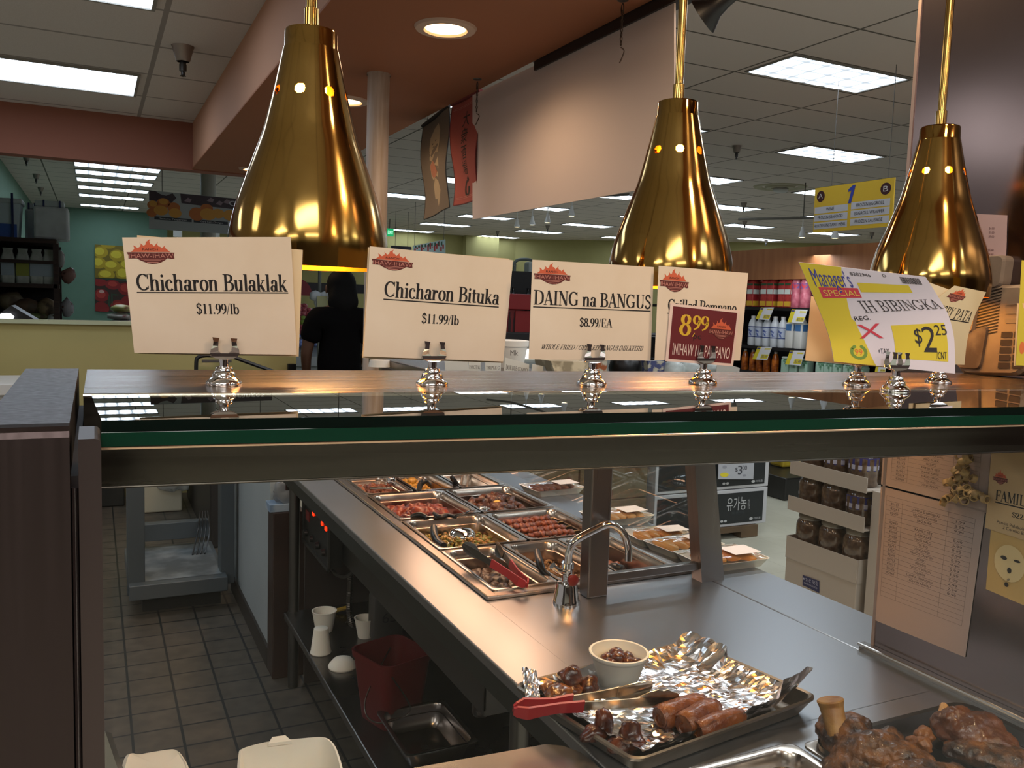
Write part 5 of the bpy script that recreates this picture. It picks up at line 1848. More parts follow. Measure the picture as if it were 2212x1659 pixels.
def price_list(name, label, px4, rows, cols=(.0, .2, .72, 1.0), u=(.08, .95), v=(.12, .80), fillrows=None, header=.0, seed=1):
    f_ = wallfn(px4)
    r = card(name, label, f_, mat('list_paper', '#ad978f', .85), .0005, 4, 'notice')
    g_ = on(f_)
    rnd = random.Random(seed)
    ln = MB()
    vh = v[1] - v[0]
    for i in range(rows + 1):
        y = v[0] + vh * i / rows
        rect(ln, g_, u[0], y - .0009, u[1], y + .0009)
    for c_ in cols:
        x_ = u[0] + (u[1] - u[0]) * c_
        rect(ln, g_, x_ - .0012, v[0], x_ + .0012, v[1])
    ln.build('ruled_table', mat('rule_grey', '#6d5f5a', .8), r)
    tx = MB()
    words = ['PANCIT BIHON', 'PALABOK', 'LUMPIA SHANGHAI', 'LECHON KAWALI', 'BBQ PORK', 'SISIG', 'FAMILY SET', 'KARE KARE', 'HALO HALO', 'TOCINO', 'LONGANISA', 'PANCIT CANTON', 'ADOBO', 'MENUDO']
    for i in range(rows):
        y = v[1] - vh * (i + .75) / rows
        hh = vh / rows * .5
        if fillrows and i not in fillrows:
            continue
        ink(tx, g_, sans('%05d' % rnd.randint(82000, 82999)), u[0] + .05, u[0] + .135, y, y + hh)
        w_ = words[(i + seed) % len(words)]
        cx = u[0] + (u[1] - u[0]) * .47
        hw = .009 * len(w_)
        ink(tx, g_, sans(w_), cx - hw, cx + hw, y, y + hh)
        ink(tx, g_, sans('%d.99' % rnd.randint(2, 9)), u[0] + (u[1] - u[0]) * .80, u[0] + (u[1] - u[0]) * .9, y, y + hh)
    tx.build('printed_rows', mat('list_ink', '#54484a', .8), r)
    return r


# lower and upper list; the upper one runs up behind the shelf
price_list('price_list', 'long printed price list hanging low on the steel column', [(1886, 1338), (2085, 1420), (2128, 1103), (1903, 1046)], 22, v=(.20, .93), u=(.07, .93), fillrows=set([1, 2, 3] + list(range(5, 17))), seed=1)
price_list('price_list', 'upper printed price list behind the ring ornament', [(1903, 1050), (2130, 1108), (2150, 870), (1916, 850)], 20, v=(.10, .96), u=(.10, .92), seed=5)
f_ = quad_fn(*[P(a, b, x=XP - .006) for a, b in [(2128, 1140), (2330, 1205), (2350, 930), (2146, 925)]])
c9 = card('price_card', 'buff card reading FAMILY with a fire logo, on the column at the right edge', f_, mat('family_card', '#c4a47a', .85), cat='sign')
t = MB()
g_ = on(f_)
ink(t, g_, serif('FAMILY SET'), .09, .72, .30, .40)
rect(t, g_, .09, .275, .72, .287)
ink(t, g_, serif('$22.99'), .29, .52, .18, .225)
ink(t, g_, serif('Pancit Malabon', .8) if False else sans('Pancit Palabok, Lumpia'), .13, .62, .085, .115)
ink(t, g_, sans('2 Combo BBQ'), .2, .5, .045, .075)
t.build('printed_text', INK, c9)
fire_logo(c9, g_, .045, .215, .46, .60)
# outlet plate
f_ = quad_fn(*[P(a, b, x=XP - .003) for a, b in [(2131, 1272), (2290, 1340), (2310, 1180), (2143, 1135)]])
ou = card('wall_outlet', 'pale yellow wall outlet plate on the steel column', f_, mat('outlet_plate', '#c4a062', .5), .004, 3, 'outlet')
g_ = lambda u, v, o=0: f_(u, v, o + .003)
t = MB()
disc(t, g_, .30, .52, .21, .27, .0004, 28)
t.build('socket_face', mat('outlet_face', '#d9bf8c', .45), ou)
t = MB()
for cu, cv, ru, rv in ((.22, .58, .045, .03), (.40, .59, .045, .02), (.31, .42, .03, .045), (.29, .20, .03, .035)):
    disc(t, g_, cu, cv, ru, rv, .001, 12)
t.build('slots', mat('slot_dark', '#1a100c', .7), ou)
t = MB()
t.tube([g_(.31, .28, .002), g_(.33, .30, .003)], .0015, 6)
t.build('screw', STEEL, ou)
# upper dim notice and the wall phone
f_ = wallfn([(2100, 608), (2172, 612), (2176, 465), (2108, 462)])
nt_ = card('price_notice', 'pinkish price notice on the column beside the right brass lamp', f_, mat('pink_notice', '#b79ea2', .8), cat='notice')
t = MB()
g_ = on(f_)
for i, (v_, tx_) in enumerate([(.78, '$4.00'), (.72, '$7.00'), (.66, '$9.00'), (.46, '$5.40'), (.40, '$4.40'), (.34, '$2.00')]):
    ink(t, g_, sans(tx_), .45, .62, v_, v_ + .035)
t.build('printed_prices', mat('notice_ink', '#6b4f52', .8), nt_)

ph = thing('wall_phone', 'grimy beige wall phone and intercom on the column behind the cards', 'phone', P(2110, 800, x=XP))
BEIGE = mat('grimy_beige', '#9a8672', .5, vary=(9, '#6d5847', .35, .68))
GREY_CASE = mat('grimy_grey', '#6f625a', .5, vary=(12, '#8d8073', .4, .65))


def xbox(px4, th, mt_, name, root, x=XP):
    f__ = quad_fn(*[P(a, b, x=x) for a, b in px4])
    t = MB()
    rp_ = []
    for cu, cv, a0_ in ((.82, .18, -90), (.82, .82, 0), (.18, .82, 90), (.18, .18, 180)):
        rp_ += [(cu + .18 * cos(radians(a0_ + 22.5 * k)), cv + .18 * sin(radians(a0_ + 22.5 * k))) for k in range(5)]
    ins_ = [(.5 + (a - .5) * .93, .5 + (b - .5) * .93) for a, b in rp_]
    t.loft([[f__(a, b, 0) for a, b in rp_], [f__(a, b, th * .75) for a, b in rp_], [f__(a, b, th) for a, b in ins_]], smooth=False)
    t.build(name, mt_, root)
    return lambda u, v, o=0: f__(u, v, o + th)


fn_b = xbox([(2080, 810), (2235, 812), (2245, 615), (2118, 618)], .022, BEIGE, 'body', ph)
t = MB()
for k in range(15):
    a, b = .17 + .0, .22 + .035 * k
    poly(t, fn_b, [(.20, .42 + k * .034), (.55, .48 + k * .034), (.55, .495 + k * .034), (.20, .435 + k * .034)], .0006)
t.build('speaker_grille', mat('grille_black', '#17130f', .7), ph)
t = MB()
for j in range(5):
    for i in range(2):
        rect(t, fn_b, .62 + i * .19, .08 + j * .085, .78 + i * .19, .145 + j * .085, .0012)
t.build('keypad', mat('phone_keys', '#2d2624', .5), ph)
t = MB()
for j in range(3):
    rect(t, fn_b, .66, .58 + j * .1, .9, .63 + j * .1, .0012)
t.build('line_button', mat('phone_button', '#8d7d6c', .5), ph)
top_q = [(2115, 628), (2182, 622), (2192, 552), (2120, 555)]
xbox(top_q, .026, GREY_CASE, 'earpiece', ph)
low_q = [(2085, 795), (2140, 800), (2158, 700), (2108, 718)]
xbox(low_q, .027, mat('grimy_dark', '#4f4138', .5, vary=(14, '#7d6d60', .45, .62)), 'mouthpiece', ph)
xbox([(2100, 720), (2125, 720), (2140, 620), (2118, 622)], .030, BEIGE, 'handle', ph)
# ornament of pasta-like rings
orn = thing('ring_ornament', 'pale cluster of small curled rings hanging before the price list', 'ornament', P(2080, 1080, x=XP - .014))
RING = mat('ring_tan', '#c0a06a', .5, vary=(60, '#9a7c4e', .4, .6))
rnd = random.Random(5)
spots = [(2074, 985), (2090, 985), (2078, 997), (2092, 993), (2072, 1008), (2086, 1010), (2066, 1018), (2084, 1020), (2068, 1032), (2086, 1030), (2103, 1034), (2070, 1040), (2046, 1042), (2056, 1040), (2080, 1046), (2066, 1054), (2078, 1058), (2090, 1056), (2060, 1064), (2072, 1066), (2044, 1078), (2054, 1074), (2080, 1072), (2090, 1066), (2098, 1064), (2110, 1068), (2120, 1072), (2128, 1078), (2038, 1084), (2082, 1082), (2104, 1072), (2064, 1076)]
for i, (a, b) in enumerate(spots):
    c = P(a, b, x=XP - .012 - .005 * rnd.random())
    t = MB()
    ax = Matrix.Rotation(rnd.uniform(0, pi), 3, 'Z') @ Matrix.Rotation(rnd.uniform(.6, 2.2), 3, 'X')
    R0 = rnd.uniform(.0062, .0078)
    hh_ = rnd.uniform(.003, .0065)
    t.lathe([(R0, -hh_), (R0 * 1.06, 0), (R0, hh_), (R0 * .72, hh_), (R0 * .76, 0), (R0 * .72, -hh_), (R0, -hh_)], c, 16, True, ax)
    t.build('ring', RING, orn)
t = MB()
t.tube([P(2082, 985, x=XP - .012), P(2088, 860, x=XP - .012)], .0012, 6)
t.build('cord', mat('cord_tan', '#8d7550', .8), orn)
# ------------------------------------------------------------------ under the counter and the kitchen aisle
ZU = .30
RED = mat('bucket_red', '#560a0f', .5, spec=.25)
bk = thing('bucket', 'square red plastic bucket on the shelf under the counter', 'bucket', (.76, 2.30, ZU))


def sq(cx, cy, hx, hy, r, z, rot):
    q = Matrix.Rotation(rot, 3, 'Z')
    return [Vector((cx, cy, 0)) + q @ Vector((p.x, p.y, 0)) + Vector((0, 0, z)) for p in rrect(-hx, hx, -hy, hy, r, 0)]


t = MB()
tz = ZU + .20
B_ = lambda s_, z: sq(.757, 2.27, .088 * s_, .092 * s_, .032 * s_, z, radians(18))
t.loft([B_(.72, ZU), B_(.74, ZU + .006), B_(.955, tz - .02), B_(1.0, tz - .018), B_(1.02, tz), B_(.97, tz), B_(.93, tz - .02), B_(.70, ZU + .008), B_(.1, ZU + .008)], caps=True)
t.build('body', RED, bk)
t = MB()
hp = [B_(1.0, tz - .03)[10], Vector((.66, 2.2, ZU + .10)), Vector((.68, 2.16, ZU + .05)), Vector((.78, 2.17, ZU + .06)), B_(1.0, tz - .03)[-2]]
t.tube(smooth_path(hp, 8), .0022, 6)
t.build('wire_handle', STEEL, bk)
t = MB()
for k in range(3):
    pass
fq = quad_fn(P(765, 1455, y=2.20), P(800, 1462, y=2.20), P(800, 1440, y=2.20), P(765, 1433, y=2.20))
pan('steam_pan', 'empty small steel pan on the shelf, before the red bucket', 'food pan', .69, .89, 1.94, 2.20, ZU + .062, .06, mt=mat('pan_dark', '#8d8784', .25, 1.0))


def cup_up(label, c, r0, r1, h, inv=False, name='foam_cup'):
    c = Vector(c)
    t = MB()
    if inv:
        t.lathe([(r1, 0), (r1 + .002, .004), (r1, .008), (r0, h - .002), (r0 - .003, h), (0, h)], c, 28)
    else:
        t.lathe([(0, 0), (r0, 0), (r1, h - .006), (r1 + .003, h), (r1 - .002, h), (r0 - .002, .004), (0, .004)], c, 28)
    return t.build(name, FOAM, None, label, 'cup')


cup_up('upside-down white foam cup on the shelf under the counter', P(693, 1410, z=ZU), .024, .034, .088, True)
cup_up('open white foam cup behind the upside-down one', P(700, 1362, z=ZU), .030, .042, .075)
cup_up('white foam cup behind the red bucket, right of the flexible hose', P(789, 1375, z=ZU), .026, .038, .07)
t = MB()
c = P(740, 1440, z=ZU)
t.lathe([(.046, 0), (.047, .004), (.044, .010), (.030, .026), (.012, .033), (0, .034)], c, 32)
t.build('foam_dish', FOAM, None, 'round white foam lid lying on the shelf left of the bucket', 'lid')
# jug with number
jb = thing('grey_jug', 'dark grey jug marked 65 at the back of the shelf', 'jug', P(832, 1378, z=ZU))
c = jb.location
t = MB()
t.bbox(c.x - .055, c.y - .04, ZU, c.x + .055, c.y + .04, ZU + .17, .015)
t.lathe([(.02, .17), (.02, .2), (0, .2)], c, 14)
t.build('body', mat('jug_grey', '#3a3735', .5), jb)
t = MB()
fq = quad_fn((c.x - .05, c.y - .0405, ZU + .03), (c.x + .05, c.y - .0405, ZU + .03), (c.x + .05, c.y - .0405, ZU + .15), (c.x - .05, c.y - .0405, ZU + .15))
ink(t, lambda u, v, o=0: fq(u, v, .002), sans('65'), .25, .75, .35, .65)
t.build('numerals', mat('jug_ink', '#15161c', .6), jb)
t = MB()
t.tube([P(716, 1322, x=.80), P(750, 1312, x=.86)], .008, 8)
t.build('yellow_tool', mat('tool_yellow', '#a5861c', .5), None, 'yellow tool handle lying behind the foam cups', 'tool')
# spray bottle hooked on the shelf back
sp_ = thing('spray_can', 'small dimpled metal canister hanging under the counter edge', 'canister', P(1038, 1545, x=.92))
c = sp_.location
t = MB()
t.lathe([(0, 0), (.020, .002), (.024, .01), (.022, .045), (.015, .065), (.012, .07), (.012, .085), (0, .086)], c, 24)
t.build('body', mat('canister', '#6d6a68', .3, 1.0, bump=(120, .9, .003)), sp_)
t = MB()
t.tube([c + Vector((.0, 0, .09)) + Vector((.014 * cos(k * .6), 0, .014 + .014 * sin(k * .6))) for k in range(11)], .003, 6)
t.build('ring_hook', STEEL_DK, sp_)
# control box
cb = thing('control_box', 'black control box with three red lamps hung under the counter', 'control box', (.74, 2.99, .56))
t = MB()
t.box(.705, 2.80, .585, .75, 3.19, .745)
t.build('box', mat('control_black', '#0b0a0a', .4), cb)
t = MB()
for a in ((.699, 2.795, .575, .706, 2.803, .755), (.699, 3.185, .575, .706, 3.195, .755), (.699, 2.795, .575, .706, 3.195, .588)):
    t.box(*a)
t.build('bezel', STEEL_DK, cb)
LED = mat('red_led', '#ff2a10', .4, emit='#ff2206', es=2.5)
for a, b in ((677, 1110), (696, 1131), (704, 1142)):
    q = P(a, b, x=.7035)
    t = MB()
    t.bbox(q.x - .003, q.y - .009, q.z - .007, q.x + .002, q.y + .009, q.z + .007, .002)
    t.build('red_lamp', LED, cb)
q0, q1 = P(662, 1100, x=.7035), P(669, 1128, x=.7035)
t = MB()
t.box(.701, q1.y, q1.z, .7045, q0.y, q0.z)
t.build('red_plate', mat('red_plate', '#6a0d0a', .5), cb)
for i in range(4):
    t = MB()
    t.lathe([(.0, .012), (.012, .012), (.014, 0)], (.703, 2.86 + i * .09, .625), 14, True, Matrix.Rotation(radians(-90), 3, 'Y'))
    t.build('dial', BLACK, cb)
# conduits
HOSE = mat('conduit', '#57534e', .4, 1.0)
t = MB()
pp = smooth_path([P(a, b, x=.78) for a, b in [(778, 1196), (772, 1218), (760, 1238), (742, 1246), (725, 1240), (712, 1222)]], 12)
t.tube(pp, [.0055 if k % 2 else .0068 for k in range(len(pp))], 8)
t.build('flexible_conduit', HOSE, None, 'thin looped metal conduit below the red lamp box', 'conduit')
t = MB()
pp = smooth_path([P(a, b, x=.84) for a, b in [(757, 1242), (755, 1280), (754, 1320), (760, 1352), (772, 1378), (788, 1398)]], 14)
t.tube(pp, [.0095 if k % 2 else .0115 for k in range(len(pp))], 8)
t.build('flexible_conduit', HOSE, None, 'thick ribbed hose dropping behind the red bucket', 'conduit')
# pedestal with glove box
pd = MB()
pd.bbox(.612, 3.30, 0, .735, 3.41, .665, .004)
pd.build('dark_pedestal', mat('pedestal_brown', '#2c1a15', .4, vary=(5, '#3a241c', .4, .7)), None, 'dark brown pedestal between white panel and steam counter', 'pedestal')
gb = thing('glove_box', 'blue and white carton with a clear bag on the dark pedestal', 'carton', (.66, 3.35, .665))
t = MB()
t.bbox(.60, 3.31, .665, .70, 3.40, .695, .002)
t.build('carton', mat('carton_blue', '#7d93ad', .6, vary=(10, '#a9b4c0', .45, .55)), gb)
t = MB()
t.blob((.665, 3.35, .735), (.045, .04, .06), 7, .3, 2.2, 3)
t.build('clear_bag', mat('bag_grey', '#8d9094', .25, alpha=.75), gb)
# white side panel
wp = MB()
wp.bbox(.62, 3.42, .085, .70, 4.42, .98, .004)
wp.build('white_cabinet', mat('panel_white', '#a2abaf', .5, vary=(2, '#959ea3', .3, .7)), None, 'pale white cabinet side beside the kitchen aisle', 'cabinet')
wb = MB()
wb.box(.612, 3.40, 0, .71, 4.44, .085)
wb.build('baseboard_right', mat('base_dark', '#2b2420', .5))['kind'] = 'structure'
# equipment stand at the end of the aisle
eq = thing('equipment_stand', 'grey metal appliance stand with a frosted lower tray at the aisle end', 'appliance', (.34, 4.4, 0))
GREY = mat('appliance_grey', '#4f575d', .45, .3)
t = MB()
t.bbox(.125, 4.20, .10, .20, 4.30, 1.0, .004)
t.build('upright', GREY, eq)
t = MB()
t.bbox(.535, 4.22, .10, .60, 4.32, 1.0, .004)
t.build('upright', GREY, eq)
t = MB()
t.bbox(.13, 4.15, .09, .56, 4.80, .16, .004)
t.build('lower_box', mat('appliance_grey2', '#596167', .4, .3), eq)
t = MB()
t.add([(.18, 4.20, .1615), (.54, 4.20, .1615), (.54, 4.78, .1615), (.18, 4.78, .1615)], [(0, 1, 2, 3)])
t.build('frosted_tray', mat('frosted', '#646c72', .5, .4, vary=(9, '#8d959a', .4, .65)), eq)
t = MB()
t.bbox(.19, 4.74, .20, .54, 4.80, .29, .003)
t.build('back_bar', GREY, eq)
t = MB()
t.box(.19, 4.25, 0, .54, 4.78, .09)
t.build('plinth', mat('plinth_black', '#070707', .7), eq)
for k in range(4):
    t = MB()
    t.tube(smooth_path([(.50 + .012 * k, 4.75, .34), (.48 + .02 * k, 4.70, .24), (.44 + .02 * k, 4.55, .165)], 5), .004, 6)
    t.build('cable', BLACK, eq)
bx = thing('white_carton', 'white plastic-wrapped carton on the far kitchen floor', 'carton', P(350, 1107, z=0))
c = bx.location
t = MB()
t.bbox(c.x - .17, c.y, 0.002, c.x + .13, c.y + .3, .26, .01)
t.build('carton', mat('carton_white', '#c9c3ad', .6), bx)
t = MB()
t.blob((c.x + .08, c.y - .03, .22), (.1, .05, .07), 3, .35, 2.5, 3)
t.build('plastic_wrap', mat('wrap_clear', '#c5c9c8', .2, alpha=.5), bx)
dk = MB()
dk.bbox(-.2, 6.45, .0, .18, 6.72, .35, .01)
dk.build('dark_bin', mat('bin_dark', '#20211f', .5), None, 'dark bin against the low wall at the end of the aisle', 'bin')
dk = MB()
dk.bbox(.60, 5.2, 0, 1.0, 6.6, .9, .01)
dk.build('dark_cabinet', mat('cab_dark', '#1d1a19', .5), None, 'dark cabinet behind the white side panel', 'cabinet')
# black framed cart seen over the shelf, and white tray at the left
fr = thing('leaning_screen', 'black framed glass panel leaning before the low wall', 'frame', P(500, 820, y=5.6))
t = MB()
t.tube(smooth_path([P(424, 830, y=5.6), P(424, 782, y=5.6), P(430, 771, y=5.6), P(445, 768, y=5.6)], 4) + [P(498, 769, y=5.6), P(600, 806, y=5.6), P(640, 822, y=5.6)], .012, 8)
t.build('frame', BLACK, fr)
t = MB()
t.add([P(427, 860, y=5.6), P(640, 860, y=5.6), P(600, 808, y=5.6), P(498, 772, y=5.6), P(428, 774, y=5.6)], [(0, 1, 2, 3, 4)])
t.build('pane', thin_glass('frame_pane', (.8, .85, .82), .05, 1.5), fr)
t = MB()
t.tube([P(436, 780, y=5.6), P(500, 780, y=5.6)], .010, 6)
t.build('inner_bar', mat('bar_grey', '#5d5754', .5), fr)
t = MB()
a, b = P(0, 851, y=6.0), P(46, 826, y=6.0)
t.bbox(-1.6, 5.9, a.z, b.x, 6.5, b.z, .006)
t.box(-1.55, 5.95, .05, b.x - .03, 6.45, a.z)
t.build('white_counter', WHITE, None, 'white counter edge at the far left before the low wall', 'counter')
t = MB()
q = P(632, 800, y=6.7)
t.bbox(q.x - .035, 6.70, q.z - .04, q.x + .03, 6.745, q.z + .05, .006)
t.build('wall_bracket', BLACK, None, 'small black bracket at the right end of the low wall', 'bracket')
# ------------------------------------------------------------------ hung from the soffit
wbd = quad_fn(P(1022, 474, x=1.49), P(1458, 397, x=1.49), P(1458, -2, x=1.49), P(1022, 206, x=1.49))
r = thing('hanging_board', 'blank white board hanging along the soffit edge', 'board', wbd(.5, 0))
t = MB()
t.sheet(lambda u, v, o: wbd(u, v, o), 2, 2, .006, False)
t.build('board', mat('board_white', '#b3a6a2', .75), r)
for (a, b), yy in (((1058, 100), 3.27), ((1374, -8), 2.21)):
    top = Vector((1.40, yy, 2.392))
    hook = thing('hook_chain', 'short dark chain and hook from the soffit, %s' % ('beside the red scroll' if yy > 3 else 'at the top edge of the photo'), 'chain', top, None)
    t = MB()
    t.lathe([(0, -.004), (.016, -.003), (.018, 0)], top, 16)
    t.build('eye_plate', STEEL_DK, hook)
    IRON = mat('dark_iron', '#3b302a', .5, .7)
    t = MB()
    for k in range(9):
        z0 = top.z - .012 - k * .0125 - (.012 if k else 0)
        rr = .012 if k == 0 else .006
        ax = Vector((1, 0, 0)) if k % 2 else Vector((0, 1, 0))
        t.tube([Vector((top.x, top.y, z0 - (rr if k == 0 else 0))) + ax * rr * .55 * cos(2 * pi * j / 10) + Vector((0, 0, rr * 1.1 * sin(2 * pi * j / 10))) for j in range(11)], .0016, 5, False)
    t.build('links', IRON, hook)
    t = MB()
    zb = top.z - .135
    t.tube(smooth_path([(top.x, top.y, zb), (top.x + .012, top.y, zb - .008), (top.x + .004, top.y - .002, zb - .03), (top.x - .002, top.y, zb - .045)], 5), .0018, 6)
    t.build('hook', IRON, hook)

# scrolls
def scroll(name, label, px4, col, edge, xx=1.49):
    f_ = quad_fn(*[P(a, b, x=xx) for a, b in px4])
    g_ = lambda u, v, o=0: f_(u, v, o) + Vector((.010 * sin(v * 7 + u * 2) + .006 * sin(u * 6), 0, .004 * sin(v * 9)))
    r_ = thing(name, label, 'scroll banner', f_(.5, 0))
    t_ = MB()
    t_.sheet(lambda u, v, o: g_(u, v, o), 8, 24, .002)
    t_.build('cloth', col, r_)
    t_ = MB()
    t_.tube([g_(-.02, 1.0), g_(1.02, 1.0)], .009, 8)
    t_.tube([g_(0, k / 16) for k in range(17)], .003, 5)
    t_.tube([g_(1, k / 16) for k in range(17)], .003, 5)
    t_.tube([g_(k / 8, 0) for k in range(9)], .003, 5)
    t_.build('border', edge, r_)
    t_ = MB()
    t_.tube([g_(.1, 1.0), g_(.15, 1.0) + Vector((0, 0, .05))], .0015, 5)
    t_.tube([g_(.9, 1.0), g_(.85, 1.0) + Vector((0, 0, .05))], .0015, 5)
    t_.build('cord', edge, r_)
    return r_, lambda u, v, o=0: g_(u, v, o + .0016)


SCB = mat('scroll_black', '#191412', .8)
r, g = scroll('hanging_scroll', 'grey-brown hanging scroll with a pale figure, left of the red one', [(916, 474), (968, 447), (968, 229), (912, 272)], mat('scroll_grey', '#5f5449', .85), SCB)
t = MB()
poly(t, g, [(.30, .80), (.45, .88), (.62, .90), (.70, .82), (.72, .70), (.70, .60), (.58, .62), (.44, .55), (.33, .58), (.30, .70)])
poly(t, g, [(.34, .52), (.46, .56), (.60, .50), (.72, .56), (.76, .46), (.70, .34), (.60, .38), (.46, .34), (.36, .40)])
poly(t, g, [(.40, .30), (.56, .36), (.70, .30), (.74, .20), (.66, .12), (.58, .06), (.52, .14), (.40, .16)])
t.build('painted_figure', mat('figure_pale', '#93826a', .85), r)
t = MB()
poly(t, lambda u, v, o=0: g(u, v, o + .001), [(.36, .52), (.50, .55), (.64, .46), (.70, .40), (.58, .36), (.44, .38), (.38, .44)])
t.build('painted_robe', mat('figure_red', '#8f5d48', .85), r)
t = MB()
for cu, cv in ((.44, .72), (.56, .74)):
    disc(t, lambda u, v, o=0: g(u, v, o + .001), cu, cv, .03, .008, .0003, 8)
disc(t, lambda u, v, o=0: g(u, v, o + .001), .50, .69, .05, .008, .0003, 10, 180, 360)
t.build('face_lines', mat('figure_line', '#4d4136', .85), r)
r, g = scroll('hanging_scroll', 'dark red hanging scroll with a column of black brush characters', [(980, 444), (1030, 431), (1036, 196), (975, 226)], mat('scroll_red', '#8d4038', .85), mat('scroll_red_edge', '#5f2020', .85))
t = MB()
for i, ch in enumerate('大衆酒場'):
    ink(t, g, sans(ch), .40, .68, .735 - i * .155, .735 - i * .155 + .108)
pts = smooth_path([(.60, .225, 0), (.66, .20, 0), (.52, .185, 0), (.44, .12, 0), (.50, .07, 0), (.62, .08, 0), (.66, .14, 0)], 6)
for a_, b_ in zip(pts[:-1], pts[1:]):
    dx, dy = b_.x - a_.x, b_.y - a_.y
    L_ = math.hypot(dx * .5, dy) or 1
    poly(t, g, [(a_.x - dy / L_ * .05, a_.y + dx / L_ * .006), (a_.x + dy / L_ * .05, a_.y - dx / L_ * .006), (b_.x + dy / L_ * .05, b_.y - dx / L_ * .006), (b_.x - dy / L_ * .05, b_.y + dx / L_ * .006)])
t.build('brush_characters', mat('brush_black', '#241512', .85), r)
t = MB()
for v_ in (.045, .06, .93, .915):
    rect(t, g, .05, v_, .97, v_ + .004, .0003, 4, 1)
t.build('line_print', mat('scroll_line', '#a5685c', .85), r)

# black track with a spot head
tk = thing('track_light', 'black lighting track along the soffit edge with one cone spot', 'track light', P(1320, 60, x=1.50))
t = MB()
a, b = P(1166, 112, x=1.50), P(1490, -22, x=1.50)
t.box(1.478, b.y, 2.36, 1.530, a.y, 2.43)
t.build('rail', mat('track_black', '#120e0d', .4), tk)
t = MB()
hA, hB = P(1600, -30, d=2.27), P(1512, 40, d=2.33)
ax = (hB - hA).normalized()
qm = ax.to_track_quat('Z', 'Y').to_matrix()
t.lathe([(0, -.02), (.022, -.02), (.024, .02), (.030, .05), (.052, .085), (.052, .088), (.048, .088), (.026, .05), (0, .045)], hA.lerp(hB, .25), 28, True, qm)
t.build('spot_head', mat('track_black', '#120e0d', .4), tk)
t = MB()
t.lathe([(0, .080), (.046, .086)], hA.lerp(hB, .25), 24, True, qm)
t.build('spot_lens', mat('spot_lens', '#ffffff', .5, emit='#ffd9a8', es=5.0), tk)
t = MB()
t.tube([hA.lerp(hB, .25) - ax * .02, Vector((1.51, hA.y + .02, 2.37))], .01, 8)
t.build('swivel_arm', mat('track_black', '#120e0d', .4), tk)

# ------------------------------------------------------------------ aisle sign
f_ = quad_fn(*[P(a, b, x=5.8) for a, b in [(1757, 503), (1927, 489), (1934, 383), (1762, 407)]])
r = thing('aisle_sign', 'yellow aisle sign numbered 1 hanging over the frozen aisle', 'sign', f_(.5, 0))
t = MB()
t.sheet(lambda u, v, o: f_(u, v, o), 2, 2, .012, False)
t.build('board', mat('aisle_yellow', '#d9b32f', .6), r)
g = lambda u, v, o=0: f_(u, v, o + .007)
t = MB()
for j in range(3):
    rect(t, g, .01, .07 + j * .175, .455, .215 + j * .175)
    rect(t, g, .495, .085 + j * .175, .965, .235 + j * .175)
t.build('white_panels', mat('aisle_panel', '#c3c3c8', .6), r)
t = MB()
disc(t, g, .085, .80, .055, .125)
disc(t, g, .905, .79, .062, .125)
t.build('round_badges', mat('badge_maroon', '#3d1015', .6), r)
t = MB()
g2 = lambda u, v, o=0: f_(u, v, o + .009)
ink(t, g2, sans('A'), .055, .115, .755, .86)
ink(t, g2, sans('B'), .878, .935, .735, .85)
t.build('badge_letters', mat('badge_white', '#cfcac6', .6), r)
t = MB()
poly(t, g2, [(.455, .575), (.492, .575), (.540, .955), (.508, .955), (.452, .88), (.446, .82), (.490, .85)])
t.build('numeral', mat('aisle_blue', '#2f3f9c', .6), r)
t = MB()
for s_, u0_, u1_, v_ in (('WINE', .17, .275, .465), ('FROZEN SEAFOOD', .06, .395, .29), ('FROZEN INSTANT MEAL', .015, .44, .11), ('FROZEN EGGROLL', .56, .90, .48), ('EGGROLL WRAPPER', .545, .91, .305), ('FROZEN SAUSAGE', .555, .89, .13)):
    ink(t, g2, sans(s_), u0_, u1_, v_, v_ + .07)
t.build('lettering', mat('aisle_ink', '#22252c', .7), r)
t = MB()
for u_ in (.22, .92):
    a = f_(u_, 1)
    t.tube([a, Vector((a.x, a.y, 3.5))], .003, 5)
t.build('wire', mat('wire_grey', '#55504b', .6), r)

# ------------------------------------------------------------------ drinks wall on the right
XD = 6.0
WOOD = mat('wood_front', '#a06a40', .6, vary=(3, '#8d5a34', .35, .7, (1, 6, .6)))
t = MB()
zt = P(1740, 533, x=XD).z
ya, yb_ = P(1570, 545, x=XD).y, P(2010, 520, x=XD).y
t.box(XD, yb_ - 1.5, zt - .30, XD + .12, ya + .3, zt)
hd = t.build('wood_canopy', WOOD, None, 'upper band of the wooden canopy over the drinks shelves', 'canopy')
t = MB()
t.box(XD + .05, yb_ - 1.5, P(1740, 607, x=XD).z, XD + .5, ya + .3, zt - .32)
t.build('wooden_fascia', mat('wood_panel', '#94603a', .6, vary=(3, '#7d4f2e', .35, .7, (1, 6, .6))), None, 'lower wooden panel under the canopy band, above the drinks', 'panel')
sf = thing('drinks_shelf', 'black refrigerated drinks shelves under the wooden canopy', 'shelf', (XD + .3, 6.0, 0))
t = MB()
t.box(XD + .62, 3.0, 0, XD + .68, 8.6, 2.1)
t.box(XD, 3.0, 0, XD + .6, 8.6, .42)
t.build('carcass', mat('shelf_black', '#0d0c0c', .4), sf)
lev = [P(1680, 664, x=XD).z, P(1680, 751, x=XD).z, P(1680, 808, x=XD).z]
for z in lev:
    t = MB()
    t.box(XD, 3.0, z - .03, XD + .6, 8.6, z)
    t.build('shelf_board', mat('shelf_black2', '#171414', .4), sf)
lamp('cooler_strip', 'AREA', (XD - .05, 5.9, 2.02), 10, (.95, .97, 1.0), (.2, 2.6), aim=(XD + .15, 5.9, 1.0))

_proto = {}


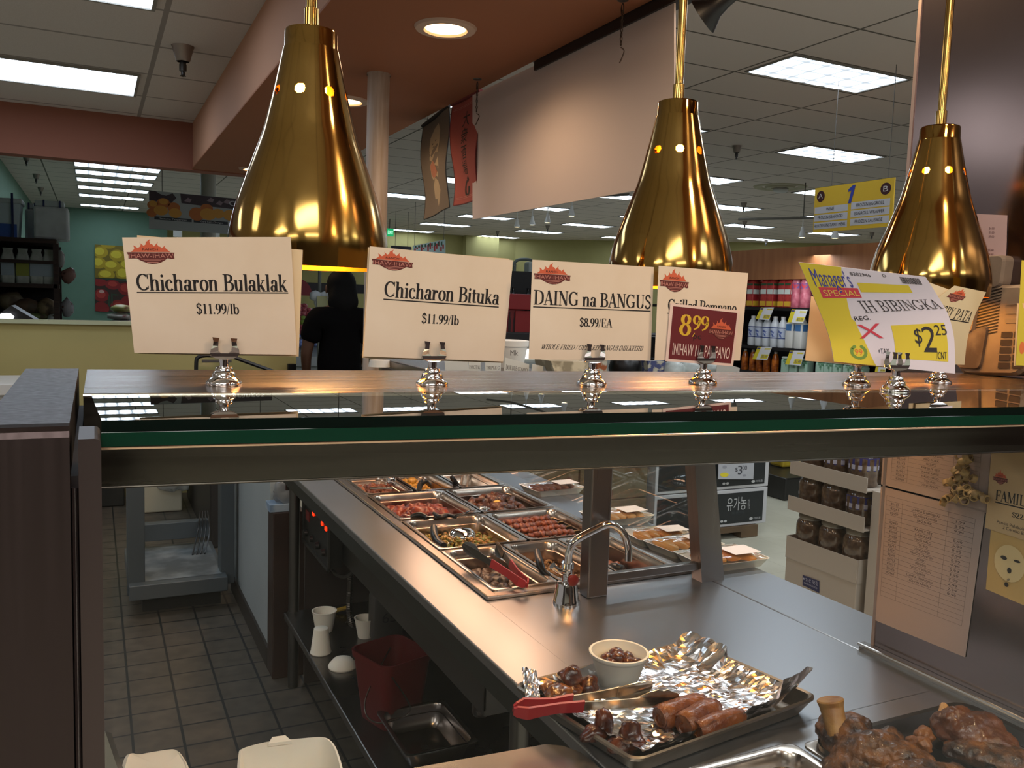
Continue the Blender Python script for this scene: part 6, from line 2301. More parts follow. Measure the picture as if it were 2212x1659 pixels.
def drink(kind):
    if kind in _proto:
        return dup(_proto[kind])
    if kind == 'juice':
        r_ = thing('juice_carton', 'x', 'drink', (0, 0, 0), 'juice cartons on the top drinks shelf')
        t_ = MB()
        t_.bbox(-.043, -.043, 0, .043, .043, .235, .008)
        t_.hexa([(-.043, -.043, .235), (.043, -.043, .235), (.043, .043, .235), (-.043, .043, .235)], [(-.02, -.03, .27), (.02, -.03, .27), (.02, .03, .27), (-.02, .03, .27)])
        t_.build('carton', mat('juice_red', '#8d1f24', .45, vary=(9, '#b5403a', .4, .6)), r_)
        for nm, z0, z1, c_ in (('white_band', .13, .175, '#c9d2cc'), ('green_band', .215, .262, '#2c4a2e'), ('fruit_picture', .012, .06, '#c9a02c')):
            t_ = MB()
            t_.box(-.0445, -.038, z0, -.043, .038, min(z1, .235))
            t_.box(-.038, -.0445, z0, .038, -.043, min(z1, .235))
            t_.build(nm, mat('juice_' + nm, c_, .5), r_)
        t_ = MB()
        t_.lathe([(.016, .262), (.016, .285), (0, .286)], (0, 0, 0), 12)
        t_.build('cap', mat('juice_cap', '#2b3d28', .5), r_)
    elif kind == 'pink':
        r_ = thing('pink_bottle', 'x', 'drink', (0, 0, 0), 'pink bottles on the top drinks shelf')
        t_ = MB()
        t_.lathe([(0, 0), (.05, 0), (.055, .01), (.055, .13), (.050, .15), (.055, .17), (.055, .24), (.035, .29), (.018, .315), (.018, .325)], (0, 0, 0), 20)
        t_.build('bottle', mat('pink_drink', '#b5586a', .25, vary=(20, '#c97584', .4, .6)), r_)
        t_ = MB()
        t_.lathe([(.0558, .185), (.0558, .235)], (0, 0, 0), 20)
        t_.build('label', mat('pink_label', '#6d5a9c', .5, vary=(30, '#c9414f', .5, .55)), r_)
        t_ = MB()
        t_.lathe([(.02, .32), (.02, .345), (0, .346)], (0, 0, 0), 14)
        t_.build('cap', mat('cap_clear', '#b9a9a9', .4), r_)
    elif kind == 'milk':
        r_ = thing('milk_bottle', 'x', 'drink', (0, 0, 0), 'milk bottles on the middle drinks shelf')
        t_ = MB()
        t_.lathe([(0, 0), (.04, 0), (.046, .012), (.046, .20), (.040, .235), (.022, .27), (.020, .285)], (0, 0, 0), 20)
        t_.build('bottle', mat('milk_white', '#c5ccd2', .3), r_)
        for z0, z1 in ((.085, .095), (.185, .195)):
            t_ = MB()
            t_.lathe([(.0466, z0), (.0466, z1)], (0, 0, 0), 20)
            t_.build('blue_stripe', mat('milk_blue', '#31437d', .5), r_)
        t_ = MB()
        t_.lathe([(.0464, .10), (.0464, .18)], (0, 0, 0), 20)
        t_.build('label', mat('milk_label', '#aeb9cc', .5, vary=(28, '#4a5b96', .55, .6)), r_)
        t_ = MB()
        t_.lathe([(.023, .28), (.023, .30), (0, .302)], (0, 0, 0), 14)
        t_.build('cap', mat('milk_cap', '#d9d9d9', .4), r_)
    elif kind == 'jug':
        r_ = thing('milk_jug', 'x', 'drink', (0, 0, 0), 'white jugs on the middle drinks shelf')
        t_ = MB()
        t_.bbox(-.05, -.05, 0, .05, .05, .25, .014)
        t_.lathe([(.05, .24), (.03, .285), (.022, .30)], (0, 0, 0), 16)
        t_.build('jug', mat('jug_white', '#cfd0cc', .35), r_)
        t_ = MB()
        t_.box(-.0515, -.035, .17, -.05, .035, .235)
        t_.box(-.035, -.0515, .17, .035, -.05, .235)
        t_.build('label', mat('jug_label', '#3f6fa5', .5), r_)
        t_ = MB()
        t_.lathe([(.024, .30), (.024, .32), (0, .322)], (0, 0, 0), 14)
        t_.build('cap', mat('jug_cap', '#5d86b3', .4), r_)
    elif kind == 'orange':
        r_ = thing('tea_bottle', 'x', 'drink', (0, 0, 0), 'amber bottles on the bottom drinks shelf')
        t_ = MB()
        t_.lathe([(0, 0), (.034, 0), (.036, .01), (.036, .13), (.028, .17), (.015, .195)], (0, 0, 0), 18)
        t_.build('bottle', mat('amber_drink', '#7d3d14', .2, vary=(18, '#b5641e', .4, .6)), r_)
        t_ = MB()
        t_.lathe([(.017, .19), (.017, .212), (0, .213)], (0, 0, 0), 12)
        t_.build('cap', mat('cap_white', '#d5d2cc', .4), r_)
    elif kind == 'green':
        r_ = thing('soy_carton', 'x', 'drink', (0, 0, 0), 'green and white cartons on the bottom drinks shelf')
        t_ = MB()
        t_.bbox(-.05, -.05, 0, .05, .05, .15, .012)
        t_.build('carton', mat('soy_green', '#9fbfae', .5, vary=(14, '#4d7a5c', .55, .62)), r_)
        t_ = MB()
        t_.bbox(-.048, -.048, .15, .048, .048, .175, .012)
        t_.build('top', mat('soy_white', '#c5d2c9', .5), r_)
    _proto[kind] = r_
    return r_


def put(kind, px, lev_i, lab, dx=.10):
    q = P(px, 700, x=XD + dx)
    o = drink(kind)
    o.location = (XD + dx, q.y, lev[lev_i])
    o['label'] = lab


for i, px in enumerate((1608, 1623, 1652, 1666, 1690, 1704)):
    put('juice', px, 0, 'red juice carton on the top drinks shelf, %s from the left' % ORD[i], .06)
for i, px in enumerate((1637, 1680)):
    put('juice', px, 0, 'red juice carton turned sideways and set back on the top shelf, %s one' % ('left', 'right')[i], .14)
for i, px in enumerate((1718, 1737)):
    put('pink', px, 0, 'pink bottle at the right end of the top drinks shelf, %s one' % ('left', 'right')[i], .07)
for i, px in enumerate((1627, 1642, 1658, 1675, 1692)):
    put('milk', px, 1, 'milk bottle with blue stripes on the middle drinks shelf, %s from the left' % ORD[i], .06)
for i, px in enumerate((1713, 1733)):
    put('jug', px, 1, 'square white milk jug beside the yellow Special card, %s one' % ('left', 'right')[i], .06)
for i, px in enumerate((1614, 1631, 1646, 1662, 1680)):
    put('orange', px, 2, 'amber tea bottle on the bottom drinks shelf, %s from the left' % ORD[i], .06)
for i, px in enumerate((1708, 1726, 1748, 1784, 1802, 1822, 1845, 1868)):
    put('green', px, 2, 'green and white carton on the bottom drinks shelf, %s from the left' % ORD[i], .07)
for i, (px4, lab) in enumerate([([(1632, 689), (1661, 692), (1672, 664), (1644, 664)], 'yellow and white price tag under the juice cartons'), ([(1701, 696), (1735, 698), (1745, 669), (1711, 668)], 'yellow and white price tag under the pink bottles'), ([(1625, 776), (1657, 778), (1668, 749), (1637, 749)], 'yellow and white price tag under the milk bottles'), ([(1696, 787), (1730, 790), (1739, 758), (1707, 757)], 'yellow and white price tag under the white jugs'), ([(1890, 803), (1912, 804), (1915, 790), (1893, 789)], 'small yellow and white tag above the shelf edge, below the Special card')]):
    f_ = quad_fn(*[P(a, b, x=XD - .02) for a, b in px4])
    r = card('shelf_tag', lab, f_, mat('tag_white', '#d5d6da', .6), .002, 2, 'price tag', 'drinks shelf price tags')
    g = lambda u, v, o=0, f_=f_: f_(u, v, o + .0015)
    t = MB()
    rect(t, g, 0, 0, .26, 1)
    rect(t, g, .5, .1, .98, .42)
    rect(t, g, .55, .78, .95, .88)
    t.build('yellow_field', mat('tag_yellow', '#d8c72e', .6), r)
    t = MB()
    ink(t, lambda u, v, o=0: g(u, v, o + .0015), sans(('$2.79', '$3.99', '$2.49', '$3.49', '$1.99')[i]), .56, .92, .17, .36)
    rect(t, g, .03, .82, .22, .93, .002)
    t.build('print', mat('tag_ink', '#4a4a78', .7), r)

# ------------------------------------------------------------------ cartons past the ledge
YB = 4.32


def rbox4(px4, y):
    return [P(a, b, y=y) for a, b in px4]


zpal = P(1654, 1129, y=YB + .02).z - .002
pl = thing('pallet', 'low wooden pallet under the black cartons', 'pallet', (3.6, 4.5, 0))
t = MB()
t.box(2.7, YB, zpal - .035, 3.98, 5.3, zpal)
for xx in (2.7, 3.25, 3.84):
    t.box(xx, YB, .0, xx + .14, 5.3, zpal - .035)
t.build('boards', mat('pallet_wood', '#6b543a', .8, vary=(6, '#55412c', .4, .65)), pl)
bf = [P(1533, 1137, y=YB + .02), P(1654, 1129, y=YB + .02), P(1654, 1052, y=YB + .02), P(1533, 1059, y=YB + .02)]
x1_ = bf[1].x
zb0, zb1 = bf[1].z, bf[2].z
DARKBOX = mat('carton_black', '#11171b', .5)
WHITEC = mat('carton_edge_white', '#b9b9bd', .6)
hgt_b = zb1 - zb0
for lv in range(3):
    z0 = zb0 + lv * (hgt_b + .006)
    r = thing('product_carton', ['black carton with white Korean lettering, lowest of its stack on the pallet', 'black carton bearing the $3.00 price tag, second of its stack', 'black carton at the top of its stack, mostly behind the shelf'][lv], 'carton', (x1_ - .45, YB + .3, z0), 'black cartons on the pallet')
    t = MB()
    t.bbox(x1_ - .92, YB + .02, z0, x1_, YB + .55, z0 + hgt_b, .004)
    t.build('carton', WHITEC, r)
    fq = quad_fn((x1_ - .90, YB + .02, z0 + .02), (x1_ - .035, YB + .02, z0 + .02), (x1_ - .035, YB + .02, z0 + hgt_b - .022), (x1_ - .90, YB + .02, z0 + hgt_b - .022))
    g = lambda u, v, o=0, fq=fq: fq(u, v, o + .002)
    t = MB()
    rect(t, g, 0, 0, 1, 1)
    t.build('black_face', DARKBOX, r)
    t = MB()
    g2 = lambda u, v, o=0, fq=fq: fq(u, v, o + .004)
    ink(t, g2, sans('유가농'), .64, .83, .46, .80)
    ink(t, g2, sans('유기농'), .845, .865, .46, .72)
    disc(t, g2, .885, .1, .018, .045)
    ink(t, g2, sans('아워홈'), .91, .98, .07, .13)
    disc(t, g2, .60, .1, .014, .04)
    disc(t, g2, .635, .1, .014, .04)
    t.build('white_lettering', mat('carton_print', '#b5b6b8', .7), r)
    t = MB()
    ink(t, g2, sans('토란대'), .69, .81, .30, .38)
    t.build('dim_lettering', mat('carton_print_dim', '#3d4348', .7), r)
ytag = YB - .01
f_ = quad_fn(*rbox4([(1551, 1035), (1627, 1035), (1629, 996), (1552, 999)], ytag))
r = card('price_tag', 'white price tag reading $3.00 on the black carton', f_, mat('tag_grey_white', '#a9abb2', .7), .002, 2, 'price tag')
t = MB()
g = lambda u, v, o=0: f_(u, v, o + .002)
ink(t, g, sans('$'), .47, .54, .45, .68)
ink(t, g, sans('3'), .545, .665, .28, .78)
ink(t, g, sans('00'), .67, .80, .52, .78)
t.build('numerals', mat('tag_ink2', '#33343d', .7), r)
t = MB()
disc(t, g, .17, .26, .12, .13)
t.build('yellow_blot', mat('tag_yellow', '#d8c72e', .6), r)
t = MB()
disc(t, g, .17, .72, .06, .09)
disc(t, g, .74, .22, .05, .06)
t.build('faint_print', mat('tag_faint', '#8d8f98', .7), r)

# plastic wrapped stack of produce cartons
wr = thing('wrapped_cartons', 'pallet stack of brown cartons with purple print under plastic wrap', 'cartons', (2.9, 4.5, .115))
t = MB()
KR = mat('kraft', '#6b5a3c', .7, vary=(4, '#57492f', .4, .65))
xa, xb = x1_ - 1.95, x1_ - .95
for i in range(2):
    for j in range(4):
        t.bbox(xa + i * .5, YB + .05, zpal + .002 + j * .24, xa + i * .5 + .49, YB + .75, zpal + .002 + j * .24 + .235, .006)
t.build('cartons', KR, wr)
fq = quad_fn((xa, YB + .05, .118), (xb, YB + .05, .118), (xb, YB + .05, 1.06), (xa, YB + .05, 1.06))
g = lambda u, v, o=0: fq(u, v, o + .003)
t = MB()
for cu, cv in ((.12, .80), (.22, .72), (.15, .55), (.72, .70), (.82, .78), (.90, .66), (.60, .62), (.3, .9), (.95, .88), (.5, .94)):
    poly(t, g, [(cu - .06, cv - .03), (cu + .02, cv - .06), (cu + .08, cv - .01), (cu + .06, cv + .06), (cu - .03, cv + .05)])
t.build('purple_print', mat('purple_print', '#582a52', .7), wr)
t = MB()
for cu, cv in ((.42, .33), (.40, .48), (.7, .25)):
    disc(t, g, cu, cv, .035, .05)
t.build('red_print', mat('brown_red_print', '#6b3420', .7), wr)
t = MB()


def wrapf(u, v):
    p = fq(u * 1.02 - .01, v, .02)
    s_ = u * 3 + v * 2.2
    return p + Vector((0, -.012 * abs(noise.noise(Vector((s_ * 2.2, (u - v) * .8, 2)))) - .02 * abs(noise.noise(Vector((s_ * 5, (u - v) * 1.2, 5)))), 0))


t.grid(wrapf, 60, 40)
t.build('plastic_wrap', thin_glass('wrap_film', (.93, .93, .92), .12, 1.45), wr)

# jar display: faces towards -x
XJ = 3.10


def Pj(a, b):
    return P(a, b, x=XJ)


jA, jB = Pj(1700, 1166), Pj(1853, 1222)
yF, yN = jA.y, jB.y
dj = thing('jar_display', 'pale cardboard display of jars past the counter end', 'display stand', (XJ + .2, (yF + yN) / 2, 0))
CARD = mat('display_card', '#a89c90', .7)
z1_ = Pj(1776, 1192).z
t = MB()
t.bbox(XJ, yN, 0, XJ + .42, yF, z1_ - .045, .004)
t.build('base_carton', CARD, dj)
t = MB()
zt_ = z1_
for a in ((XJ - .004, yN, XJ, yF), (XJ + .42, yN, XJ + .424, yF), (XJ, yN - .004, XJ + .42, yN), (XJ, yF, XJ + .42, yF + .004)):
    t.box(a[0], a[1], zt_ - .09, a[2], a[3], zt_ + .02)
t.box(XJ, yN, zt_ - .045, XJ + .42, yF, zt_ - .04)
t.build('tray_lip', CARD, dj)
lev_z = [zt_ - .04]
for k, (a0, b0, a1, b1) in enumerate([((1713), 1095, 1865, 1122), (1718, 1012, 1895, 1050)]):
    zc = (P(a0, b0, x=XJ).z + P(a1, b1, x=XJ).z) / 2
    t = MB()
    t.box(XJ - .015, yN - .03, zc - .035, XJ - .010, yF - .005, zc + .035)
    t.box(XJ - .01, yN - .03, zc - .03, XJ + .40, yF - .005, zc - .024)
    t.build('tray_strip', CARD, dj)
    lev_z.append(zc - .024)
t = MB()
t.box(XJ + .02, yN - .16, 0, XJ + .40, yN - .035, lev_z[2] + .0)
t.build('side_carton', CARD, dj)
fq = quad_fn((XJ - .003, yF - .12, z1_ - .36), (XJ - .003, yF - .27, z1_ - .36), (XJ - .003, yF - .27, z1_ - .26), (XJ - .003, yF - .12, z1_ - .26))
fq = quad_fn(P(1734, 1253, x=XJ - .003), P(1770, 1268, x=XJ - .003), P(1770, 1255, x=XJ - .003), P(1734, 1242, x=XJ - .003))
t = MB()
rect(t, fq, 0, -1.0, 1, 1.0, .001)
t.build('blue_label', mat('label_blue', '#23214d', .6), dj)
t = MB()
ink(t, fq, sans('21C 맛젓'), .2, .95, .1, .7, off=.003)
ink(t, fq, sans('ORIENTAL FOOD'), .1, .9, -.5, -.2, off=.003)
disc(t, fq, .09, .4, .05, .2, .003)
t.build('label_lettering', mat('label_pale', '#a9a6b8', .6), dj)

jar = thing('glass_jar', 'x', 'jar', (0, 0, 0), 'brown filled jars on the cardboard display')
t = MB()
t.lathe([(0, 0), (.060, 0), (.066, .008), (.066, .128), (.060, .148), (.052, .158), (.052, .165)], (0, 0, 0), 28)
t.build('body', mat('jar_brown', '#4d3a2b', .12, vary=(40, '#6d5844', .38, .65), coat=.6), jar)
t = MB()
t.lathe([(.0555, .163), (.057, .165), (.057, .182), (.054, .186), (0, .187)], (0, 0, 0), 28)
t.build('lid', mat('jar_lid', '#6d6152', .35, .3), jar)
t = MB()
t.lathe([(.0525, .150), (.0535, .166)], (0, 0, 0), 28)
t.build('neck', mat('jar_neck', '#8d8478', .15, coat=.8), jar)
dyj = (yF - yN) / 3
cnt = 0
for lv in range(3):
    for k in range(3):
        o = jar if cnt == 0 else dup(jar)
        cnt += 1
        o.location = (XJ + .075, yF - dyj * (k + .5) - (.0 if lv == 0 else -.0), lev_z[lv])
        o['label'] = 'brown filled glass jar, %s from the left on the %s tier of the cardboard display' % (ORD[k], ('lowest', 'middle', 'top')[lv])
        if lv == 2 and k > 0 or (lv == 1 and k == 2):
            q = o.location
            t = MB()
            t.lathe([(.067, .075), (.067, .135)], q, 12, True, None, radians(150))
            t.v = t.v[:7] + t.v[12:19]
            t.f = [(i, i + 1, i + 8, i + 7) for i in range(6)]
            t.sm = [True] * 6
            t.build('blue_label', mat('label_blue2', '#2a2766', .5), o)
            t = MB()
            t.lathe([(.0675, .080), (.0675, .10)], q, 12, True, None, radians(150))
            t.v = t.v[:7] + t.v[12:19]
            t.f = [(i, i + 1, i + 8, i + 7) for i in range(6)]
            t.sm = [True] * 6
            t.build('white_strip', mat('label_strip', '#a5a3b5', .5), o)
    for k in range(3):
        o = dup(jar, (XJ + .22, yF - dyj * (k + .5), lev_z[lv]), 'brown filled glass jar in the back file, %s from the left on the %s tier' % (ORD[k], ('lowest', 'middle', 'top')[lv]))
        for c_ in list(o.children):
            if 'blue' in c_.name or 'white' in c_.name:
                bpy.data.objects.remove(c_)
# yellow packs beyond on a black base
yk = thing('black_riser', 'low black display base beyond the jar stand', 'display base', P(1700, 1070, z=.0))
q0, q1 = P(1655, 1062, z=.0), P(1735, 1078, z=.0)
t = MB()
t.bbox(q0.x - .1, min(q0.y, q1.y) - .0, 0, q0.x + .9, q0.y + .6, .18, .01)
t.build('base', BLACK, yk)
pk = None
zz = .182
for i, (a, b, lab) in enumerate([(1700, 1036, 'yellow pack with a blue oval, front left on the black base'), (1728, 1040, 'yellow pack with a blue oval, right of the first on the black base'), (1706, 1000, 'yellow pack on the upper row of the black base')]):
    q = P(a, b, y=q0.y + .1)
    z0 = zz if i < 2 else zz + .19
    if pk is None:
        pk = thing('yellow_pack', lab, 'food pack', (q.x, q.y, z0), 'yellow packs on the black base')
        t = MB()
        t.bbox(q.x - .12, q.y - .06, z0, q.x + .12, q.y + .1, z0 + .18, .02)
        t.build('pack', mat('pack_yellow', '#b59a26', .4, vary=(12, '#c9b03a', .4, .6)), pk)
        fq = quad_fn((q.x - .1, q.y - .061, z0 + .02), (q.x + .1, q.y - .061, z0 + .02), (q.x + .1, q.y - .061, z0 + .16), (q.x - .1, q.y - .061, z0 + .16))
        t = MB()
        disc(t, fq, .5, .5, .36, .36, .003)
        t.build('blue_oval', mat('pack_blue', '#6d8a9c', .5), pk)
        t = MB()
        disc(t, fq, .5, .45, .2, .15, .005)
        t.build('picture', mat('pack_picture', '#c9b45a', .5), pk)
    else:
        dup(pk, (q.x, q.y, z0), lab)
yb2 = MB()
yb2.bbox(q0.x - .3, q0.y + .65, 0, q0.x + .2, q0.y + 1.1, .75, .02)
yb2.build('yellow_carton_stack', mat('dim_yellow', '#8d7626', .6), None, 'dim yellow carton behind the black base', 'carton')

# ------------------------------------------------------------------ things on the overshelf, seen over the case shelf
ZO = 1.285


def oshelf(a, y):
    return P(a, 800, y=y)


tb = thing('white_tub', 'round white plastic tub with a handwritten M between two price cards', 'tub', (P(1098, 800, y=2.6).x, 2.6, ZO))
c = tb.location
hh = P(1098, 735, y=2.6).z - ZO
t = MB()
t.lathe([(0, 0), (.050, 0), (.062, hh - .02), (.066, hh - .018), (.067, hh), (.060, hh + .001), (0, hh - .004)], c, 36)
t.build('tub', WHITE, tb)
f_ = quad_fn(P(1100, 772, y=2.52), P(1124, 772, y=2.52), P(1124, 752, y=2.52), P(1100, 752, y=2.52))
t = MB()
ink(t, f_, sans('Mk'), .1, .8, .2, .8, off=.0)
t.build('handwriting', mat('pen_grey', '#55504f', .8), tb)
lowp = [((962, 800), (1012, 800), (1010, 778), (960, 776), 2.45, 'small white card lying behind the second card stand', ''), ((1012, 803), (1038, 803), (1038, 779), (1012, 778), 2.3, 'low card reading Pancit Malabon on the overshelf', 'Pancit M.'), ((1048, 803), (1082, 803), (1082, 781), (1048, 780), 2.25, 'low card reading TRIPLE COMBO on the overshelf', 'TRIPLE C.'), ((1088, 806), (1142, 808), (1143, 787), (1091, 772), 2.2, 'card reading DOUBLE COMBO on the overshelf', 'DOUBLE COMBO'), ((1146, 808), (1206, 810), (1205, 798), (1150, 786), 2.15, 'pale card with a fire logo behind the BANGUS card', '')]
for a, b, c_, d_, y, lab, txt in lowp:
    bz = Vector((0, 0, 0))
    A, B, C_, D_ = P(*a, y=y), P(*b, y=y), P(*c_, y=y), P(*d_, y=y)
    A.z = B.z = ZO + .001
    f_ = quad_fn(A, B, C_, D_)
    r = card('price_card', lab, f_, mat('dim_white_card', '#c9ccc9', .8), .0006, 3)
    if txt:
        t = MB()
        k = (P(*a, y=y).z - ZO) / (D_.z - ZO)
        ink(t, on(f_), serif(txt.upper() if txt.isupper() else 'PANCIT M.' , .8), .06, .95, k + (1 - k) * .22, k + (1 - k) * .55)
        t.build('printed_text', INK, r)
lb = thing('lit_box', 'small glowing white panel low between two price cards', 'lit panel', (P(1160, 770, y=7.6).x, 7.6, 0))
a, b = P(1122, 775, y=7.6), P(1172, 755, y=7.6)
t = MB()
t.box(a.x, 7.6, a.z, b.x, 7.7, b.z)
t.build('glow', mat('lit_white', '#ffffff', .5, emit='#fff2e0', es=1.6), lb)
t = MB()
t.bbox(a.x - .1, 7.62, 0, b.x + .1, 8.2, a.z, .01)
t.build('cabinet', mat('cool_grey', '#8d9492', .5), lb)
t = MB()
a, b = P(1090, 745, y=8.3), P(1390, 728, y=8.3)
t.bbox(a.x, 8.3, 0, b.x, 8.75, a.z, .01)
t.build('store_counter', mat('counter_grey', '#a5a9a4', .5), None, 'grey store counter far behind the middle cards', 'counter')
# red cartons with bottles and dark bottles
for i, (x0p, x1p, y0p, y1p, lab) in enumerate([(1094, 1118, 668, 724, 'dark red carton with bottle pictures between two cards, left one'), (1112, 1152, 672, 726, 'red carton between two cards, right one'), (1098, 1150, 636, 668, 'red carton on top of the pair between two cards')]):
    y = 9.0 - i * .02
    A, B = P(x0p, y1p, y=y), P(x1p, y0p, y=y)
    r = thing('red_carton', lab, 'carton', ((A.x + B.x) / 2, y, A.z), 'red cartons far behind the cards')
    t = MB()
    t.bbox(A.x, y, A.z, B.x, y + .4, B.z, .008)
    t.build('carton', mat('carton_red', '#7d1c1c' if i == 0 else '#93201f', .5), r) if i == 0 else t.build('carton', mat('carton_red2', '#93201f', .5), r)
    if i == 0:
        fq = quad_fn(A, Vector((B.x, y, A.z)), Vector((B.x, y, B.z)), Vector((A.x, y, B.z)))
        t = MB()
        for u_ in (.25, .72):
            poly(t, fq, [(u_ - .12, .12), (u_ + .12, .12), (u_ + .12, .55), (u_ + .05, .7), (u_ + .05, .88), (u_ - .05, .88), (u_ - .05, .7), (u_ - .12, .55)], .004)
        t.build('bottle_pictures', mat('bottle_print', '#2a0f0c', .5), r)
st = MB()
A, B = P(1070, 760, y=9.0), P(1500, 724, y=9.0)
st.bbox(A.x, 8.9, 0, B.x + .6, 9.6, B.z, .01)
st.build('display_table', mat('table_dark', '#2a2422', .6), None, 'dark display table carrying the red cartons', 'table')
bt0 = None
for i, px in enumerate((1100, 1108, 1140, 1148)):
    q = P(px, 640, y=9.5)
    if bt0 is None:
        bt0 = thing('dark_bottle', 'x', 'bottle', (0, 0, 0), 'dark bottles behind the red cartons')
        t = MB()
        t.lathe([(0, 0), (.038, 0), (.04, .01), (.04, .17), (.03, .2), (.015, .22), (.015, .29), (0, .291)], (0, 0, 0), 16)
        t.build('bottle', mat('bottle_black', '#0f0d0c', .2), bt0)
        t = MB()
        t.lathe([(.0405, .05), (.0405, .12)], (0, 0, 0), 16)
        t.build('label', mat('bottle_label', '#4a4540', .5), bt0)
        o = bt0
    else:
        o = dup(bt0)
    o.location = (q.x, 9.5, P(1100, 672, y=9.5).z)
    o['label'] = 'dark bottle above the red cartons, %s from the left' % ORD[i]
rk = MB()
A = P(1090, 672, y=9.5)
rk.box(A.x - .1, 9.42, A.z - .04, A.x + .9, 9.7, A.z)
rk.box(A.x - .1, 9.7, 0, A.x + .9, 9.75, A.z + .5)
rk.build('back_shelf', mat('shelf_black', '#0d0c0c', .4), None, 'black shelf behind the red cartons', 'shelf')
# grey wall-hung device with a bent arm
dv = thing('hanging_device', 'grey device on a bent arm against the olive wall, between two cards', 'device', P(1144, 610, y=10))
t = MB()
t.tube(smooth_path([P(1108, 572, y=10), P(1118, 562, y=10), P(1135, 560, y=10), P(1149, 562, y=10)], 6), .02, 8)
t.build('arm', mat('device_grey', '#6d7572', .4, .4), dv)
t = MB()
A, B = P(1137, 612, y=10), P(1156, 566, y=10)
t.bbox(A.x, 9.95, A.z, B.x, 10.1, B.z, .03)
t.build('head', mat('device_pale', '#9aa39c', .4), dv)
t = MB()
t.tube([P(1146, 612, y=10), P(1125, 640, y=10), P(1120, 660, y=10)], .006, 5)
t.build('cable', BLACK, dv)
t = MB()
q = P(1112, 570, y=10.02)
t.tube([(q.x, 10.02, 0), (q.x, 10.02, q.z)], .02, 8)
t.build('pole', mat('device_grey', '#6d7572', .4, .4), dv)
# more stuff seen over the shelf between cards 3 and 5
for i, (px4, y, col, lab, nm, ct) in enumerate([([(1206, 803), (1280, 803), (1280, 782), (1190, 780)], 2.1, '#8d8570', 'kraft bag behind the BANGUS card stand', 'paper_bag', 'bag'), ([(1290, 803), (1312, 803), (1312, 776), (1290, 776)], 5.6, '#a85a2c', 'orange pack right of the BANGUS card stand', 'orange_pack', 'food pack'), ([(1400, 806), (1440, 806), (1438, 780), (1400, 780)], 5.7, '#4a4f78', 'blue and white pack left of the red card stand', 'blue_pack', 'food pack')]):
    A, B, C_, D_ = [P(a, b, y=y) for a, b in px4]
    t = MB()
    t.hexa([(A.x, y, ZO if y < 3.2 else .9), (B.x, y, ZO if y < 3.2 else .9), (B.x, y + .12, ZO if y < 3.2 else .9), (A.x, y + .12, ZO if y < 3.2 else .9)], [D_, C_, C_ + Vector((0, .1, 0)), D_ + Vector((0, .1, 0))])
    t.build(nm, mat('pack_c%d' % i, col, .6, vary=(20, '#c9c0a8', .5, .6)), None, lab, ct)
ct3 = MB()
ct3.bbox(P(1270, 800, y=5.6).x, 5.45, 0, P(1600, 800, y=5.6).x, 5.95, .9, .01)
ct3.build('sales_table', mat('table_pale', '#8d8a80', .6), None, 'sales table with packs behind the red card', 'table')
hd_ = MB()
q = P(1352, 790, y=5.7)
hd_.blob((q.x, 5.7, .9 + .12), (.14, .13, .16), 3, .05)
hd_.build('black_helmet_shape', BLACK, None, 'round black object behind the DAING na BANGUS card', 'bag')
rb = MB()
A, B = P(1430, 806, y=4.4), P(1575, 790, y=4.4)
for i, (px, w_) in enumerate([(1455, .06), (1490, .07), (1530, .06)]):
    q = P(px, 795, y=5.7)
    rb.blob((q.x, 5.7, .98), (.10, .1, .10), 20 + i, .12)
rb.build('white_bags', mat('bag_white', '#a9b0ac', .4, vary=(9, '#c9cfca', .4, .6)), None, 'crumpled white plastic bags behind the red card stand', 'bags', None, 'stuff')
pap = MB()
f_ = quad_fn(Vector((P(1545, 803, y=5.5).x, 5.5, .905)), Vector((P(1595, 806, y=5.5).x, 5.5, .905)), P(1598, 795, y=5.55), P(1550, 780, y=5.55))
pap.sheet(lambda u, v, o: f_(u, v, o), 3, 3, .003)
pap.build('white_paper', mat('paper_grey', '#b5ada0', .7), None, 'white paper sheet lying right of the red card stand', 'paper')
wt = MB()
a = P(820, 803, y=2.9)
wt.lathe([(0, 0), (.035, 0), (.040, a.z + .018 - ZO), (.036, a.z + .024 - ZO), (0, a.z + .024 - ZO)], (a.x, 2.9, ZO), 24)
wt.build('white_cup', WHITE, None, 'white plastic cup lid behind the shelf, right of the pale post', 'cup')
db = MB()
A, B = P(838, 803, y=3.3), P(905, 778, y=3.3)
db.hexa([(A.x, 3.3, .86), (B.x, 3.3, .86), (B.x, 3.5, .86), (A.x, 3.5, .86)], [(A.x, 3.3, B.z), (B.x, 3.3, B.z), (B.x, 3.5, B.z), (A.x, 3.5, B.z)])
db.build('dark_rack', mat('rack_dark', '#4a3c34', .6, vary=(14, '#6d5a50', .45, .6)), None, 'dark brown rack under the Chicharon Bituka card', 'rack')
# ------------------------------------------------------------------ produce corner behind the low wall
YR = 12.0
rk = thing('wooden_rack', 'dark wooden shelf rack at the far left before the green wall', 'shelf', (-.8, 12.3, 0))
DW = mat('dark_wood', '#2c1a15', .6, vary=(5, '#3a241c', .4, .65, (1, 1, 8)))
zt = P(60, 514, y=YR).z
t = MB()
t.box(-1.28, YR, zt - .05, -.40, YR + 1.0, zt)
t.build('top_board', DW, rk)
for nm, (xx, yy) in (('post', (-.44, YR)), ('post', (-.44, YR + .95)), ('post', (-1.27, YR)),):
    t = MB()
    t.box(xx, yy, 0, xx + .06, yy + .06, zt - .05)
    t.build(nm, DW, rk)
zs1, zr1 = P(60, 612, y=YR).z, P(60, 565, y=YR).z
for z in (zs1, zs1 - .48):
    t = MB()
    t.box(-1.28, YR + .0, z - .05, -.40, YR + 1.0, z)
    t.build('shelf_board', DW, rk)
t = MB()
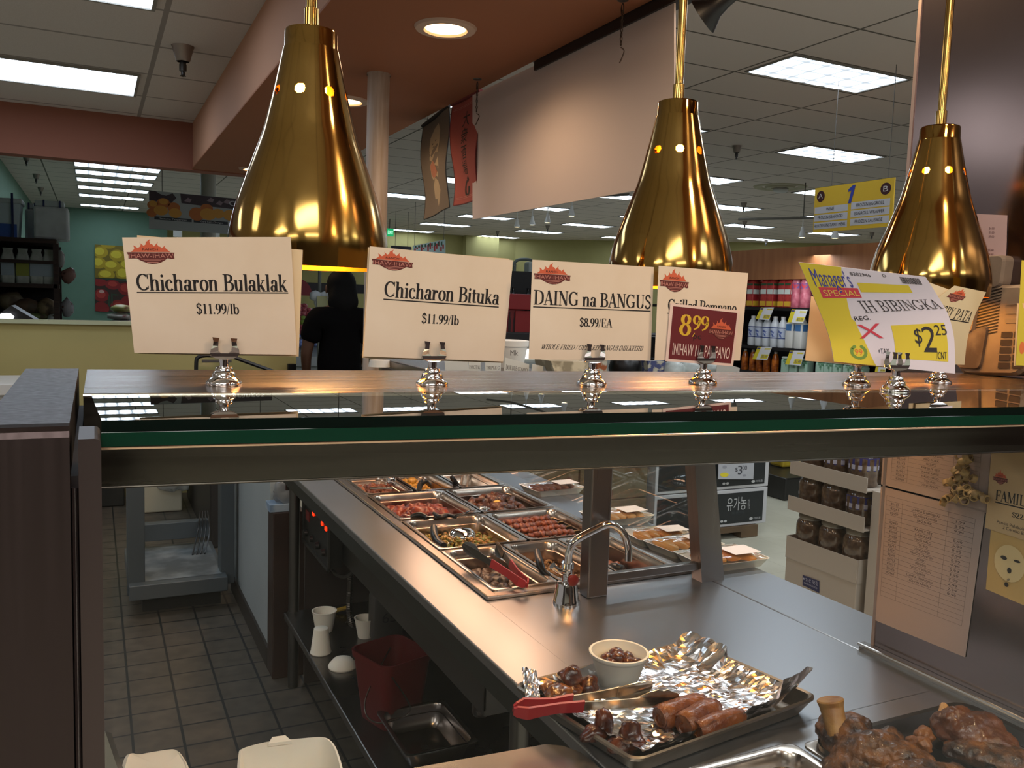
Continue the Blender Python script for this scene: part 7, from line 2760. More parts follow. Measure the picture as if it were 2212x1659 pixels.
t.box(-1.28, YR - .01, zr1 - .02, -.42, YR + .01, zr1 + .02)
t.build('rail', DW, rk)
t = MB()
t.box(-1.28, YR + .96, 0, -.4, YR + 1.0, zt)
t.build('back', mat('rack_back', '#171110', .8), rk)
bag = None
for i, (px, w_) in enumerate([(-14, .07), (18, .07), (50, .07), (80, .07), (107, .07)]):
    q = P(px, 600, y=YR + .12)
    if bag is None:
        bag = thing('white_bag', 'x', 'bag', (0, 0, 0), 'white bags on the wooden rack')
        t = MB()
        t.loft([rrect(-w_, w_, -.06, .06, .03, 0), rrect(-w_ * 1.1, w_ * 1.1, -.08, .08, .03, .12), rrect(-w_ * 1.05, w_ * 1.05, -.07, .07, .03, .30), rrect(-w_ * .7, w_ * .7, -.02, .02, .012, .38), rrect(-w_ * .8, w_ * .8, -.012, .012, .006, .42)])
        t.build('bag', mat('bag_paper', '#b9bcb8', .6, vary=(9, '#a3a8a0', .4, .6)), bag)
        t = MB()
        t.box(-.07, -.083, .09, .07, -.08, .25)
        t.build('label', mat('bag_label', '#9aa5b0', .6), bag)
        o = bag
    else:
        o = dup(bag)
    o.location = (q.x, YR + .12, zs1)
    o['label'] = 'white paper bag on the rack shelf, %s from the left' % ORD[i]
    if i == 2:
        for c_ in o.children:
            if c_.name.startswith('label'):
                c_.data = c_.data.copy()
                c_.data.materials[0] = mat('bag_label_y', '#8d8f3c', .6)
# on the top board
tub = thing('lidded_bin', 'white lidded plastic bin with a blue half on top of the rack', 'bin', (-1.15, YR + .3, zt))
hb = P(20, 428, y=YR + .05).z - zt
x1 = P(45, 500, y=YR + .05).x
t = MB()
t.hexa([(-1.28, YR + .05, zt), (x1 - .03, YR + .05, zt), (x1 - .03, YR + .5, zt), (-1.28, YR + .5, zt)], [(-1.28, YR + .05, zt + hb - .06), (x1, YR + .05, zt + hb - .06), (x1, YR + .5, zt + hb - .06), (-1.28, YR + .5, zt + hb - .06)])
t.build('body', mat('bin_white', '#bccbd6', .45), tub)
t = MB()
t.bbox(-1.28, YR + .03, zt + hb - .06, x1 + .02, YR + .52, zt + hb, .012)
t.build('lid', mat('bin_lid', '#b5c0c4', .45), tub)
t = MB()
t.box(-1.28, YR + .045, zt, x1 - .04, YR + .05, zt + hb * .34)
t.build('blue_half', mat('bin_blue', '#3b5fb0', .5), tub)
t = MB()
poly(t, lambda u, v, o=0: Vector((-1.28 + u * .3, YR + .044, zt + hb * .5 + v * .22)), [(0, .9), (.1, .8), (.3, .3), (.5, .2), (.7, .5), (.6, .1), (.3, .0), (0, .3)])
t.build('blue_mark', mat('bin_mark', '#5d86b5', .5), tub)
t = MB()
xs = P(27, 470, y=YR + .04).x
t.box(xs - .012, YR + .02, zt, xs + .012, YR + .04, zt + hb + .06)
t.build('strap', mat('strap_blue', '#1d2a5a', .5), tub)
lastx = x1 + .03
for i, (pa, pb, pt, lab) in enumerate([(48, 100, 452, 'white boxed bundle on the rack top beside the bin'), (72, 148, 446, 'clear plastic wrapped white bundle at the right end of the rack top')]):
    a, b = P(pa, 515, y=YR + .1 - i * .06), P(pb, pt, y=YR + .1 - i * .06)
    r = thing('wrapped_bundle', lab, 'bundle', ((a.x + b.x) / 2, YR + .2, zt), 'bundles on the rack top')
    yy = YR + .62 if i == 0 else YR + .06
    xa_, xb_ = (a.x, b.x) if i == 1 else (a.x, a.x + .15)
    t = MB()
    t.bbox(xa_, yy, zt, xb_, yy + (.5 if i else .25), zt + .40 + .0, .03)
    t.build('bundle', mat('bundle_white', '#c5cbd0', .35, vary=(6, '#b9bfc4', .4, .6)), r)
    t = MB()
    t.bbox(xa_ + .02, yy + .02, zt + .40, xb_ - .05, yy + .3, zt + .47, .01)
    t.build('lid_strip', mat('bin_lid', '#b5c0c4', .45), r)
    t = MB()
    for k in (.3, .75):
        t.box(xa_ + (xb_ - xa_) * k - .01, yy + .01, zt + .38, xa_ + (xb_ - xa_) * k + .01, yy + .02, zt + .475)
    t.build('strap', mat('strap_blue', '#1d2a5a', .5), r)
# heaps of bags low in the rack
for i, (px, py, rx, rz, col, lab) in enumerate([(20, 650, .16, .12, '#6b5f4a', 'brown sack in the lower part of the rack, left one'), (60, 662, .20, .10, '#5d4736', 'brown sack in the middle of the lower rack'), (100, 665, .14, .13, '#7d6a50', 'tan sack at the right of the lower rack'), (85, 684, .22, .05, '#6d7d4c', 'green printed sack lying flat in the lower rack'), (114, 688, .07, .06, '#b9bcc0', 'shiny white bag at the foot of the rack post')]):
    q = P(px, py, y=YR + .3 - i * .03)
    t = MB()
    t.blob(q, (rx, .18, rz), 30 + i, .12)
    t.build('sack', mat('sack_%d' % i, col, .7, vary=(8, '#4a3c2e', .5, .6)), None, lab, 'sack', 'sacks in the wooden rack')
for i, (px, py, rx, rz, lab) in enumerate([(131, 560, .05, .12, 'white packet hanging at the rack side, upper'), (148, 595, .09, .10, 'reddish packet hanging at the rack side'), (145, 665, .08, .12, 'shiny packet low at the rack side')]):
    q = P(px, py, y=YR + .6)
    t = MB()
    t.blob(q, (rx, .05, rz), 50 + i, .2)
    t.build('packet', mat('packet_%d' % i, ('#9a9a98', '#8d6a60', '#8d8d90')[i], .4, vary=(14, '#5a3c38', .55, .62)), None, lab, 'packet', 'packets hung on the rack side')
t = MB()
A, B, C_ = P(-20, 690, y=8.2), P(78, 692, y=8.2), P(24, 660, y=8.2)
zl = 1.10
t.add([Vector((A.x, 8.2, A.z)), Vector((B.x, 8.2, B.z)), C_, Vector((A.x, 8.6, A.z)), Vector((B.x, 8.6, B.z)), C_ + Vector((0, .4, 0))], [(0, 1, 2), (5, 4, 3), (0, 2, 5, 3), (1, 4, 5, 2), (0, 3, 4, 1)])
t.box(A.x, 8.25, 0, B.x, 8.55, A.z)
t.build('black_hood', BLACK, None, 'black peaked hood just above the low wall at the far left', 'hood')
t = MB()
q = P(14, 684, y=8.1)
t.blob(q, (.055, .03, .03), 4, .1)
t.build('white_light', mat('lit_spot', '#ffffff', .5, emit='#f2f6ff', es=1.5), None, 'small bright white lamp under the black hood', 'lamp')

# posters on the green wall
def poster(label, px4, bg, fruits, nm):
    f_ = quad_fn(*[P(a, b, y=24.27) for a, b in px4])
    r_ = thing('wall_poster', label, 'poster', f_(.5, 0))
    t_ = MB()
    t_.sheet(lambda u, v, o: f_(u, v, o), 1, 1, .02, False)
    t_.build('board', mat(nm + '_bg', bg, .6), r_)
    k = 0
    for col, lst in fruits:
        k += 1
        t_ = MB()
        for j, (cu, cv, ru, rv) in enumerate(lst):
            disc(t_, lambda u, v, o=0: f_(min(1, max(0, u)), min(1, max(0, v)), o + .012 + .002 * k + .0004 * j), cu, cv, ru, rv, 0, 18)
        t_.build('fruit_print', mat(nm + '_%d' % k, col, .6), r_)
    return r_


poster('poster photograph of yellow lemons on the green wall', [(205, 600), (288, 603), (285, 533), (205, 528)], '#7d6a1c', [('#b59a1e', [(.15, .78, .2, .17), (.6, .7, .22, .18), (.1, .45, .2, .17), (.45, .38, .22, .17), (.85, .42, .2, .18), (.3, .1, .22, .17), (.75, .15, .22, .2), (.35, 1, .2, .1)]), ('#d9c53a', [(.12, .80, .13, .11), (.57, .73, .15, .11), (.08, .48, .12, .11), (.42, .42, .15, .10), (.82, .45, .13, .11), (.27, .13, .15, .1), (.72, .18, .14, .13)])], 'lemon')
poster('poster photograph of red tomatoes on the green wall', [(206, 672), (292, 678), (288, 608), (206, 602)], '#3d2a20', [('#8d1f1d', [(.15, .5, .2, .2), (.45, .85, .2, .15), (.8, .75, .22, .2), (.15, .1, .2, .2), (.6, .2, .22, .2), (.85, .35, .2, .2), (.1, .9, .2, .12)]), ('#b53a30', [(.14, .53, .12, .12), (.45, .88, .12, .08), (.78, .78, .13, .12), (.58, .22, .13, .1)]), ('#d9b0a8', [(.16, .62, .07, .05)]), ('#2f4a33', [(.35, .35, .03, .18), (.42, .42, .02, .2), (.5, .55, .1, .02)])], 'tomato')
for i, (px, py, rx, rz, lab) in enumerate([(262, 666, .30, .07, 'yellow printed produce bag on the pile before the tomato poster'), (258, 684, .34, .06, 'white produce bag in the middle of the pile before the tomato poster'), (268, 696, .36, .055, 'white produce bag at the bottom of the pile by the low wall')]):
    q = P(px, py, y=16 - i * .1)
    t = MB()
    t.blob(q, (rx * .6, .3, rz), 70 + i, .15)
    t.build('produce_bag', mat('pbag_%d' % i, ('#a59a5a', '#a9a09a', '#9a9590')[i], .4, vary=(5, '#7d3a34', .58, .64)), None, lab, 'bag', 'produce bags by the posters')
t = MB()
t.box(-.2, 15.4, 0, 1.4, 16.4, .86)
t.build('produce_bench', mat('bench', '#4a4540', .7), None, 'produce bench behind the low wall under the bags', 'bench')

# orange banner
f_ = quad_fn(*[P(a, b, y=11.0) for a, b in [(322, 494), (590, 512), (590, 437), (322, 411)]])
r = thing('fruit_banner', 'hanging banner of oranges, partly behind the big brass lamp', 'banner', f_(.5, 0))
t = MB()
t.sheet(lambda u, v, o: f_(u, v, o), 2, 2, .01, False)
t.build('board', mat('banner_white', '#8f9391', .6), r)
g = lambda u, v, o=0: f_(u, v, o + .007)
t = MB()
poly(t, g, [(0, .74), (0, 1.0), (.05, .99), (.09, .92), (.13, .90), (.18, .98), (.21, .86), (.17, .72), (.1, .72)])
poly(t, g, [(.25, .74), (.24, .99), (1, 1), (1, .70), (.7, .70), (.4, .72)])
t.build('dark_band', mat('banner_dark', '#33242a', .6), r)
t = MB()
for k, (a, b, c_) in enumerate([(.27, .80, .3), (.45, .86, .05), (.52, .80, .04), (.58, .86, .05)]):
    poly(t, lambda u, v, o=0: g(u, v, o + .002), [(a, b), (a + .03, b + .1), (a + .06, b + .06), (a + .045, b - .03)])
t.build('pale_patches', mat('banner_patch', '#7d6a70', .6), r)
t = MB()
ORL = [(.03, .62, .045, .12), (.11, .70, .05, .13), (.02, .42, .04, .11), (.19, .60, .05, .14)]
for c_ in ORL:
    disc(t, g, *c_, .001)
disc(t, g, .37, .48, .062, .18, .0012)
disc(t, g, .45, .66, .05, .12, .0014)
t.build('orange_print', mat('orange_1', '#a55d22', .6), r)
t = MB()
for j, c_ in enumerate([(.09, .50, .055, .13), (.20, .46, .05, .13), (.03, .66, .03, .08), (.11, .74, .035, .08), (.46, .50, .065, .16), (.54, .54, .055, .13), (.64, .52, .06, .15), (.72, .62, .05, .12), (.84, .55, .06, .16)]):
    disc(t, g, *c_, .002 + .0003 * j)
t.build('light_orange_print', mat('orange_2', '#b8822c', .6), r)
t = MB()
for a, b in ((.04, .33), (.345, .62), (.64, .95)):
    rect(t, g, a, .25, b, .335)
t.build('caption_bars', mat('banner_bar', '#22262b', .6), r)
t = MB()
g2 = lambda u, v, o=0: g(u, v, o + .003)
for s_, a, b in (('Satsuma Tangerines', .08, .29), ('Cara Cara Oranges', .40, .58), ('Valencia Oranges', .70, .90)):
    ink(t, g2, sans(s_), a, b, .27, .315)
ink(t, g2, sans('Oranges'), .63, .93, .79, .93)
t.build('lettering', mat('banner_letter', '#b5b5b5', .6), r)
t = MB()
for u_ in (.1, .9):
    a = f_(u_, 1)
    t.tube([a, (a.x, a.y, 3.5)], .004, 5)
t.build('wire', mat('wire_grey', '#55504b', .6), r)
t = MB()
t.lathe([(.11, .0), (.11, 1.4)], P(450, 430, y=13.5) - Vector((0, 0, .7)), 20)
t.v = [Vector((p.x, p.y, 3.5 if p.z > 2.7 else 0)) for p in t.v]
t.build('far_post', mat('far_post', '#a5a398', .5), None, 'slim pale post rising behind the orange banner', 'post')
for i, (px, py, lab) in enumerate([(384, 502, 'small white sign below the orange banner, left one'), (443, 506, 'small white sign below the orange banner, right one')]):
    q = P(px, py, y=20)
    t = MB()
    t.bbox(q.x - .09, 20, q.z - .1, q.x + .22 * (i + .4), 20.03, q.z + .07, .01)
    t.box(q.x - .01, 20.005, 0, q.x + .01, 20.025, q.z - .1)
    t.build('small_sign', WHITE, None, lab, 'sign')

# ------------------------------------------------------------------ apples, scale and signs seen under the big lamp
YA = 10.5
ap = None
tabz = P(660, 770, y=YA).z
pd_ = MB()
a, b = P(600, 770, y=YA), P(730, 770, y=YA)
pd_.hexa([(a.x, YA, tabz - .12), (b.x, YA, tabz - .12), (b.x, YA + 1.3, tabz + .45), (a.x, YA + 1.3, tabz + .45)], [(a.x, YA, tabz), (b.x, YA, tabz), (b.x, YA + 1.3, tabz + .57), (a.x, YA + 1.3, tabz + .57)])
pd_.box(a.x, YA + .1, 0, b.x, YA + 1.2, tabz - .12)
pd_.build('fruit_stand', mat('stand_steel', '#8d9496', .4, .3), None, 'sloping fruit stand seen left of the person in black', 'stand')
APR, APG = mat('apple_red', '#8d3038', .35, vary=(30, '#b5606a', .4, .65)), mat('apple_green', '#7d9a3a', .35)
BAGB = mat('bag_blue', '#4a66b0', .35, vary=(16, '#9fb0dc', .45, .6))
rnd = random.Random(4)
n = 0
for row in range(11):
    for col in range(9):
        s_ = row / 10
        y = YA + .04 + s_ * 1.22
        z = tabz + .57 * (s_ * 1.22 + .04) / 1.3 + .035
        x = a.x + .08 + (b.x - a.x - .16) * (col + (.5 if row % 2 else 0)) / 9
        px, py, _ = to_px((x, y, z))
        if not (640 < px < 700):
            continue
        if row < 4:
            continue
        g_ = (row in (5, 6) and col % 3 == 0) or (row == 7 and col % 2 == 0)
        if ap is None:
            me1 = MB()
            me1.blob((0, 0, .04), (.045, .045, .04), 2, .04)
            ap = me1.build('apple', APR, None, 'red apple in the heap on the fruit stand', 'apple', 'red apples on the stand', None, (0, 0, 0))
            me2 = MB()
            me2.blob((0, 0, .04), (.045, .045, .04), 3, .04)
            ag = me2.build('apple', APG, None, 'green apple in the heap on the fruit stand', 'apple', 'green apples on the stand', None, (0, 0, 0))
            usedg = False
            ap.location = (x, y, z - .03)
            continue
        if g_:
            o = ag if not usedg else ag.copy()
            if usedg:
                COL.objects.link(o)
            usedg = True
        else:
            o = ap.copy()
            COL.objects.link(o)
        o.location = (x, y, z - .03)
t = MB()
for k in range(14):
    q = Vector((a.x + .1 + rnd.random() * (b.x - a.x - .2), YA + .08 + rnd.random() * .38, 0))
    q.z = tabz + .57 * (q.y - YA) / 1.3 + .09
    t.blob(q, (.075, .06, .05), 90 + k, .25)
t.build('bagged_fruit', BAGB, None, 'blue printed bags of fruit at the front of the fruit stand', 'bags', None, 'stuff')
f_ = quad_fn(*[P(p_, q_, y=YA + 1.25) for p_, q_ in [(622, 662), (676, 664), (676, 640), (622, 638)]])
sg_ = thing('round_sign', 'dark red half-round sign standing behind the apples', 'sign', f_(.5, 0))
t = MB()
cq = P(646, 638, y=YA + 1.25)
rr_ = (P(674, 638, y=YA + 1.25) - cq).length
t.prism([(rr_ * cos(radians(k)), rr_ * sin(radians(k)) * 1.25) for k in range(0, 181, 12)], 0, .02, lambda a_, b_, z_: Vector((cq.x + a_, cq.y + z_, cq.z + b_)))
t.box(cq.x - .02, cq.y, tabz + .5, cq.x + .02, cq.y + .02, cq.z)
t.build('board', mat('sign_red', '#7d1720', .5), sg_)
f_h = None
cq = P(735, 626, y=9.6)
hs = thing('round_sign', 'yellow round sign with red HOT lettering behind the person', 'sign', cq)
rr_ = (P(712, 626, y=9.6) - cq).length
t = MB()
t.lathe([(0, -.01), (rr_, -.01), (rr_, .01), (0, .01)], cq, 32, False, Matrix.Rotation(radians(90), 3, 'X'))
t.build('board', mat('hot_yellow', '#b58f1e', .5), hs)
t = MB()
t.lathe([(rr_ * .93, .012), (rr_ * 1.0, .012)], cq, 32, False, Matrix.Rotation(radians(90), 3, 'X'))
for k, ch in enumerate('HOT!'):
    an = radians(140 - k * 32)
    c_ = cq + Vector((cos(an) * rr_ * .72, -.014, sin(an) * rr_ * .72))
    V, Fc, w_, h_ = sans(ch)
    s_ = rr_ * .32
    ca, sa = cos(an - pi / 2), sin(an - pi / 2)
    t.add([c_ + Vector((((x_ - w_ / 2) * ca - (y_ - .35) * sa) * s_, 0, ((x_ - w_ / 2) * sa + (y_ - .35) * ca) * s_)) for x_, y_ in V], Fc)
t.build('red_lettering', mat('hot_red', '#8d1a16', .5), hs)
t = MB()
t.blob(cq + Vector((-.02, -.02, -.01)), (.05, .01, .05), 3, .2)
t.build('picture', mat('hot_green', '#33422a', .5), hs)
t = MB()
t.tube([cq, Vector((cq.x, cq.y, 3.5))], .005, 5)
t.build('wire', mat('wire_grey', '#55504b', .6), hs)
sc = thing('hanging_scale', 'thin grey post with a clear bag dispenser beside the person', 'dispenser', P(690, 670, y=9.8))
t = MB()
q = P(690, 640, y=9.8)
t.tube([(q.x, 9.8, 0), (q.x, 9.8, P(690, 585, y=9.8).z + .3)], .02, 8)
t.build('post', mat('scale_grey', '#5d625c', .5), sc)
t = MB()
for px, py in ((682, 640), (700, 640), (690, 655)):
    t.blob(P(px, py, y=9.75), (.07, .05, .06), px, .25)
t.build('clear_bags', mat('scale_bag', '#b5bcc0', .3), sc)
t = MB()
A, B = P(684, 668, y=9.7), P(706, 640, y=9.7)
t.box(A.x, 9.68, A.z, B.x, 9.70, B.z)
t.build('notice', mat('scale_notice', '#9a9a70', .5), sc)
t = MB()
A, B = P(660, 630, y=14), P(790, 615, y=14)
t.box(A.x, 14, A.z, B.x, 14.3, B.z)
t.box(A.x, 14.05, 0, B.x, 14.3, A.z - .35)
t.build('dark_cooler_top', BLACK, None, 'dark cooler edge far behind the person', 'cooler')

# far signs
t = MB()
A, B = P(836, 510, y=21), P(851, 494, y=21)
ex = thing('exit_sign', 'small green lit exit sign near the ceiling beside the pale post', 'exit sign', (A.x, 21, A.z))
t.bbox(A.x, 21, A.z, B.x, 21.08, B.z, .01)
t.build('housing', mat('exit_green', '#1f8f5a', .5, emit='#22b870', es=.5), ex)
f_ = quad_fn((A.x + .01, 20.99, A.z + .02), (B.x - .01, 20.99, A.z + .02), (B.x - .01, 20.99, B.z - .02), (A.x + .01, 20.99, B.z - .02))
t = MB()
ink(t, f_, sans('EXIT'), .05, .95, .2, .8)
t.build('lettering', mat('exit_letters', '#d5fff0', .5, emit='#c5ffe5', es=.8), ex)
t = MB()
t.tube([(A.x + .08, 21.04, B.z), (A.x + .08, 21.04, 3.5)], .01, 6)
t.build('stem', STEEL_DK, ex)
f_ = quad_fn(*[P(a_, b_, y=17) for a_, b_ in [(892, 543), (962, 548), (962, 517), (892, 531)]])
r = thing('store_banner', 'colourful shop banner over the Chicharon Bituka card', 'banner', f_(.5, 0))
t = MB()
t.sheet(lambda u, v, o: f_(u, v, o), 2, 2, .02, False)
t.build('board', mat('banner_mix', '#93a5a0', .6), r)
t = MB()
for k in range(14):
    rect(t, lambda u, v, o=0: f_(u, v, o + .012), .03 + .067 * k, .15 + .2 * (k % 3), .08 + .067 * k, .5 + .15 * (k % 4))
t.build('red_print', mat('banner_red', '#8d2a26', .6), r)
t = MB()
for k in range(9):
    rect(t, lambda u, v, o=0: f_(u, v, o + .014), .05 + .1 * k, .6, .10 + .1 * k, .9)
t.build('dark_print', mat('banner_ink', '#2a4a3a', .6), r)
t = MB()
for u_ in (.05, .95):
    a_ = f_(u_, 1)
    t.tube([a_, (a_.x, a_.y, 3.5)], .005, 5)
t.build('wire', mat('wire_grey', '#55504b', .6), r)
t = MB()
A, B = P(845, 546, y=19), P(890, 533, y=19)
t.bbox(A.x, 19, A.z, B.x, 19.05, B.z, .02)
t.tube([(A.x + .1, 19.02, B.z), (A.x + .1, 19.02, 3.5)], .005, 5)
t.tube([(B.x - .1, 19.02, B.z), (B.x - .1, 19.02, 3.5)], .005, 5)
t.build('dark_screen', mat('screen_dark', '#22202e', .4), None, 'dark hanging screen beside the colourful shop banner', 'screen')
# small track spots near the back
tr = MB()
a_, b_ = P(1090, 484, y=15.0), P(1300, 437, y=11.6)
sp0 = None
for i, (px, py, y) in enumerate([(1117, 484, 15.0), (1150, 479, 14.2), (1183, 474, 13.4), (1235, 459, 12.2), (1733, 505, 10.2), (1804, 506, 9.2)]):
    q = P(px, py, y=y)
    if sp0 is None:
        sp0 = thing('track_spot', 'x', 'spot light', (0, 0, 0), 'white track spots over the back aisles')
        t = MB()
        t.lathe([(.03, .16), (.035, .12), (.075, .02), (.07, 0), (0, .03)], (0, 0, 0), 16)
        t.build('head', WHITE, sp0)
        t = MB()
        t.lathe([(0, .006), (.062, .004)], (0, 0, 0), 16)
        t.build('bulb', mat('spot_bulb', '#ffffff', .5, emit='#ffe2b0', es=6.0), sp0)
        t = MB()
        t.lathe([(.01, .15), (.01, .30)], (0, 0, 0), 8)
        t.build('stem', WHITE, sp0)
        o = sp0
    else:
        o = dup(sp0)
    o.location = q - Vector((0, 0, .06))
    o.scale = (.75, .75, 1)
    o['label'] = ('small lit track spot over the back aisles, %s of the row of four' % ['leftmost', 'second', 'third', 'rightmost'][i]) if i < 4 else 'small lit track spot under the yellow aisle sign, %s one' % ('left', 'right')[i - 4]
qa, qb = P(1117, 484, y=15.0), P(1235, 459, y=12.2)
tr.tube([qa + Vector((-.3, .5, .24))] + [P(a, b, y=y) + Vector((0, 0, .24)) for a, b, y in ((1117, 484, 15.0), (1150, 479, 14.2), (1183, 474, 13.4), (1235, 459, 12.2))] + [qb + Vector((.5, -.9, .24))], .02, 6)
tr.tube([qa + Vector((0, 0, .25)), (qa.x, qa.y, 3.5)], .01, 6)
tr.tube([qb + Vector((0, 0, .25)), (qb.x, qb.y, 3.5)], .01, 6)
tr.build('track_rail', mat('rail_grey', '#5d5850', .5), None, 'thin rail carrying the row of four small spots', 'rail')
tr = MB()
qa, qb = P(1733, 505, y=10.2), P(1804, 506, y=9.2)
tr.tube([qa + Vector((-.6, .8, .24)), qa + Vector((0, 0, .24)), qb + Vector((0, 0, .24)), qb + Vector((.4, -.6, .24))], .02, 6)
tr.tube([qa + Vector((0, 0, .25)), (qa.x, qa.y, 3.5)], .01, 6)
tr.build('track_rail', mat('rail_grey', '#5d5850', .5), None, 'thin rail carrying the two spots under the aisle sign', 'rail')

# ------------------------------------------------------------------ person in black, seen from behind
YP = 6.05
s0 = P(735, 660, y=YP)
px0 = s0.x
pr_ = thing('person', 'person in a black short-sleeved shirt with dark hair, seen from behind', 'person', (px0, YP, 0))
SKIN = mat('skin', '#4a2f20', .55)
SHIRT = mat('black_shirt', '#050405', .9, spec=.08)
HAIR = mat('dark_hair', '#050404', .8, spec=.15)
PANT = mat('dark_trousers', '#121317', .8)


def skinmesh(name, verts, edges, rads, mt_, root_i=0, sub=2):
    me = bpy.data.meshes.new(name)
    me.from_pydata([Vector(v_) for v_ in verts], edges, [])
    o = bpy.data.objects.new(name, me)
    COL.objects.link(o)
    o.parent = pr_
    md = o.modifiers.new('skin', 'SKIN')
    for i, rr in enumerate(rads):
        sv = me.skin_vertices[0].data[i]
        sv.radius = rr if isinstance(rr, tuple) else (rr, rr)
        sv.use_root = i == root_i
    o.modifiers.new('sub', 'SUBSURF').levels = sub
    o.modifiers['sub'].render_levels = sub
    bpy.context.view_layer.update()
    dg = bpy.context.evaluated_depsgraph_get()
    nm = bpy.data.meshes.new_from_object(o.evaluated_get(dg))
    o.modifiers.clear()
    o.data = nm
    nm.materials.clear()
    nm.materials.append(mt_)
    nm.polygons.foreach_set('use_smooth', [True] * len(nm.polygons))
    return o


# joints (local): x to the picture's right, y away
J = [(0, 0, .95), (0, 0, 1.10), (0, -.01, 1.28), (0, 0, 1.38), (0, .01, 1.44), (.01, .02, 1.50), (.012, .03, 1.57), (.012, .035, 1.63),
     (-.17, 0, 1.355), (-.215, .0, 1.22), (-.235, .02, 1.09), (-.215, .09, .96), (-.205, .11, .87), (-.200, .125, .82),
     (.17, 0, 1.355), (.215, .02, 1.22), (.23, .06, 1.09), (.19, .18, 1.01), (.16, .25, .98), (.15, .29, .97),
     (-.09, 0, .88), (-.10, .01, .50), (-.10, -.02, .09), (-.10, .10, .035),
     (.09, 0, .88), (.10, .03, .50), (.10, .02, .09), (.10, .14, .035)]
Ed = [(0, 1), (1, 2), (2, 3), (3, 4), (4, 5), (5, 6), (6, 7), (3, 8), (8, 9), (9, 10), (10, 11), (11, 12), (12, 13), (3, 14), (14, 15), (15, 16), (16, 17), (17, 18), (18, 19), (0, 20), (20, 21), (21, 22), (22, 23), (0, 24), (24, 25), (25, 26), (26, 27)]
Rd = [(.15, .11), (.135, .10), (.15, .11), (.11, .09), (.055, .055), (.075, .085), (.078, .095), (.06, .075), (.06, .06), (.05, .05), (.042, .042), (.034, .034), (.028, .03), (.025, .035), (.06, .06), (.05, .05), (.042, .042), (.034, .034), (.028, .03), (.025, .035), (.085, .09), (.06, .06), (.042, .042), (.04, .03), (.085, .09), (.06, .06), (.042, .042), (.04, .03)]
skinmesh('body', J, Ed, Rd, SKIN)
jt = [0, 1, 2, 3, 8, 9, 14, 15]
vj = [J[i] for i in jt] + [(0, .005, 1.425)]
vj[0] = (0, 0, .84)
vj[5] = (-.218, .005, 1.165)
vj[7] = (.218, .03, 1.165)
skinmesh('shirt', vj, [(0, 1), (1, 2), (2, 3), (3, 4), (4, 5), (3, 6), (6, 7), (3, 8)], [(.185, .145), (.17, .13), (.178, .135), (.15, .125), (.098, .095), (.078, .078), (.098, .095), (.078, .078), (.085, .085)], SHIRT)
skinmesh('trousers', [(0, 0, .93), (-.09, 0, .86), (-.10, .01, .50), (-.10, -.02, .10), (.09, 0, .86), (.10, .03, .50), (.10, .02, .10)], [(0, 1), (1, 2), (2, 3), (0, 4), (4, 5), (5, 6)], [(.17, .125), (.105, .11), (.08, .08), (.065, .065), (.105, .11), (.08, .08), (.065, .065)], PANT)
t = MB()
bx_, by_ = px0, YP
t.blob((bx_ + .012, by_ + .015, 1.585), (.104, .115, .122), 2, .05, 2, 3)
t.blob((bx_ + .012, by_ - .035, 1.47), (.105, .075, .11), 6, .08, 2, 3)
t.blob((bx_ + .012, by_ - .01, 1.53), (.102, .095, .11), 9, .05, 2, 3)
hr_ = t.build('hair', HAIR, pr_)
evaluated(hr_, [('REMESH', dict(mode='VOXEL', voxel_size=.010, use_smooth_shade=True)), ('SMOOTH', dict(iterations=12))])
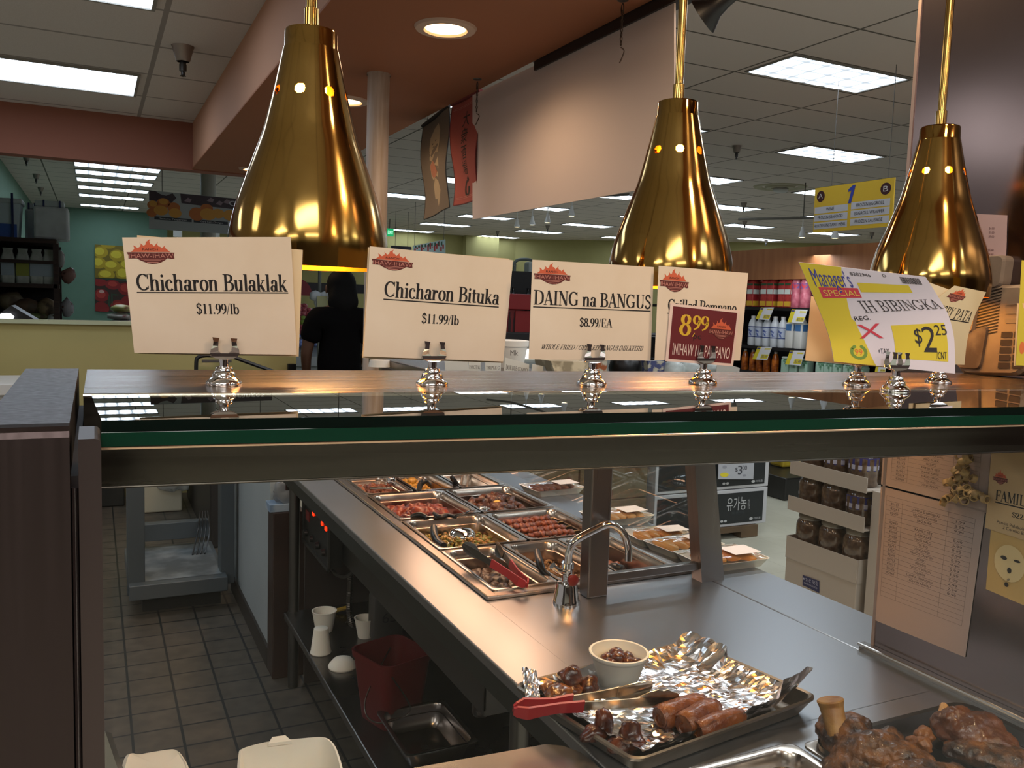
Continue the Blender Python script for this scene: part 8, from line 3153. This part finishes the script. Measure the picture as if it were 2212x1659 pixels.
for k in (-1, 1):
    t = MB()
    t.blob((bx_ + .012 + k * .098, by_ + .05, 1.555), (.012, .022, .032), 3, .05)
    t.build('ear', SKIN, pr_)
    t = MB()
    t.blob((bx_ + .012 + k * .033, by_ + .125, 1.585), (.013, .008, .010), 3, .02)
    t.build('eye', mat('eye_dark', '#1a1210', .2), pr_)
    hx, hy, hz = (-.200, .125, .80) if k < 0 else (.15, .32, .965)
    for f_i in range(5):
        t = MB()
        o_ = Vector((bx_ + hx, by_ + hy, hz))
        if k < 0:
            st_ = o_ + Vector((.0, (f_i - 1.5) * .016, 0)) if f_i < 4 else o_ + Vector((.012, .035, .02))
            ln_ = (.07, .078, .072, .058, .05)[f_i]
            ptsf = [st_, st_ + Vector((.004, .004 if f_i < 4 else .02, -ln_ * .5)), st_ + Vector((.014, .012 if f_i < 4 else .03, -ln_ * .95))]
        else:
            st_ = o_ + Vector(((f_i - 1.5) * .016, 0, 0)) if f_i < 4 else o_ + Vector((-.035, -.01, .0))
            ln_ = (.07, .078, .072, .058, .05)[f_i]
            ptsf = [st_, st_ + Vector((0 if f_i < 4 else -.012, ln_ * .5, -.004)), st_ + Vector((0 if f_i < 4 else -.012, ln_ * .9, -.018))]
        t.tube(smooth_path(ptsf, 4), [.009, .009, .0088, .0086, .0084, .0082, .008, .0075, .006], 8)
        t.build('finger', SKIN, pr_)
t = MB()
t.blob((bx_ + .012, by_ + .140, 1.555), (.014, .018, .022), 3, .02)
t.build('nose', SKIN, pr_)
t = MB()
t.blob((bx_ + .012, by_ + .128, 1.515), (.024, .008, .007), 3, .02)
t.build('mouth', mat('lips', '#5a2f2a', .5), pr_)

# ------------------------------------------------------------------ printing belongs to the sheet it is printed on
PRINTS = ('printed', 'lettering', 'logo_', 'numeral', 'print', 'red_field', 'gold_price', 'handwriting', 'yellow_field', 'red_strip', 'green_wreath', 'round_mark', 'ruled_table', 'painted', 'face_lines', 'brush_characters', 'badge', 'white_panels', 'blue_mark', 'blue_half', 'stripe', 'white_band', 'green_band', 'fruit_picture', 'picture', 'yellow_blot', 'keypad', 'line_button', 'speaker_grille', 'slots', 'screw', 'label', 'black_face', 'dark_band', 'pale_patches', 'caption_bars', 'blue_oval', 'red_lettering', 'price_label')
BASES = ('card', 'board', 'cloth', 'carton', 'bottle', 'jug', 'bag', 'pack', 'body', 'tub', 'housing', 'base_carton', 'cartons', 'tray')
for root_ in [o for o in scene.objects if o.parent is None and o.children]:
    kids = list(root_.children)
    base_ = next((c for b_ in BASES for c in kids if c.name.split('.')[0] == b_), None)
    if base_ is None:
        continue
    for c in kids:
        if c is base_ or c.children:
            continue
        nm_ = c.name.split('.')[0]
        if any(p_ in nm_ for p_ in PRINTS):
            c.parent = base_
